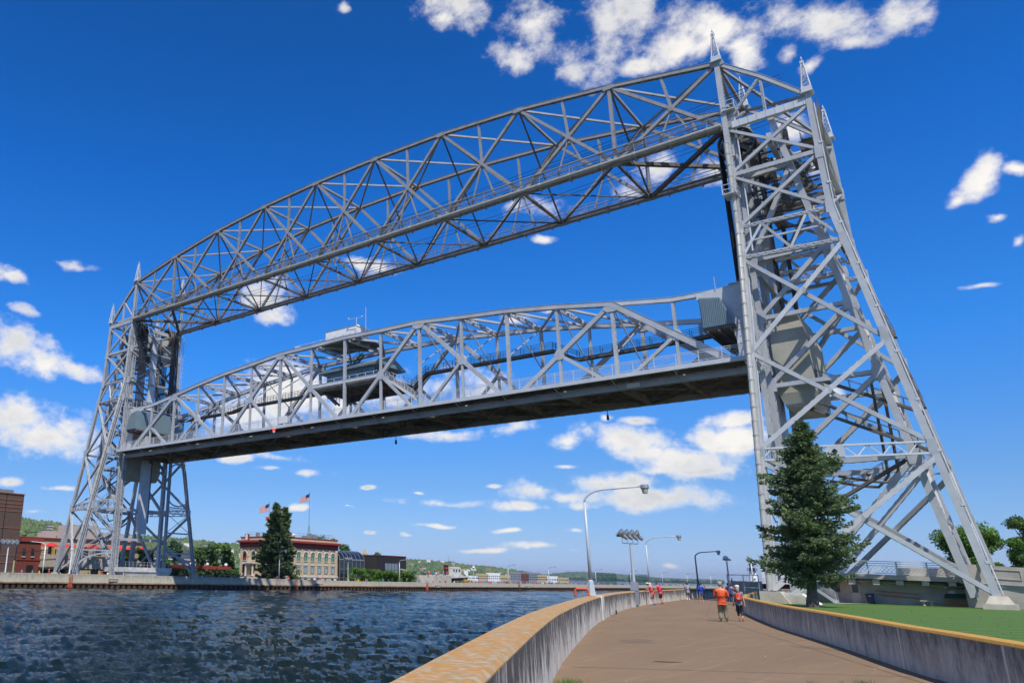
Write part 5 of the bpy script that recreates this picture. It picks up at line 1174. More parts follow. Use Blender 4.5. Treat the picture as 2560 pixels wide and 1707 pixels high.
q=MB(); sl(q,12.6,12.85,-13.4,-3,3.6,3.75,3.9,4.05) if False else q.box(12.5,12.8,-13.5,-7.4,2.7,3.75); q.build('roadside_parapet','concrete_light',T)
# solid concrete ramp beyond the railing
q=MB(); sl(q,2.0,13,-40,-13.6,-.1,2.2,-.1,3.95); q.build('ramp_wall','concrete_grey',T)
q=MB(); sl(q,1.9,2.0,-40,-15.3,1.15,1.3,1.95,2.1); 
for ya,yb in ((-17.6,-15.7),(-20.5,-18.2),(-23.5,-21.1)):
    z=lambda y:2.2+(y+40)*.066; 
    q.beam((1.97,ya,z(ya)-.3),(1.97,yb,z(yb)-.3),.06,.07); q.beam((1.97,ya,z(ya)-1.1),(1.97,yb,z(yb)-1.1),.06,.07); q.beam((1.97,ya,z(ya)-.3),(1.97,ya,z(ya)-1.1),.07,.06,(0,1,0)); q.beam((1.97,yb,z(yb)-.3),(1.97,yb,z(yb)-1.1),.07,.06,(0,1,0))
q.build('ramp_panel','concrete_light',T)
# door with glazing
D=MB(); D.box(3.93,4.0,-5.05,-4.25,.12,2.1); d=D.build('door','concrete_light',T); q=MB(); q.box(3.90,3.93,-4.92,-4.40,1.15,1.95); q.build('door_glass','glass_dark',d); q=MB(); q.ball((3.88,-4.33,1.05),.05); q.build('handle','galvanised',d)
q=MB(); q.box(3.9,4.0,-3.35,-2.6,1.2,1.95); q.build('window','glass_dark',T)
q=MB(); q.path([(3.2,-3.4,2.42),(3.2,-13.2,1.88)],.075,8); q.path([(2.1,-13.2,2.3),(1.8,-18,2.05),(1.7,-25,1.6)],.085,8); q.build('utility_pipe','galvanised',T)
for k in range(4): q=MB(); q.path([(2.9,-4.8,2.62-.05*k),(2.9,-8,2.55-.07*k),(2.9,-11.8,2.38-.05*k),(3.2,-12.8,1.9-.05*k),(3.3,-14,1.85-.04*k)],.018,5); q.build('cable','black_cable',T)
q=MB(); q.lathe((3.0,-12.0,1.72),[(.02,0),(.14,.05),(.15,.15),(.10,.24),(.02,.28)],12); q.build('wall_lamp','galvanised',T)
q=MB(); q.ball((2.6,-3.35,2.45),.11); lm=q.build('amber_light','amber_lamp',T)
q=MB(); q.prism([( -13.5,.1),(-13.5,3.95),(-14.6,3.9),(-15.2,.1)],'x',1.5,2.6); q.build('end_pier','concrete_grey',T)
# stair to the deck
T=thing('steel_stair','grey steel stair with rails behind the spruce trunk, going up to the bridge deck','stair',(3,-3.2,0))
q=MB(); A=Vector((1.4,-3.3,.12));B_=Vector((1.4,.3,3.0))
for k in (0,.95): o_=Vector((k,0,0)); q.beam(A+o_,B_+o_,.07,.3)
q.build('stringer','steel',T); q=MB()
for i in range(14): p=A+(B_-A)*((i+.5)/14); q.box(p.x,p.x+.95,p.y-.13,p.y+.13,p.z-.02,p.z+.02)
q.build('tread','steel',T); q=MB()
for k in (0,.95):
    for h in (.45,.7,.95): q.beam(A+Vector((k,0,h)),B_+Vector((k,0,h)),.045,.045)
    for i in range(4): p=A+(B_-A)*(i/3)+Vector((k,0,0)); q.beam(p,p+Vector((0,0,.95)),.045,.045)
q.build('handrail','steel_light',T)
q=MB(); q.box(1.2,3.9,.3,1.6,2.9,3.0); q.beam((1.3,1.5,0),(1.3,1.5,2.9),.12,.12); q.beam((-4.5,.5,.1),(-1.5,-2.5,2.4),.3,.35); q.build('landing','steel',T)
q=MB(); q.add([(1.0,-5.8,.128),(3.9,-6.2,.128),(3.9,-2.4,.128),(1.4,-3.0,.128),(-.6,-3.6,.128)],[(0,1,2,3,4)]); o=q.build('paved_pad','concrete_light'); struct(o); o.name='path_pad'
# bin, ladder, benches, box
T=thing('wheeled_bin','navy blue wheeled bin beside the door under the bridge approach','bin',(3.5,-5.85,.12)); q=MB(); q.frustum((3.55,-5.85),.24,.24,.30,.31,.14,1.02); q.build('bin_body','navy',T); q=MB(); q.box(3.22,3.9,-6.2,-5.5,1.02,1.1); q.box(3.85,3.93,-6.15,-5.55,.95,1.02); q.build('lid','navy',T)
q=MB(); q.tube((3.8,-6.15,.26),(3.8,-6.07,.26),.12,n=12); q.tube((3.8,-5.63,.26),(3.8,-5.55,.26),.12,n=12); q.build('wheel','black_iron',T); q=MB(); q.box(3.235,3.245,-6.0,-5.75,.84,.9); q.build('bin_mark','sign_white',T)
T=thing('extension_ladder','orange extension ladder hung sideways on the wall under the bridge approach','ladder',(3.9,-8,1)); q=MB(); q.beam((3.9,-6.35,1.38),(3.9,-9.75,1.13),.05,.08); q.beam((3.9,-6.4,1.02),(3.9,-9.8,.76),.05,.08); q.build('rail','ladder_orange',T)
q=MB()
for i in range(11): y=-6.55-i*.305; z=1.37+(y+6.35)*.0735; q.beam((3.9,y,z),(3.9,y-.02,z-.36),.035,.035)
q.build('rung','galvanised',T)
for i,(y,lb) in enumerate(((-10.15,'left of the two small concrete pedestal stools on the lawn by the grey wall'),(-10.75,'right of the two small concrete pedestal stools, nearest the green lidded box'))):
    q=MB(); q.lathe((3.0,y,.12),[(.14,0),(.11,.2),(.14,.4)],10); q.box(2.75,3.25,y-.27,y+.27,.52,.6); o=q.build('stone_stool','concrete_light'); tag(o,lb,'stool','stone stools on the lawn')
T=thing('storage_box','wooden plank storage box with a dark green lid against the grey wall','storage box',(3.2,-12.6,.12)); q=MB(); q.box(2.5,3.9,-13.45,-11.85,.12,.82); q.build('box_body','wood_box',T)
q=MB(); 
for z in (.3,.47,.64): q.box(2.485,2.5,-13.45,-11.85,z,z+.012)
q.build('plank_gap','black_iron',T); q=MB(); q.hexa([(2.4,-13.5,.82),(3.95,-13.5,.82),(3.95,-11.8,.82),(2.4,-11.8,.82),(2.45,-13.5,.9),(3.95,-13.5,1.28),(3.95,-11.8,1.28),(2.45,-11.8,.9)]); q.build('lid','green_lid',T)
q=MB(); pts=[(y,z) for y,z in [(-12.35+.27*math.cos(a),1.29+.27*math.sin(a)) for a in np.linspace(0,math.pi,14)]]; q.prism(pts,'x',3.93,3.98); o=q.build('round_disc','sign_white'); tag(o,'white half disc showing above the green lidded box','disc')
# ================================================================== vegetation
def spruce(loc,H,Rb,label,seed,mats=('spruce','spruce_blue'),lean=(0,0),trunk=(.34,.08),zb=.09,density=1.0,group=None,tuft=.16,power=.78,parts=True):
    r=np.random.RandomState(seed); T=thing('spruce_tree',label,'spruce tree',loc,group); x0,y0,z0=loc
    cen=lambda t:(x0+lean[0]*t,y0+lean[1]*t,z0+H*t)
    q=MB(); ts=np.linspace(0,1,14); q.path([(cen(t)[0]+.05*math.sin(t*9),cen(t)[1]+.05*math.cos(t*7),cen(t)[2]) for t in ts],[trunk[0]*(1-t)**.8+.02+(.12*(1-t/.04) if t<.04 else 0) for t in ts],9)
    q.build('trunk','bark',T); br=MB(); V=[]; I=[]
    nb=int(95*density); 
    for k in range(nb):
        t=zb+(1-zb)*(k/nb)**.92; u=(t-zb)/(1-zb); lob=.90+.10*math.sin(u*13+seed); L=Rb*min(1,power*2.0*((1-u)**.72))*(.55+.45*min(1,u*6+.3))*lob*r.uniform(.6,1.12)+.18
        for j in range(r.randint(4,6)):
            a=r.uniform(0,2*math.pi); lb_=1+.30*math.sin(2*a+u*7+seed)*math.sin(3*a-u*19)+.12*math.sin(5*a+u*41); c=np.array(cen(t+r.uniform(-.022,.022))); d=np.array([math.cos(a),math.sin(a),0]); Lk=L*lb_*r.uniform(.55,1.12); sag=-.10*Lk+ (.16*Lk if u>.6 else 0); m=max(3,int(Lk/.19))
            tip=c+d*Lk+np.array([0,0,sag*.9+.10*Lk]); 
            if Lk>1 and r.rand()<.8: br.path([tuple(c),tuple(c+d*Lk*.5+np.array([0,0,sag*.9])),tuple(tip)],[.045,.025,.008],4)
            for i in range(m):
                f=(i+.6)/m; 
                if f<.22 and Lk>1.2 and r.rand()<.75: continue
                p=c+d*Lk*f+np.array([0,0,sag*math.sin(f*2.4)+.10*Lk*f*f]); wd=.12+.30*Lk*math.sin(math.pi*min(1,f*1.02))**.7*.55; side=np.array([-d[1],d[0],0]); nt=int(5+7*density)
                for _ in range(nt):
                    s_=r.uniform(-1,1)*wd; b0=p+side*s_+np.array([0,0,r.uniform(-.24,.10)-abs(s_)*.15]); ln=tuft*r.uniform(.7,1.7); dd=d*r.uniform(.2,1)+side*np.sign(s_)*r.uniform(0,.9)+np.array([0,0,r.uniform(-.55,.45)]); dd/=np.linalg.norm(dd); up=np.array([r.normal(),r.normal(),r.normal()]); sd=np.cross(dd,up); sd/=np.linalg.norm(sd)+1e-6
                    V.append([b0-sd*ln*.30,b0+sd*ln*.30,b0+dd*ln]); I.append(0 if r.rand()<.6 else 1)
    if parts: br.build('branches','bark',T)
    o=tris('foliage',np.array(V),mats,np.array(I)); o.parent=T; o.matrix_parent_inverse=Matrix.Translation(-T.location); return T
spruce((-20,-5.1,.1),14.6,3.6,'big ragged spruce on the lawn in front of the near tower',5,lean=(1.1,-.9),trunk=(.36,.1),zb=.14,density=1.15,tuft=.20,mats=('spruce','spruce_blue'))
spruce((37.3,111.6,-.2),17.8,5.0,'left and wider of the twin dark spruces before the beige arched building',8,lean=(1.0,0),trunk=(.4,.1),zb=.1,density=.8,tuft=.42,power=.54,parts=False,group='twin spruces before the beige building')
spruce((42.3,113.2,-.2),17.3,3.7,'right and slimmer of the twin dark spruces before the beige arched building',9,trunk=(.4,.1),lean=(.6,0),zb=.12,density=.7,tuft=.42,power=.52,parts=False,group='twin spruces before the beige building')
def broad(loc,H,W,label,seed,mats=('leaf_green',),group=None,leaf=.25,n=9000,cat='tree',trunk=True,clumps=26,name='leafy_tree',zlo=.25,flat=1.0):
    r=np.random.RandomState(seed); T=thing(name,label,cat,loc,group); x0,y0,z0=loc
    q=MB(); cl=[]
    for k in range(clumps):
        u=r.uniform(zlo,1); rad=W*math.sin(math.pi*min(1,.18+.8*(1-abs(u-.55)/.62)))*.9; a=r.uniform(0,6.28); d=rad*math.sqrt(r.rand()); cl.append((x0+d*math.cos(a)*flat,y0+d*math.sin(a),z0+H*(u*.92),W*r.uniform(.22,.42)))
    if trunk:
        q.path([(x0,y0,z0),(x0+.1,y0,z0+H*.3),(x0,y0+.1,z0+H*.6)],[W*.05+.06,W*.04+.05,.05],7)
        for c in cl[:14]: q.path([(x0,y0,z0+H*.22+r.uniform(0,H*.2)),((x0+c[0])/2,(y0+c[1])/2,(z0+H*.3+c[2])/2+.2),(c[0],c[1],c[2])],[.09,.05,.02],5)
        q.build('trunk','bark',T)
    V=np.zeros((n,3,3)); I=np.zeros(n,int); ci=r.randint(0,clumps,n); c=np.array(cl)[ci]; d=r.normal(0,1,(n,3)); d/=np.linalg.norm(d,axis=1)[:,None]; rad=c[:,3]*r.uniform(.25,1.15,n)**.6; P=c[:,:3]+d*rad[:,None]*np.array([1,1,.8]); s_=leaf*r.uniform(.5,1.4,n)
    e1=r.normal(0,1,(n,3)); e1/=np.linalg.norm(e1,axis=1)[:,None]; e2=np.cross(e1,d+r.normal(0,.4,(n,3))); e2/=np.linalg.norm(e2,axis=1)[:,None]+1e-6
    V[:,0]=P-e1*s_[:,None]*.5; V[:,1]=P+e1*s_[:,None]*.5; V[:,2]=P+e2*s_[:,None]; I=(r.rand(n)*len(mats)).astype(int)
    o=tris('foliage',V,mats,I); o.parent=T; o.matrix_parent_inverse=Matrix.Translation(-T.location); return T
G='trees beyond the bridge approach'
broad((28,-13.2,2.2),6.6,3.4,'leafy green tree seen between the rear legs of the near tower',21,('leaf_green','leaf_mid'),G,.21,26000,clumps=60)
broad((29,-17.8,1.5),6.4,2.3,'leafy green tree just right of the near tower rear leg',22,('leaf_green','leaf_mid'),G,.21,14000,clumps=40)
broad((18,-18.7,3.2),6.2,1.7,'sparse leafy tree cut by the right edge of the picture',23,('leaf_mid','leaf_dark'),G,.20,6500,clumps=26)
G='trees on the far bank'
for i,(x,y,H,W,mm,lb) in enumerate(((31,150,8,3,('leaf_mid','leaf_green'),'light green tree just right of the far tower leg'),(42,158,9.5,3.4,('leaf_green','leaf_mid'),'broad bright green tree between tower and beige building'),(48,160,11,2.2,('leaf_dark',),'dark conical tree behind the bright green one'),(53,155,9.5,2.6,('leaf_dark','leaf_mid'),'dark tree left of the street lamp before the cars'),
   (60,158,11,4.5,('leaf_dark','leaf_mid'),'large dark tree touching the beige building on its left'),(66,158,9,3.5,('leaf_mid','leaf_dark'),'mid green tree low against the beige building corner'),(25,152,7,3,('leaf_green','leaf_mid'),'low green tree seen through the far tower legs'))):
    broad((x,y,-.4),H,W,lb,30+i,mm,G,.6,2600,clumps=18,trunk=False)
for i,(x,y,H,W,lb) in enumerate(((88,140,13.8,4.2,'tall dark leafy tree right behind the beige arched building'),(96,140,12.6,3.8,'leafy tree behind the glass link building'),(102,140,9.2,2.4,'small leafy tree above the dark modern building, left'),(109,141,8.6,2.2,'pointed small tree above the dark modern building'),(117,142,9.9,3,'wide leafy tree above the dark modern building, right'),(126,142,8.2,1.6,'lone small tree at the right end above the dark building'))):
    broad((x,y,-.4),H,W,lb,50+i,('leaf_dark','leaf_mid'),'trees behind the dark modern building',.5,3200,clumps=20,trunk=False)
# rounded hedge shrubs in front of the dark building
for i in range(13):
    x=60.2+i*2.15; broad((x,106.5,-.65),4.3-.05*i+.15*math.sin(i*2),2.0,['leftmost','second from left','third from left','fourth from left','fifth from left','sixth from left','middle','sixth from right','fifth from right','fourth from right','third from right','second from right','rightmost'][i]+' rounded green shrub of the row before the dark modern building',70+i,('leaf_green','leaf_mid'),'row of shrubs before the dark building',.26,2600,'shrub',False,14,'shrub',.05)
for i in range(12):
    x=20.5+i*2.6; broad((x,133+.3*i*0,-.4),2.8,2.0,['leftmost','second from left','third from left','fourth from left','fifth from left','sixth from left','sixth from right','fifth from right','fourth from right','third from right','second from right','rightmost'][i]+' dark green bush of the hedge behind the parked cars',90+i,('leaf_dark',),'hedge behind the parked cars',.4,900,'shrub',False,12,'shrub',.05)
for (x,y,H,W,lb) in ((43.6,110.6,3.2,2.2,'round dark bush left of the twin spruces at the porch'),(38.2,113.5,1.9,1.3,'small round bush at the left corner of the beige building'),(60,114.8,.9,1.5,'low bush at the foot of the beige building, right')): broad((x,y,-.3),H,W,lb,int(x),('leaf_dark','leaf_mid'),None,.28,1500,'shrub',False,12,'shrub',.05)
mat('flower_yellow',(.55,.42,.02),.8)
broad((111.5,106.2,-.6),1.6,2.6,'low bed of yellow flowers left of the crowd, below the tugboat',201,('leaf_mid','flower_yellow'),None,.25,2500,'flower bed',False,14,'flower_bed',.05,2.6)
# ================================================================== MUSEUM (beige arched building)
def local(o,ux,n):
    """frame on a facade: u along, w outward, z up -> world"""
    o=Vector(o);ux=Vector(ux);n=Vector(n)
    return lambda u,w,z:tuple(o+ux*u+n*w+Vector((0,0,z)))
def lbox(q,f,u0,u1,w0,w1,z0,z1):
    q.hexa([f(u0,w0,z0),f(u1,w0,z0),f(u1,w1,z0),f(u0,w1,z0),f(u0,w0,z1),f(u1,w0,z1),f(u1,w1,z1),f(u0,w1,z1)])
def larc(q,f,uc,zc,r0,r1,w0,w1,n=12,a0=0,a1=math.pi):
    for i in range(n):
        a,b=a0+(a1-a0)*i/n,a0+(a1-a0)*(i+1)/n
        P=[(uc+r*math.cos(t),zc+r*math.sin(t)) for r,t in ((r0,a),(r1,a),(r1,b),(r0,b))]
        q.hexa([f(P[k][0],w0,P[k][1]) for k in range(4)]+[f(P[k][0],w1,P[k][1]) for k in range(4)])
def lfan(q,f,uc,zc,r,w,zb,n=12):
    pts=[(uc-r,zb),(uc+r,zb)]+[(uc+r*math.cos(math.pi*i/n),zc+r*math.sin(math.pi*i/n)) for i in range(n+1)]
    q.add([f(u,w,z) for u,z in pts],[tuple(range(len(pts)))])
T=thing('arched_museum','beige two storey building with arched windows and a dark red cornice, behind the twin spruces','building',(59,126,0))
MX0,MX1,MY0,MY1=47.4,70.6,120.0,133.2
q=MB(); q.box(MX0,MX1,MY0,MY1,-.6,10.6); q.build('wall','museum_wall',T)
fronts=[(local((MX0,MY0,0),(1,0,0),(0,-1,0)),MX1-MX0,8,2.5,2.68,'front'),(local((MX0,MY1,0),(0,-1,0),(-1,0,0)),MY1-MY0,4,1.7,3.2,'side')]
st=MB(); cor=MB(); fr=MB(); cap=MB()
for f,L,nb,u0,du,kind in fronts:
    lbox(cor,f,-.15,L+.15,0,.14,8.15,9.35); lbox(cor,f,-.9,L+.9,0,.95,9.45,9.7); lbox(cor,f,-.7,L+.7,0,.7,9.7,9.95)
    i=0
    while i*.5<L: lbox(cor,f,i*.5,i*.5+.24,.14,.7,9.2,9.45); i+=1
    lbox(cap,f,-.12,L+.12,-.3,.1,10.6,10.85)
    lbox(st,f,-.1,L+.1,0,.12,1.15,1.55); lbox(st,f,-.05,L+.05,0,.06,-.6,.15)
    for k in range(nb+1):
        u=u0-du/2+k*du
        if k in (0,nb): u=.55 if k==0 else L-.55
        lbox(fr,f,u-.42,u+.42,0,.14,1.55,8.15); lbox(st,f,u-.5,u+.5,.0,.2,(6.1 if 0<k<nb else 7.6),(6.5 if 0<k<nb else 8.1))
fr.build('pilaster','museum_wall',T); st.build('stone_trim','museum_stone',T); cor.build('cornice','maroon',T); cap.build('parapet_cap','maroon',T)
for f,L,nb,u0,du,kind in fronts:
    for k in range(nb):
        u=u0+k*du; gm='green_glass' if kind=='front' else 'glass_dark'; gl='bright_glass' if kind=='front' else 'glass_dark'
        q=MB(); larc(q,f,u,6.45,.88,1.12,0,.16); lbox(q,f,u-.8,u+.8,0,.12,4.95,5.08); lbox(q,f,u-.8,u+.8,0,.14,4.05,4.22); w=q.build('window_surround','museum_stone',T)
        q=MB(); lfan(q,f,u,6.35,.56,.03,5.1); q.build('arched_pane',gm,w)
        q=MB(); larc(q,f,u,6.35,.52,.6,.03,.07,8); 
        for uu in (-.56,-.28,.28,.56): lbox(q,f,u+uu-.03,u+uu+.03,.03,.07,5.08,6.4 if abs(uu)>.5 else 6.75)
        lbox(q,f,u-.56,u+.56,.03,.07,6.32,6.39); lbox(q,f,u-.6,u+.6,.03,.06,2.0,2.06)
        for uu in (-.6,.6): lbox(q,f,u+uu-.04,u+uu+.04,.03,.07,2.0,4.05)
        lbox(q,f,u-.6,u+.6,.03,.07,3.5,3.56); lbox(q,f,u-.03,u+.03,.03,.07,3.56,4.05)
        q.build('window_frame','black_iron',w)
        q=MB(); lbox(q,f,u-.6,u+.6,.0,.025,2.05,4.0); q.build('lower_pane',gl,w)
        q=MB(); lbox(q,f,u-.55,u+.55,.0,.07,-.1,.85); q.build('basement_window','glass_dark',w)
        if kind=='side' and k==0: q=MB(); lbox(q,f,u-.3,u+.3,.031,.04,5.15,5.8); q.build('red_panel','umbrella_red',w)
f=fronts[1][0]
q=MB(); lbox(q,f,3.0,6.2,0,1.3,4.0,4.25); lbox(q,f,2.8,6.4,0,1.5,4.25,4.6); lbox(q,f,3.2,3.5,.9,1.2,1.2,4.0); lbox(q,f,5.7,6.0,.9,1.2,1.2,4.0); lbox(q,f,2.6,6.6,0,2.2,-.6,.9); q.build('porch','museum_stone',T)
q=MB(); lbox(q,f,4.1,5.1,.02,.08,1.0,3.2); q.build('door','wood_box',T)
q=MB(); q.box(47.0,47.5,129.6,131.6,9.9,11.4) if False else lbox(q,f,2.0,3.3,.05,.5,9.9,11.5); q.build('crest_block','maroon',T)
q=MB(); lbox(q,f,2.3,3.0,.5,.6,10.0,11.1); larc(q,f,2.65,11.1,.05,.35,.5,.6,6); q.build('crest','sign_white',T)
q=MB()
for i in range(16):
    x=rnd.uniform(49,66);y=rnd.uniform(121.5,130); s_=rnd.uniform(.3,.8); q.box(x-s_*1.4,x+s_*1.4,y-s_,y+s_,10.6,10.6+rnd.uniform(1.0,2.0))
q.build_each('roof_unit','galvanised',T); q=MB()
for i in range(5): x=rnd.uniform(49,64);y=rnd.uniform(122,128); q.tube((x,y,11.5),(x+2,y,11.5),.4,n=8)
q.build('roof_duct','white_paint',T)
q=MB()
for h in (11.4,12.0):
    q.beam((48.2,121,h),(69.6,121,h),.05,.05); q.beam((48.2,121,h),(48.2,132,h),.05,.05); q.beam((69.6,121,h),(69.6,132,h),.05,.05)
for i in range(14): q.beam((48.2+i*1.646,121,10.6),(48.2+i*1.646,121,12),.05,.05)
for i in range(7): q.beam((48.2,121+i*1.8,10.6),(48.2,121+i*1.8,12),.05,.05)
q.build('roof_railing','galvanised',T)
def flag(loc,H,label,fl,tri=False,z0=10.6,wind=(-1,.1)):
    x,y=loc; T=thing('flagpole',label,'flagpole',(x,y,z0)); q=MB(); q.path([(x,y,z0),(x,y,z0+H)],[.11,.05],7); q.ball((x,y,z0+H+.08),.12)
    if tri:
        for k in (-1.1,1.1): q.beam((x+k,y,z0),(x,y,z0+4.2),.09,.09)
        for h in (1.4,2.6): q.beam((x-1.1*(1-h/4.2),y,z0+h),(x+1.1*(1-h/4.2),y,z0+h),.06,.06)
    q.build('pole','galvanised',T)
    w=Vector((*wind,0)).normalized(); Lf,Hf=3.6,1.9; zt=z0+H-.2; S_=MB(); Wt=MB(); Bl=MB(); nu=14
    def pt(u,v): # droops away from the pole
        return (x+w.x*u*Lf*.9,y+w.y*u*Lf*.9+.28*math.sin(u*7+v),zt-v*Hf*(1-.25*u)-u*Lf*.42-.1*math.sin(u*6))
    for k in range(13):
        B_=S_ if k%2==0 else Wt
        for i in range(nu):
            a,b=i/nu,(i+1)/nu
            if k<7 and b<.42: continue
            B_.add([pt(a,k/13),pt(b,k/13),pt(b,(k+1)/13),pt(a,(k+1)/13)],[(0,1,2,3)])
    for i in range(6): a,b=i*.42/6,(i+1)*.42/6; Bl.add([pt(a,0),pt(b,0),pt(b,7/13),pt(a,7/13)],[(0,1,2,3)])
    for r_ in range(3):
        for c_ in range(4):
            u=.05+c_*.09; v=.06+r_*.15; 
            for dy in (-.012,.012):
                p=pt(u,v);p2=pt(u+.03,v);p3=pt(u+.015,v+.06); Wt.add([(a_[0],a_[1]+dy,a_[2]) for a_ in (p,p2,p3)],[(0,1,2)])
    f_=S_.build('flag_stripes','sign_red',T); Wt.build('white_stripes','sign_white',f_); Bl.build('blue_canton','navy',f_)
    return T
flag((64.5,125),12.6,'tall flagpole with a striped flag on the right half of the beige roof',1,True)
T2=flag((56.2,132),9.6,'shorter flagpole with two flags on the left half of the beige roof',1)
q=MB(); q.add([(56.2,132,16.6),(55.0,132.1,16.3),(55.1,132.1,15.3),(56.2,132,15.6)],[(0,1,2,3)]); q.build('orange_pennant','orange_paint',T2)
# steps and rails in front of the museum
q=MB()
for x in (55.5,57.5,62.0,64.6,66.6):
    q.beam((x,116.4,.0),(x+1.2,117.2,1.1),.07,.07); q.beam((x,116.4,-.5),(x,116.4,.1),.07,.07)
o=q.build('step_rails','galvanised'); tag(o,'pale handrails of the steps before the beige arched building','handrail')
q=MB(); q.box(46.0,49.8,133.4,139,-.5,1.2); q.box(46.4,49,133.4,138,1.2,1.6); q.build('stone_terrace','museum_stone',T)
# ================================================================== dark modern building and glass link
T=thing('glass_link','dark glass link with a curved glazed roof between beige and dark buildings','building',(76,121,0))
q=MB(); pts=[(119.5,-.6),(119.5,5.9)]+[(119.5+3.5*(1-math.cos(a)),5.9+2.4*math.sin(a)) for a in np.linspace(.12,math.pi/2,8)]+[(133,8.3),(133,-.6)]
q.prism(pts,'x',70.7,81.5); q.build('glass_skin','glass_dark',T)
q=MB()
for i in range(7):
    x=70.9+i*1.75; q.beam((x,119.42,-.5),(x,119.42,5.9),.09,.1)
    for a,b in zip(np.linspace(.0,math.pi/2,8)[:-1],np.linspace(.0,math.pi/2,8)[1:]): q.beam((x,119.45+3.5*(1-math.cos(a)),5.95+2.4*math.sin(a)),(x,119.45+3.5*(1-math.cos(b)),5.95+2.4*math.sin(b)),.09,.09)
for z in (1.2,3.4,5.9): q.beam((70.7,119.42,z),(81.5,119.42,z),.09,.1 if z<5 else .3)
q.build('mullion','box_grey',T)
T=thing('modern_annex','low black clad modern building with one wide window, behind the row of shrubs','building',(92,120,0))
q=MB(); q.hexa([(85.3,118,-.7),(99.4,118,-.7),(99.4,135,-.7),(79.5,131,-.7),(85.3,118,7.35),(99.4,118,7.35),(99.4,135,7.35),(79.5,131,7.35)]); q.build('wall','black_wall',T)
q=MB(); q.box(85.2,99.6,117.9,118.3,7.35,7.5); q.beam((85.3,118,7.42),(79.5,131,7.42),.3,.14); q.build('roof_edge','maroon',T)
q=MB(); q.box(89.0,95.2,117.93,118.0,3.0,5.4); q.build('window','galvanised',T); q=MB()
for u in (88.95,90.5,92.05,93.6,95.15): q.box(u-.05,u+.05,117.9,117.93,3.0,5.4)
q.box(88.9,95.25,117.9,117.93,3.55,3.63); q.box(88.9,95.25,117.9,117.93,2.95,3.03); q.box(88.9,95.25,117.9,117.93,5.37,5.45); q.build('window_frame','black_iron',T)
T=thing('curved_platform','pale concrete viewing platform wall with people on top, left of the tugboat','platform',(105,113,0))
q=MB(); pts=[(99.5,113.6),(100.5,111.8),(103,111.0),(112.5,111.0),(113.5,112),(113.5,119),(99.5,119)]; q.prism(pts,'z',-.7,2.35); q.build('platform_wall','concrete_light',T)
q=MB(); q.beam((99.5,118,3.6),(92,118.6,4.2),.5,.35); q.build('ramp_beam','concrete_grey',T)
# ================================================================== tugboat
T=thing('tugboat','cream and black museum tugboat on land with a black funnel, above the flower bed','tugboat',(126,119,0))
q=MB(); q.hexa([(118.2,118,.2),(132,118,.2),(132,121,.2),(118.2,121,.2),(117.6,117.4,1.5),(133.6,117.8,2.0),(133.6,121.2,2.0),(117.6,121.6,1.5)]); q.build('hull','black_iron',T)
q=MB(); q.hexa([(117.7,117.3,1.5),(133.6,117.7,2.0),(133.6,117.85,2.0),(117.7,117.45,1.5),(117.7,117.3,1.9),(133.6,117.7,2.5),(133.6,117.85,2.5),(117.7,117.45,1.9)]); q.box(119.5,130.8,117.9,121,1.5,2.7); q.box(124.4,129.6,118.0,120.8,2.7,4.9); q.box(126.2,129.4,118.3,120.5,4.9,5.1); q.build('deckhouse','white_weathered',T)
q=MB()
for u in (125.0,126.5,128.2): q.box(u,u+.7,117.95,118.0,3.6,4.4)
q.box(129.6,129.66,118.6,120.2,3.6,4.4); q.build('window','glass_dark',T)
q=MB(); q.lathe((123.2,119.5,2.4),[(.75,0),(.7,2.9),(.8,3.0),(.8,3.2)],12); q.build('funnel','black_iron',T); q=MB(); q.lathe((123.2,119.5,4.5),[(.77,0),(.77,.35)],12); q.build('funnel_band','sign_red',T)
q=MB(); q.path([(124.8,119.4,4.9),(124.8,119.4,8.6)],.07,6); q.path([(127.4,119.4,5.1),(127.4,119.4,6.9)],.09,6); q.ball((127.4,119.4,5.6),.35); q.beam((119,117.8,2),(119,117.8,3.6),.06,.06); q.build('mast','galvanised',T)
# ================================================================== brick tower, red brick building, terrace restaurant (left)
T=thing('brick_tower','brown brick building with rusty stripes at the left edge of the picture','building',(-20,142,0))
q=MB(); q.box(-34,-12.6,135,150,-.4,16.4); q.box(-34,-19.0,134.9,150,16.4,17.9); q.build('wall','brick_brown',T); q=MB()
for z in (1.1,2.8,4.3,9.6,12.9,13.7,14.4,15.2): q.box(-34.05,-12.55,134.93,150,z,z+.16)
q.box(-34.1,-12.5,134.85,150.1,16.4,16.6); q.box(-34.1,-18.9,134.8,150.1,17.9,18.1); q.build('brick_band','brick_band',T)
q=MB(); q.box(-17,-14,137,140,16.6,17.4); q.build('roof_unit','galvanised',T)
q=MB(); q.box(-16.4,-16.3,134.93,135,-.4,16.4); q.build('joint','black_iron',T)
T=thing('red_brick_house','small old red brick house right of the brown brick tower','building',(-1,152,0))
q=MB(); q.box(-8,-.2,148,158,-.4,8.0); q.build('wall','brick_red',T); q=MB(); q.box(-8.2,.1,147.7,158,7.6,8.4); q.box(-8.1,0,147.85,158,3.6,3.8); q.build('cornice','maroon',T)
for u in (-6.3,-4.2,-2.1):
    q=MB(); q.box(u-.35,u+.35,147.9,148,4.4,6.2); w=q.build('window','glass_dark',T); q=MB(); q.box(u-.45,u+.45,147.8,147.9,4.25,4.4); q.build('sill','museum_stone',w)
q=MB(); q.box(-3.2,-1.6,147.9,148,.0,2.6); q.build('door','black_iron',T)
T=thing('terrace_restaurant','long cream restaurant with a roof terrace, seen behind the legs of the far tower','building',(18,165,0))
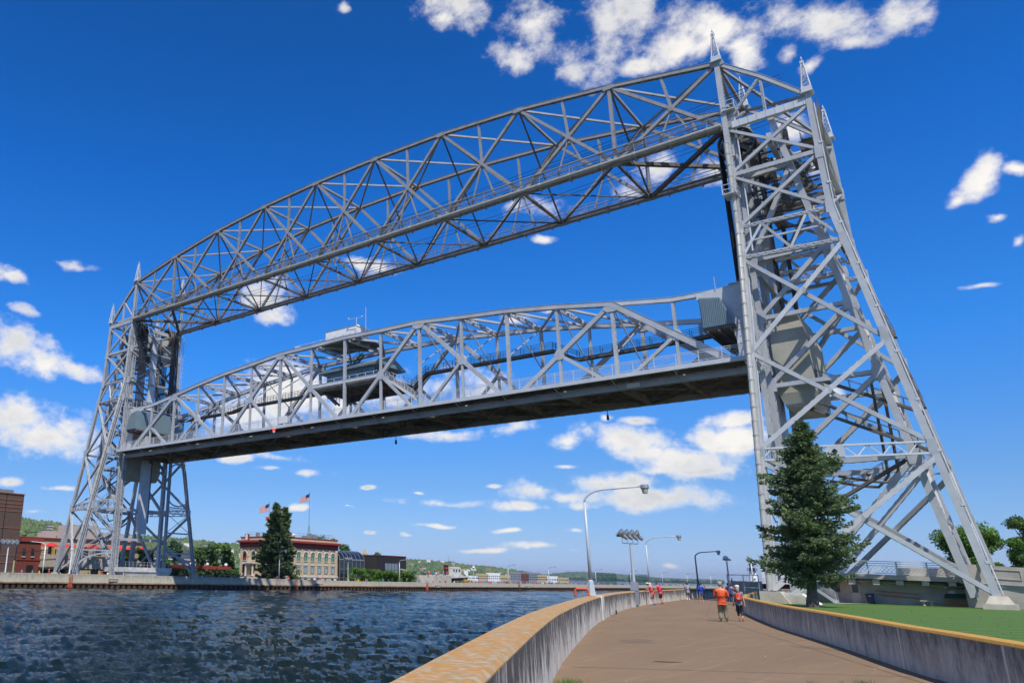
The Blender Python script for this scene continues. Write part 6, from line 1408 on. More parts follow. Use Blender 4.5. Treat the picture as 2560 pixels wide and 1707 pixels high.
q=MB(); q.box(-2,41,166,180,-.4,9.2); q.box(0,38,160,166,-.4,3.1); q.box(1,10,157,160,-.4,3.4); q.box(14,19,158,160,-.4,4.6); q.build('wall','cream_wall',T)
q=MB(); q.box(-1.5,39,158.5,166,4.6,5.1); q.build('terrace_floor','roof_grey',T); q=MB(); q.box(-2.3,41.3,165.6,180,9.2,9.42); q.build('roof_edge','maroon',T)
q=MB()
for h in (5.7,6.2): q.beam((-1.5,158.6,h),(39,158.6,h),.08,.08)
for i in range(28): q.beam((-1.5+i*1.5,158.6,5.1),(-1.5+i*1.5,158.6,6.2),.07,.07)
q.build('terrace_railing','black_iron',T)
q=MB(); q.box(20,27,168,176,9.2,13.2); q.box(12,15,168,172,9.2,11.2); q.box(30,40,170,178,9.2,11.4); q.build_each('roof_block','siding',T)
q=MB(); 
for u in (3,7,12,22,26,31,35): q.box(u,u+1.6,165.9,166,5.6,7.6)
for u in (11.5,21,24,29,33): q.box(u,u+2.2,159.9,160,.4,2.6)
q.build('window','glass_dark',T)
for i,x in enumerate((3.2,6.6,10.2,13.8,17.8,22,26.2,30.2,34,37.4)):
    T=thing('patio_umbrella',['leftmost','second from left','third from left','fourth from left','fifth from left','fifth from right','fourth from right','third from right','second from right','rightmost'][i]+' red patio umbrella on the restaurant terrace behind the far tower','umbrella',(x,161.5,5.1),'red umbrellas on the restaurant terrace'); q=MB(); q.tube((x,161.5,5.1),(x,161.5,8.1),.05,n=5); q.build('pole','black_iron',T); q=MB(); q.lathe((x,161.5,7.2),[(1.75,0),(1.72,.06),(.9,.62),(.03,.95)],8); q.build('canopy','umbrella_red',T)
# land-side approach beyond the far tower
T=thing('far_approach','grey concrete bridge approach sloping down left of the far tower','bridge approach',(6,150,0)); q=MB(); sl(q,0,13,134,300,2.0,4.2,-1,1.5); sl(q,-.1,0,134,300,4.1,5.0,1.4,2.2); sl(q,-.3,-.2,134,300,2.6,2.9,-.3,0); q.build('ramp','concrete_light',T)
# ================================================================== houses behind
def house(x,y,z,w,d,h,roof,label,group,wallm='siding',roofm='roof_grey',name='gabled_house'):
    T=thing(name,label,'house',(x,y,z),group); q=MB(); q.box(x-w/2,x+w/2,y-d/2,y+d/2,z,z+h); q.build('wall',wallm,T)
    q=MB(); e=.5; q.add([(x-w/2-e,y-d/2-e,z+h),(x+w/2+e,y-d/2-e,z+h),(x+w/2+e,y+d/2+e,z+h),(x-w/2-e,y+d/2+e,z+h),(x-w/2-e,y,z+h+roof),(x+w/2+e,y,z+h+roof)],[(0,1,5,4),(2,3,4,5),(0,4,3),(1,2,5),(0,3,2,1)]); q.build('roof',roofm,T)
    return T
for i,(x,w,lb) in enumerate(((56,11,'grey roofed house right behind the far tower leg'),(70,12,'grey roofed house behind the bright green tree'),(84,13,'grey roofed house left of the beige arched building'),(98,12,'grey roofed house half hidden by the beige arched building'))):
    T=house(x,202,-.4,w,10,6.2,3.4,lb,'grey roofed houses behind the trees'); q=MB(); 
    for u in (-.3,0,.3): q.box(x+u*w-.6,x+u*w+.6,196.9,197,2.5,4.2)
    q.build('window','glass_dark',T); q=MB(); q.box(x-w/2-.5,x+w/2+.5,196.4,196.6,5.7,6.0); q.build('fascia','white_paint',T)
T=thing('low_red_shed','long low red roofed shed behind the parked cars','shed',(38,141,0)); q=MB(); q.box(28,50,140,146,-.4,2.6); q.build('wall','brick_red',T); q=MB(); q.box(27.5,50.4,139.6,146.4,2.6,3.4); q.build('roof','maroon',T)
for x,s_ in ((37.2,1),(42.6,1),(49,1.1)): q=MB(); q.ball((x,140.2,3.8),.42*s_,n=8,m=6); q.tube((x,140.2,3.3),(x,140.2,3.8),.15,n=6); o=q.build('roof_vent','white_paint',T)
# hillside houses and waterfront buildings
rr=np.random.RandomState(77); hl=MB()
lab=('white house among the trees on the wooded hillside','tan house among the trees on the wooded hillside','grey roofed house among the trees on the wooded hillside')
for k in range(3):
    g0=None
for i in range(84):
    j=int((.10+.75*rr.rand()**1.3)*va.shape[0]); kx=int(rr.uniform(.0,.93)*va.shape[1]); P=va[min(j,va.shape[0]-1),kx]; a=math.atan2(P[1]+18.56,P[0]+94.3); k=rr.randint(0,3); w=rr.uniform(8,17); h=rr.uniform(5,10)
    q=MB(); c,s_=math.cos(a+.3),math.sin(a+.3); pts=[(P[0]+dx*c-dy*s_,P[1]+dx*s_+dy*c) for dx,dy in ((-5,-w/2),(5,-w/2),(5,w/2),(-5,w/2))]; q.prism(pts,'z',P[2]-2,P[2]+5+h); q.cur=1; z=P[2]+5+h
    q.add([(*pts[0],z),(*pts[1],z),(*pts[2],z),(*pts[3],z),((pts[0][0]+pts[1][0])/2,(pts[0][1]+pts[1][1])/2,z+3),((pts[2][0]+pts[3][0])/2,(pts[2][1]+pts[3][1])/2,z+3)],[(0,1,4),(1,2,5,4),(2,3,5),(3,0,4,5)])
    o=q.build('hillside_house',[('white_paint','cream_wall','siding')[k],('siding','brick_band','roof_grey')[k]]); ad=math.degrees(a); zn='right of the brown brick tower' if ad>57.5 else 'seen through the far tower' if ad>50 else 'right of the far tower' if ad>46 else 'left above the tugboat' if ad>35 else 'right of the tugboat' if ad>31.5 else 'above the waterfront blocks'
    hi='high' if j>va.shape[0]*.5 else 'low'; tag(o,'%s %s on the wooded hillside, %s'%(lab[k].split(' among')[0],hi,zn),'house','%s houses %s on the hill, %s'%(('white','tan','grey roofed')[k],hi,zn))
WB=[(30.6,3,'white'),(29.9,5,'cream'),(29.2,6,'white'),(28.4,4,'cream'),(27.6,7,'grey'),(27.1,6,'brick'),(26.6,7,'grey'),(26.0,5,'cream'),(25.3,4,'white'),(31.6,3,'white'),(32.5,4,'grey'),(24.7,3,'cream'),(33.4,3,'white')]
nm_=dict(white='white_paint',cream='cream_wall',grey='box_grey',brick='brick_red')
pos=['eighth','seventh','sixth','fifth','fourth','third','second','first']
for i,(a,h,cn) in enumerate(WB):
    D=1500+20*(i%3)*5; D=1250; a_=R(a); ux=(-math.sin(a_),math.cos(a_)); cx,cy=-94.3+D*math.cos(a_),-18.56+D*math.sin(a_); W=rr.uniform(7,10.5); T=thing('waterfront_building','%s waterfront block at the foot of the hill, %s from the right'%(cn,('thirteenth eighth ninth tenth eleventh twelfth').split()[0] if False else ['twelfth','eleventh','tenth','ninth'][0] if False else {30.6:'ninth',29.9:'eighth',29.2:'seventh',28.4:'sixth',27.6:'fifth',27.1:'fourth',26.6:'third',26.0:'second',25.3:'middle',31.6:'tenth',32.5:'eleventh',24.7:'first',33.4:'twelfth'}[a]),'building',(cx,cy,0))
    pts=[(cx-ux[0]*W,cy-ux[1]*W),(cx+ux[0]*W,cy+ux[1]*W),(cx+ux[0]*W+9*math.cos(a_),cy+ux[1]*W+9*math.sin(a_)),(cx-ux[0]*W+9*math.cos(a_),cy-ux[1]*W+9*math.sin(a_))]
    q=MB(); q.prism(pts,'z',-2,h*1.55+1); q.build('wall',nm_[cn],T)
    q=MB(); fl=max(1,h//3)
    for f_ in range(int(fl)+1):
        for k in range(7): u=-W+W*2*(k+.5)/7; z=1.5+f_*3.2; p=(cx+ux[0]*u-.2*math.cos(a_),cy+ux[1]*u-.2*math.sin(a_)); q.hexa([(p[0]-ux[0]*.7,p[1]-ux[1]*.7,z),(p[0]+ux[0]*.7,p[1]+ux[1]*.7,z),(p[0]+ux[0]*.7+.2,p[1]+ux[1]*.7+.2,z),(p[0]-ux[0]*.7+.2,p[1]-ux[1]*.7+.2,z),(p[0]-ux[0]*.7,p[1]-ux[1]*.7,z+1.5),(p[0]+ux[0]*.7,p[1]+ux[1]*.7,z+1.5),(p[0]+ux[0]*.7+.2,p[1]+ux[1]*.7+.2,z+1.5),(p[0]-ux[0]*.7+.2,p[1]-ux[1]*.7+.2,z+1.5)]) if z+1.5<h*1.55 else None
    if q.v: q.build('window','glass_dark',T)
a_=R(38.1); cx,cy=-94.3+2150*math.cos(a_),-18.56+2150*math.sin(a_); q=MB(); q.box(cx-6,cx+6,cy-6,cy+6,40,58); q.frustum((cx,cy),6,6,.2,.2,58,72); 
o=q.build('church','cream_wall'); tag(o,'tiny pale church tower on the hill crest right of the black annex','church')
# ================================================================== cars
def car(x,y,rot,kind,colm,label,z=-.42):
    T=thing('parked_car',label,'car',(0,0,0),'cars parked across the canal'); L=4.7;W=1.85
    if kind=='suv': prof=[(-2.35,.35),(-2.35,.95),(-2.2,1.05),(-1.95,1.75),(.35,1.8),(1.05,1.15),(2.2,1.0),(2.35,.75),(2.35,.35)]
    else: prof=[(-2.35,.3),(-2.35,.85),(-1.6,.98),(-.9,1.42),(.4,1.45),(1.15,.98),(2.2,.85),(2.35,.6),(2.35,.3)]
    top=prof[3:5]; 
    q=MB(); q.prism(prof,'y',-W/2,W/2); b=q.build('body',colm,T)
    q=MB()
    for s_ in (-1,1): q.prism([(prof[3][0]+.08,prof[3][1]-.1),(prof[4][0]-.05,prof[4][1]-.1),(prof[5][0]-.25,prof[5][1]+.04),(prof[2][0]+.3,prof[5][1]+.04)],'y',s_*(W/2)-.01,s_*(W/2)+.012)
    q.hexa([(prof[4][0]+.1,-W/2+.12,prof[4][1]-.04),(prof[4][0]+.1,W/2-.12,prof[4][1]-.04),(prof[5][0]-.02,W/2-.12,prof[5][1]+.05),(prof[5][0]-.02,-W/2+.12,prof[5][1]+.05),(prof[4][0]+.13,-W/2+.12,prof[4][1]-.02),(prof[4][0]+.13,W/2-.12,prof[4][1]-.02),(prof[5][0]+.03,W/2-.12,prof[5][1]+.07),(prof[5][0]+.03,-W/2+.12,prof[5][1]+.07)])
    q.build('window','glass_dark',b)
    for wx in (-1.45,1.45):
        for s_ in (-1,1): q=MB(); q.tube((wx,s_*(W/2-.2),.34),(wx,s_*(W/2+.02),.34),.34,n=14); w=q.build('wheel','black_iron',T); q=MB(); q.tube((wx,s_*(W/2+.0),.34),(wx,s_*(W/2+.03),.34),.19,n=10); q.build('rim','galvanised',w)
    for s_ in (-1,1): q=MB(); q.box(2.28,2.38,s_*.72-.2,s_*.72+.2,.62,.82); q.build('headlight','bright_glass',T)
    q=MB(); q.box(2.3,2.39,-.45,.45,.45,.8); q.build('grille','galvanised',T)
    for ch in T.children: ch.matrix_parent_inverse=Matrix()
    T.location=(x,y,z); T.rotation_euler=(0,0,rot); return T
mat('car_black',(.012,.012,.015),.2,spec=.8); mat('car_silver',(.45,.47,.5),.25,.4); mat('car_grey',(.10,.11,.12),.25,.3); mat('car_navy',(.015,.03,.07),.25)
car(24.4,126.0,R(-35),'suv','car_black','dark car half hidden behind the right leg of the far tower'); car(29.0,124.6,R(-30),'sedan','car_black','low black car right next to the right leg of the far tower'); car(32.2,127.0,R(-30),'suv','car_black','large black car with a bright grille, parked across the canal')
car(38.2,127.4,R(-25),'suv','car_grey','grey wagon left of the street lamp across the canal'); car(43.0,130.5,R(-25),'suv','car_navy','dark blue car behind the grey wagon'); car(45.8,128.8,R(-25),'sedan','car_silver','silver sedan right of the street lamp, by the stone terrace')
# ================================================================== lighthouse
T=thing('lighthouse','white conical lighthouse with a black lantern at the end of the far pier','lighthouse',(415,101.2,0)); X,Y_=415,101.2; zb=1.6
q=MB(); q.lathe((X,Y_,zb),[(2.6,0),(1.65,7.4),(1.75,7.5)],18); q.build('tower','white_paint',T,smooth=False); q=MB(); q.lathe((X,Y_,zb+7.5),[(2.6,0),(2.6,.2),(1.7,.25),(1.55,.3),(1.55,1.6)],16)
for i in range(16): a=2*math.pi*i/16; q.beam((X+2.5*math.cos(a),Y_+2.5*math.sin(a),zb+7.7),(X+2.5*math.cos(a),Y_+2.5*math.sin(a),zb+8.8),.1,.1)
q.path([(X+2.5*math.cos(a),Y_+2.5*math.sin(a),zb+8.8) for a in np.linspace(0,6.283,17)],.06,5); q.build('gallery','black_iron',T)
q=MB(); q.lathe((X,Y_,zb+9.1),[(1.4,0),(1.4,1.5)],12); q.build('lantern_glass','bright_glass',T); q=MB(); q.lathe((X,Y_,zb+10.6),[(1.9,0),(1.7,.3),(.3,1.6),(.3,1.9),(.05,2.6)],12); q.build('lantern_roof','black_iron',T)
q=MB()
for z in (2.6,5.6): a=R(205); q.box(X+2.2*math.cos(a)-.3,X+2.2*math.cos(a)+.3,Y_+2.2*math.sin(a)-.6,Y_+2.2*math.sin(a)-.1,zb+z,zb+z+.8)
q.build('window','glass_dark',T)
q=MB(); q.box(X-5,X+5,Y_-1.2,Y_+5,-1.5,zb); o=q.build('lighthouse_base','concrete_light',T)
# ================================================================== ship in the canal
T=thing('white_ship','white ship with a dark red hull in the canal, seen behind the near tower pipe','ship',(120,21,0))
q=MB(); q.hexa([(101,16.5,-1.6),(190,16.5,-1.6),(190,25.5,-1.6),(101,25.5,-1.6),(98,15.4,1.9),(194,15.4,2.6),(194,26.6,2.6),(98,26.6,1.9)]); q.build('hull','ship_red',T)
q=MB(); q.box(100,130,16,25.4,1.9,4.4); q.box(102,126,16,21.4,4.4,7.2); q.box(103,124,16.2,21.0,7.2,10.0); q.box(104,118,16.6,20.6,10,12.8); q.box(103.6,118.4,16.2,21,12.8,13.1); q.box(100.5,108,23.0,25.6,4.4,6.6); q.box(100.2,108.4,22.8,25.9,6.6,6.75); q.box(101.5,104,15.8,21.6,7.2,7.4); q.box(102.5,104,15.8,21.4,10,10.2); q.build('superstructure','white_paint',T)
q=MB()
for z in (2.6,5.2,8.0,10.9):
    for y in ((16.9,18.6,20.2,22.3,24) if z<4 else (16.9,18.5,20.1)): xw={2.6:100,5.2:102,8.0:103,10.9:104}[z]; q.box(xw-.05,xw,y-.45,y+.45,z,z+1.1)
q.box(100.42,100.5,23.1,25.5,5.5,6.3); q.build('window','glass_dark',T)
q=MB(); q.tube((104,24.6,6.7),(104,24.6,9.2),.07,n=6); q.beam((104,23.6,8.2),(104,25.6,8.2),.08,.08); q.beam((104,25.3,6.7),(103,26.4,8.0),.1,.1); q.tube((110,18.6,13.1),(110,18.6,16.5),.12,n=6); q.build('mast','galvanised',T)
q=MB(); 
for h in (2.4,2.9): q.beam((98.4,15.6,h),(98.4,26.4,h),.06,.06)
for y in np.arange(15.8,26.5,1.0): q.beam((98.4,y,1.9),(98.4,y,2.9),.05,.05)
q.build('railing','galvanised',T)
q=MB(); q.box(300,306,3,7,0,3.2); q.frustum((303,5),3.6,2.8,.4,2.0,3.2,4.6); o=q.build('pier_hut','brick_red'); tag(o,'red roofed hut on the near pier, below the lighthouse','hut') if False else bpy.data.objects.remove(o)
# green cages on the far pier
for x,lb in ((212,'left of the two green wire cages on the far pier'),(246,'right of the two green wire cages on the far pier')):
    X,Y_,Z_=onwall(x,2.5); q=MB(); 
    for i in range(15): u=-5+i*10/14; q.beam((X+u,Y_,Z_),(X+u,Y_,Z_+5.2),.10,.10); q.beam((X+u,Y_+4,Z_),(X+u,Y_+4,Z_+5.2),.10,.10)
    for i in range(9): h=Z_+.3+i*.6; q.beam((X-5,Y_,h),(X+5,Y_,h),.08,.08); q.beam((X+5,Y_,h),(X+5,Y_+4,h),.08,.08); q.beam((X-5,Y_+4,h),(X+5,Y_+4,h),.08,.08)
    o=q.build('green_cage','green_lid'); tag(o,lb,'cage','green cages on the far pier')
# gull
q=MB(); q.path([(26.6,80,14.9),(26.9,80,14.95),(27.2,80,14.9)],[.02,.07,.02],6); q.add([(26.8,80,14.95),(27.05,80,14.95),(27.3,79.5,14.7),(27.35,79.2,14.55)],[(0,1,2,3)]); q.add([(26.8,80.05,14.95),(27.05,80.05,14.95),(26.5,80.7,15.15),(26.1,81,15.1)],[(0,1,2,3)]); o=q.build('gull','white_paint'); tag(o,'gull gliding in the blue sky right of the tall flagpole','gull')
# tiny sails and lake things
for x,y,lb in ((900,236,'tiny white sail far out on the lake'),):
    q=MB(); q.add([(x,y,0),(x,y+4,0),(x,y+1,9)],[(0,1,2),(2,1,0)]); q.box(x-.6,x+.6,y-1,y+5,-1.6,0); o=q.build('sailboat','white_paint'); tag(o,lb,'sailboat')
# ================================================================== PEOPLE
def skin_mesh(name,V,E,rad,m,parent=None,sub=1):
    me=bpy.data.meshes.new(name); me.from_pydata([tuple(v) for v in V],E,[]); o=bpy.data.objects.new(name,me); C.objects.link(o)
    sk=o.modifiers.new('s','SKIN'); sk.use_smooth_shade=True
    for i,r in enumerate(rad):
        d=me.skin_vertices[0].data[i]; d.radius=(r,r) if not isinstance(r,tuple) else r
    me.skin_vertices[0].data[0].use_root=True
    ss=o.modifiers.new('b','SUBSURF'); ss.levels=sub; ss.render_levels=sub
    bpy.context.view_layer.update(); dg=bpy.context.evaluated_depsgraph_get(); ev=o.evaluated_get(dg); nm=bpy.data.meshes.new_from_object(ev); bpy.data.objects.remove(o); bpy.data.meshes.remove(me)
    nm.name=name; nm.materials.clear()
    for q_ in (m if isinstance(m,(list,tuple)) else [m]): nm.materials.append(M[q_])
    nm.polygons.foreach_set('use_smooth',[True]*len(nm.polygons)); o=bpy.data.objects.new(name,nm); C.objects.link(o)
    if parent is not None: o.parent=parent
    return o
def two_bone(a,b,l1,l2,bend):
    a=Vector(a);b=Vector(b); d=b-a; L=min(d.length,(l1+l2)*.999); d.normalize(); k=(l1*l1-l2*l2+L*L)/(2*L); h=math.sqrt(max(0,l1*l1-k*k)); bd=Vector(bend); bd=(bd-d*bd.dot(d)); bd.normalize() if bd.length>1e-5 else None
    return a+d*k+bd*h, a+d*L
def person(loc,heading,H,label,shirt,legs,kind='standing',hat=None,hair='hair_brown',sleeve='short',legl='long',shoe='cloth_shoe',hands=None,feet=None,lean=0.0,fat=1.0,female=False,skin='skin',bag=None,group=None,sock=False,head_dir=(1,0,0),fingers=True,shoe_r=None):
    """local frame: +x forward, +y left, z up, for a 1.75 m body then scaled"""
    T=thing('person',label,'person',(0,0,0),group); s=H/1.75; f=fat
    feet=feet or ((0,.11),(.02,-.11)); hp=.93; pel=Vector((0,0,hp)); up=Vector((math.sin(lean),0,math.cos(lean))); ch=pel+up*.42; nk=pel+up*.575; hd=pel+up*.70+Vector((.02+.03*(lean>.2),0,0)); sw=.185*(.9 if female else 1)*f**.6
    SH=[ch+Vector((0,sw*k,.055)) for k in (1,-1)]; HP=[Vector((0,.095*k,hp-.04)) for k in (1,-1)]
    AN=[Vector((feet[i][0],feet[i][1],.085+(feet[i][2] if len(feet[i])>2 else 0))) for i in (0,1)]; KN=[];
    for i in (0,1): k,e=two_bone(HP[i],AN[i],.43,.42,(1,0,0)); KN.append(k); AN[i]=e
    hands=hands or (Vector((.06,.27,.80)),Vector((.04,-.27,.80))); EL=[];HA=[]
    for i in (0,1): bend=Vector((-.7,(.7 if i==0 else -.7),-.2)); k,e=two_bone(SH[i],hands[i],.29,.26,bend); EL.append(k);HA.append(e)
    # body: one continuous surface
    V=[pel,pel+up*.14,pel+up*.30,ch,nk,pel+up*.625+Vector((.01,0,0)),hd,hd+Vector((.0,0,.085))]; E=[(i,i+1) for i in range(7)]; Rd=[.115*f,.10*f,.115*f,.115*f,.052,.055,.082,.066]
    for i in (0,1):
        n=len(V); V+= [SH[i],EL[i],HA[i]]; E+= [(3,n),(n,n+1),(n+1,n+2)]; Rd+= [.058,.042,.027]
        d=(HA[i]-EL[i]).normalized(); side=Vector((0,0,1)).cross(d); side=side.normalized() if side.length>.1 else Vector((1,0,0)); V.append(HA[i]+d*.055); E.append((n+2,n+3)); Rd.append((.033,.02)); 
        if fingers:
            for j,(o_,l_) in enumerate(((-.024,.055),(-.008,.068),(.008,.064),(.022,.05))):
                V+= [HA[i]+d*.085+side*o_,HA[i]+d*(.085+l_*.55)+side*o_*1.1,HA[i]+d*(.085+l_)+side*o_*1.1+Vector((.012,0,-.008))]; m_=len(V); E+= [(n+3,m_-3),(m_-3,m_-2),(m_-2,m_-1)]; Rd+= [.0095,.009,.0075]
            V+= [HA[i]+d*.035-side*.035,HA[i]+d*.07-side*.052]; m_=len(V); E+= [(n+3,m_-2),(m_-2,m_-1)]; Rd+= [.011,.009]
    for i in (0,1):
        n=len(V); V+= [HP[i],KN[i],AN[i]]; E+= [(0,n),(n,n+1),(n+1,n+2)]; Rd+= [.088*f,.056,.038]; mid=KN[i]*.6+AN[i]*.4+Vector((-.015,0,0))
    body=skin_mesh('body',V,E,Rd,skin,T,1)
    # face features joined into the body mesh
    fd=Vector(head_dir).normalized(); sd=Vector((-fd.y,fd.x,0)); q=MB(); c=hd+Vector((0,0,.02))
    q.lathe(tuple(c+fd*.085-Vector((0,0,.02))),[(.001,-.02),(.014,-.015),(.012,.0),(.005,.03)],6)
    for k in (1,-1): q.ball(tuple(c+sd*k*.082-fd*.008),.012,.018,.03,6,5)
    q.cur=1
    for k in (1,-1): q.ball(tuple(c+fd*.078+sd*k*.03+Vector((0,0,.015))),.009,n=6,m=4)
    q.cur=2; q.ball(tuple(c+fd*.078-Vector((0,0,.055))),.01,.022,.006,6,4)
    bm=bmesh.new(); bm.from_mesh(body.data); base=len(bm.verts); vs=[bm.verts.new(v) for v in q.v]
    for f_,mi in zip(q.f,q.m):
        try: fc=bm.faces.new([vs[i] for i in f_]); fc.material_index=mi; fc.smooth=True
        except ValueError: pass
    bm.to_mesh(body.data); bm.free(); body.data.materials.append(M['black_iron']); body.data.materials.append(M['cloth_coral'])
    # shirt
    V=[pel+up*.02,pel+up*.14,pel+up*.30,ch,pel+up*.53]; E=[(i,i+1) for i in range(4)]; Rd=[.14*f,.125*f,.145*f,.145*f,.075]
    if legl!='long' or True: V.append(pel-Vector((0,0,.07))); E.append((0,5)); Rd.append(.142*f)
    for i in (0,1):
        n=len(V); V+= [SH[i]]; E+= [(3,n)]; Rd+= [.078]
        if sleeve=='long': V+= [EL[i],EL[i]*.15+HA[i]*.85]; E+= [(n,n+1),(n+1,n+2)]; Rd+= [.062,.048]
        else: V.append(SH[i]*.35+EL[i]*.65); E.append((n,n+1)); Rd.append(.068)
    skin_mesh('shirt',V,E,Rd,shirt,T,1)
    # trousers or shorts
    V=[pel-Vector((0,0,.01)),pel+up*.06]; E=[(0,1)]; Rd=[.128*f,.125*f]
    for i in (0,1):
        n=len(V); V.append(HP[i]); E.append((0,n)); Rd.append(.108*f)
        if legl=='long': V+= [KN[i],KN[i]*.5+AN[i]*.5,AN[i]+Vector((0,0,.0))]; E+= [(n,n+1),(n+1,n+2),(n+2,n+3)]; Rd+= [.083*f,.074*f,.066*f]
        elif legl=='capri': V+= [KN[i],KN[i]*.35+AN[i]*.65]; E+= [(n,n+1),(n+1,n+2)]; Rd+= [.075,.06]
        else: V+= [KN[i]*.8+HP[i]*.2,KN[i]*.93+AN[i]*.07]; E+= [(n,n+1),(n+1,n+2)]; Rd+= [.090,.086]
    skin_mesh('shorts' if legl=='short' else 'trousers',V,E,Rd,legs,T,1)
    for i in (0,1):
        a=AN[i]; tilt=(feet[i][2]*1.2 if len(feet[i])>2 else 0); V=[a+Vector((-.045,0,-.035)),a+Vector((.05,0,-.04-tilt*.4)),a+Vector((.15,0,-.05-tilt*.9))]; m_=shoe if i==0 or not shoe_r else shoe_r; skin_mesh('shoe',V,[(0,1),(1,2)],[.048,.044,.036],m_,T,1)
        if sock: q=MB(); q.tube(tuple(a+Vector((-.005,0,.0))),tuple(a+(KN[i]-a)*.3),.045,.05,8); o=q.build('sock','cloth_white',None); o.parent=T
    c=hd+Vector((0,0,.035))
    if hair:
        q=MB(); q.ball(tuple(c-fd*.018+Vector((0,0,.015))),.1,.095,.1,10,8)
        if female: q.path([tuple(c-fd*.06),tuple(c-fd*.09-Vector((0,0,.14))),tuple(c-fd*.10-Vector((0,0,.30)))],[.085,.075,.03],8)
        h=q.build('hair',hair,None,smooth=True); h.parent=T
        # keep the face free: cut the front of the hair
        bm=bmesh.new(); bm.from_mesh(h.data); bmesh.ops.bisect_plane(bm,geom=bm.verts[:]+bm.edges[:]+bm.faces[:],plane_co=c+fd*.045,plane_no=fd,clear_outer=True); bm.to_mesh(h.data); bm.free()
    if hat:
        hk,hm=hat; q=MB(); z=c+Vector((0,0,.045))
        if hk=='cap':
            q.lathe(tuple(z-Vector((0,0,.01))),[(.108,0),(.106,.035),(.085,.075),(.03,.095)],12); b=z+fd*.08; q.hexa([tuple(b+v) for v in (sd*.07-Vector((0,0,.01)),-sd*.07-Vector((0,0,.01)),fd*.085-sd*.05-Vector((0,0,.025)),fd*.085+sd*.05-Vector((0,0,.025)),sd*.07,-sd*.07,fd*.085-sd*.05-Vector((0,0,.015)),fd*.085+sd*.05-Vector((0,0,.015)))])
        else: q.lathe(tuple(z-Vector((0,0,.005))),[(.20,-.02),(.195,.0),(.11,.012),(.10,.07),(.085,.10),(.02,.105)],14)
        o=q.build('cap' if hk=='cap' else 'sun_hat',hm,None,smooth=True); o.parent=T
    if bag:
        q=MB(); c_=ch-Vector((.17,0,.12)); 
        vs=[]; prof=[(.02,.19,.02),(.11,.10,.05),(.145,-.02,.075),(.15,-.14,.085),(.13,-.22,.06)]
        for (hw,z,dp) in prof:
            for k in range(8): a=2*math.pi*k/8; vs.append(tuple(c_+Vector((math.cos(a)*dp-.02,math.sin(a)*hw,z))))
        fs=[(i*8+k,i*8+(k+1)%8,(i+1)*8+(k+1)%8,(i+1)*8+k) for i in range(4) for k in range(8)]+[tuple(range(7,-1,-1)),tuple(range(32,40))]
        q.add(vs,fs); b=q.build('drawstring_bag',bag,None,smooth=True); b.parent=T
        q=MB(); q.path([tuple(c_+Vector((-.03,0,.17))),tuple(c_+Vector((-.085,0,.05))),tuple(c_+Vector((-.11,0,-.1)))],.007,5)
        for k in (1,-1): q.path([tuple(c_+Vector((0,.02*k,.18))),tuple(ch+Vector((-.12,.10*k,.12))),tuple(ch+Vector((.0,.12*k,.15)))],.01,5)
        o=q.build('cord','black_iron',None); o.parent=b
        q=MB(); 
        for k in range(14): a=2*math.pi*k/14;a2=a+.3; q.beam(tuple(c_+Vector((-.113,.06*math.cos(a),-.09+.06*math.sin(a)))),tuple(c_+Vector((-.113,.06*math.cos(a2),-.09+.06*math.sin(a2)))),.012,.028,(1,0,0))
        q.ball(tuple(c_+Vector((-.105,0,-.09))),.02,.025,.025,8,5); o=q.build('round_emblem','sign_white',None); o.parent=b
    for ch_ in T.children: ch_.matrix_parent_inverse=Matrix()
    T.location=loc; T.rotation_euler=(0,0,heading); T.scale=(s,s,s); return T
hd_=R(18)
person((-51.6,-7.0,0),R(14),1.80,'man in an orange shirt and khaki trousers walking away on the promenade','cloth_orange','cloth_khaki',hat=('cap','cloth_grey'),hair='hair_grey',sleeve='long',feet=((-.02,.12),(.10,-.12)),hands=(Vector((.24,.16,1.05)),Vector((.24,-.16,1.05))),fat=1.36)
person((-50.4,-7.45,0),R(14),1.66,'woman in a white cap with an orange drawstring bag walking beside the man in orange','cloth_heather','cloth_charcoal',hat=('cap','cloth_white'),hair='hair_grey',female=True,legl='capri',feet=((.12,.08),(-.22,-.09,.05)),hands=(Vector((.10,.27,.80)),Vector((-.08,-.26,.82))),bag='cloth_bag',shoe='cloth_lilac',shoe_r='cloth_red',fat=1.02)
person((-27.6,4.55,0),R(95),1.74,'leaning person in a straw hat and coral shirt at the canal wall','cloth_coral','cloth_greyshort',hat=('sun','cloth_straw'),hair='hair_brown',legl='short',lean=.42,hands=(Vector((.55,.20,1.12)),Vector((.50,-.30,1.10))),feet=((-.02,.08),(-.14,-.06)),shoe='cloth_shoeblue',fat=1.1)
person((-23.3,5.35,0),R(88),1.76,'bareheaded person in a bright pink shirt and dark shorts leaning on the canal wall','cloth_pink','cloth_darkshort',hair='hair_brown',legl='short',lean=.40,hands=(Vector((.50,.25,1.12)),Vector((.55,-.16,1.10))),feet=((-.05,.07),(-.08,-.13)),shoe='cloth_red',fat=1.12,skin='skin')
person((-4.6,8.9,0),R(40),1.80,'man in a brown hat, grey shirt and beige shorts standing by the canal wall','cloth_grey','cloth_sand',hat=('sun','cloth_brownhat'),hair='hair_brown',legl='short',hands=(Vector((.22,.20,1.08)),Vector((.26,-.12,1.08))),feet=((-.02,.13),(.06,-.13)),shoe='cloth_white',sock=True,fat=1.15,skin='skin_tan')
person((-8.0,6.6,0),R(48),1.74,'man in a royal blue shirt and beige shorts with hands on his hips','cloth_royal','cloth_sand',hair='hair_brown',sleeve='long',legl='short',hands=(Vector((.02,.20,.98)),Vector((.02,-.20,.98))),feet=((0,.13),(.02,-.14)),shoe='cloth_white',fat=1.0,skin='skin_tan')
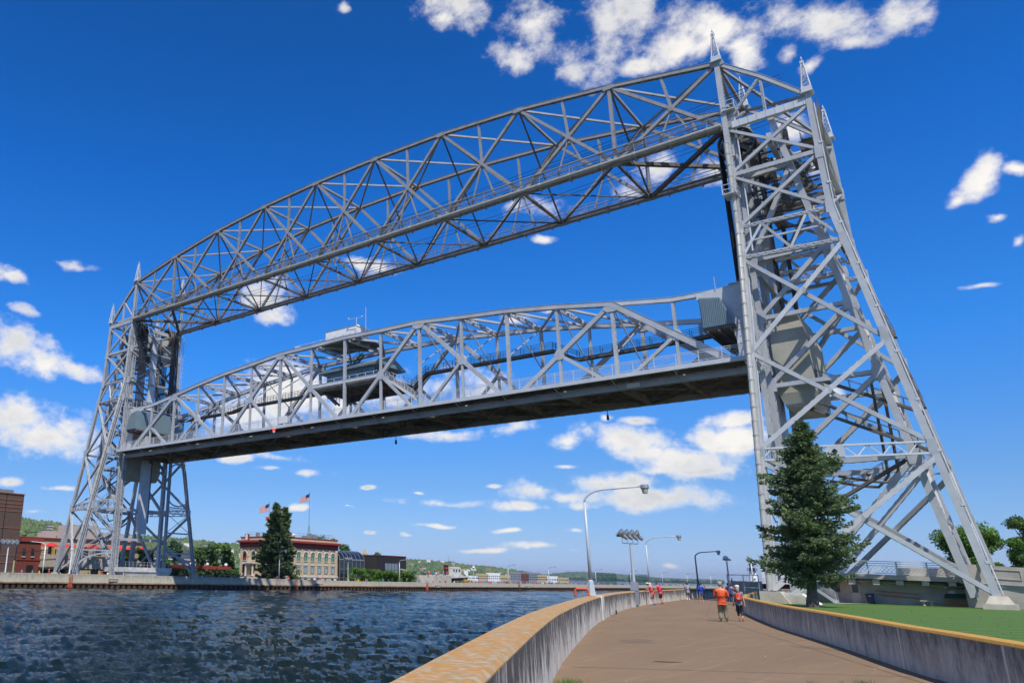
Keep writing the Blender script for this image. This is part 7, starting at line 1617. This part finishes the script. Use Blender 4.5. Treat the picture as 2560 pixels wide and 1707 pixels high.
person((-16.8,1.2,0),R(35),1.66,'woman in a burgundy top leaning where the lawn wall bends','cloth_burgundy','cloth_black',hair='hair_sandy',female=True,legl='long',lean=.15,hands=(Vector((.25,.2,1.0)),Vector((.25,-.2,1.0))),fingers=False)
person((-6.4,4.2,0),R(20),1.72,'person in a bright blue shirt beyond the woman in burgundy','cloth_blue','cloth_jeans',hair='hair_brown',legl='long',fingers=False)
person((-3.0,5.4,0),R(10),1.78,'person in a dark red cap left of the bright blue shirt','cloth_blue','cloth_jeans',hat=('cap','cloth_burgundy'),hair='hair_brown',legl='long',fingers=False)
person((-5.2,4.1,0),R(10),1.74,'person in a patterned grey top right of the bright blue shirt','cloth_grey','cloth_jeans',hair='hair_brown',legl='long',fingers=False)
person((-19.2,1.6,0),R(10),1.60,'person with straw coloured hair just behind the woman in the white cap','cloth_straw','cloth_jeans',hair='hair_sandy',female=True,legl='long',fingers=False)
# ---- crowd behind the far canal wall: small figures, one mesh each, colours told apart by group
def figure(colm,hairm,legm):
    q=MB(); q.cur=0; q.path([(0,0,.86),(0,0,1.0),(0,0,1.2),(0,0,1.38),(0,0,1.48)],[.14,.155,.17,.18,.07],8)
    for k in (1,-1): q.path([(0,.17*k,1.40),(.02,.24*k,1.15),(.12,.22*k,1.0)],[.065,.055,.045],6)
    q.cur=1
    for k in (1,-1): q.path([(0,.09*k,.9),(.02,.1*k,.5),(0,.1*k,.06)],[.1,.075,.06],6); q.box(-.06,.16,.1*k-.045,.1*k+.045,0,.08)
    q.cur=2; q.path([(0,0,1.45),(0,0,1.56)],.05,6); q.ball((.01,0,1.63),.085,.08,.11,8,6)
    q.cur=3; q.ball((-.015,0,1.68),.095,.09,.085,8,6)
    o=q.build('person',[colm,legm,'skin',hairm],None,smooth=True); return o
protos={}
cols=['red','blue','white','black','coral','grey','yellow','teal','lilac','orange','navy']
cm=dict(red='cloth_red',blue='cloth_blue',white='cloth_white',black='cloth_black',coral='cloth_coral',grey='cloth_grey',yellow='cloth_yellow',teal='cloth_teal',lilac='cloth_lilac',orange='cloth_orange',navy='cloth_jeans')
used={}
rc=np.random.RandomState(5); spots=[]
for x in (-28,-19.5,-17.9,-16.2,-14.6,-10.3,-9.4,-4.3,-3.3,-.2): spots.append((x,rc.uniform(1.0,2.2)))
for x in (33.6,34.3,36.0,36.8,37.6,38.9,42.0,44.3,45.6,46.3,48.4,50.3,51.2,54.4,56.8,57.4,60.5,61.2,68.0,68.9): spots.append((x,rc.uniform(.9,2.4)))
for x in (80,82.5,83.3,87,88,93,94.1,100,101.2,104.3,105,108,109.5): spots.append((x,rc.uniform(.9,3)))
for i in range(118): spots.append((float(rc.uniform(113,205)),float(rc.uniform(.8,6.5))))
for i in range(60): spots.append((float(205+rc.rand()*200),float(rc.uniform(.8,4))))
for i,(x,d) in enumerate(spots):
    cn=cols[rc.randint(len(cols))]; hr=('hair_brown','hair_sandy','cloth_white','hair_brown')[rc.randint(4)]
    key=(cn,)
    if key not in used: o=used[key]=figure(cm[cn],hr,('cloth_jeans','cloth_black','cloth_sand')[rc.randint(3)])
    else: o=used[key].copy(); C.objects.link(o)
    zone='by the far tower' if x<5 else 'before the beige building' if x<75 else 'below the shrubs' if x<112 else 'between tugboat and green cages' if x<205 else 'far out on the pier'
    tag(o,'small onlooker in %s behind the far canal wall, %s'%(cn,zone),'person','onlookers in %s on the far bank, %s'%(cn,zone))
    k=rc.uniform(.95,1.06); o.location=(x,NWY(x)+.5+d*.9,wtop(x)-1.1+.02); o.rotation_euler=(0,0,rc.uniform(0,6.28)); o.scale=(k,k,k)
for i in range(16):
    cn=cols[rc.randint(len(cols))]; src=used.get((cn,))
    if src is None: continue
    o=src.copy(); C.objects.link(o); o.location=(100.5+i*.8+rc.uniform(-.2,.2),111.6+rc.uniform(0,1.2),2.35-.55); o.rotation_euler=(0,0,rc.uniform(0,6.28)); tag(o,'onlooker in %s on top of the curved concrete platform'%cn,'person','onlookers in %s on the platform'%cn)
for i in range(12):
    cn=cols[rc.randint(len(cols))]; src=used.get((cn,))
    if src is None: continue
    o=src.copy(); C.objects.link(o); o.location=(float(rc.uniform(1,37)),159.6+rc.uniform(0,3),5.1); tag(o,'diner in %s on the restaurant terrace behind the far tower'%cn,'person','diners in %s on the terrace'%cn)
# ================================================================== haze over the lake and hills
q=MB(); q.box(-3000,16500,-3500,13500,-14,160); hz=q.build('haze','white_paint'); hz['kind']='stuff'; hz['label']='thin bluish haze over the lake and far hills'
hm=bpy.data.materials.new('haze'); hm.use_nodes=True; ht_=hm.node_tree; ht_.nodes.clear(); hv=ht_.nodes.new('ShaderNodeVolumePrincipled'); hv.inputs['Density'].default_value=.00006; hv.inputs['Color'].default_value=(.80,.88,1,1); hv.inputs['Anisotropy'].default_value=.3
ho=ht_.nodes.new('ShaderNodeOutputMaterial'); ht_.links.new(hv.outputs[0],ho.inputs['Volume']); hz.data.materials.clear(); hz.data.materials.append(hm)
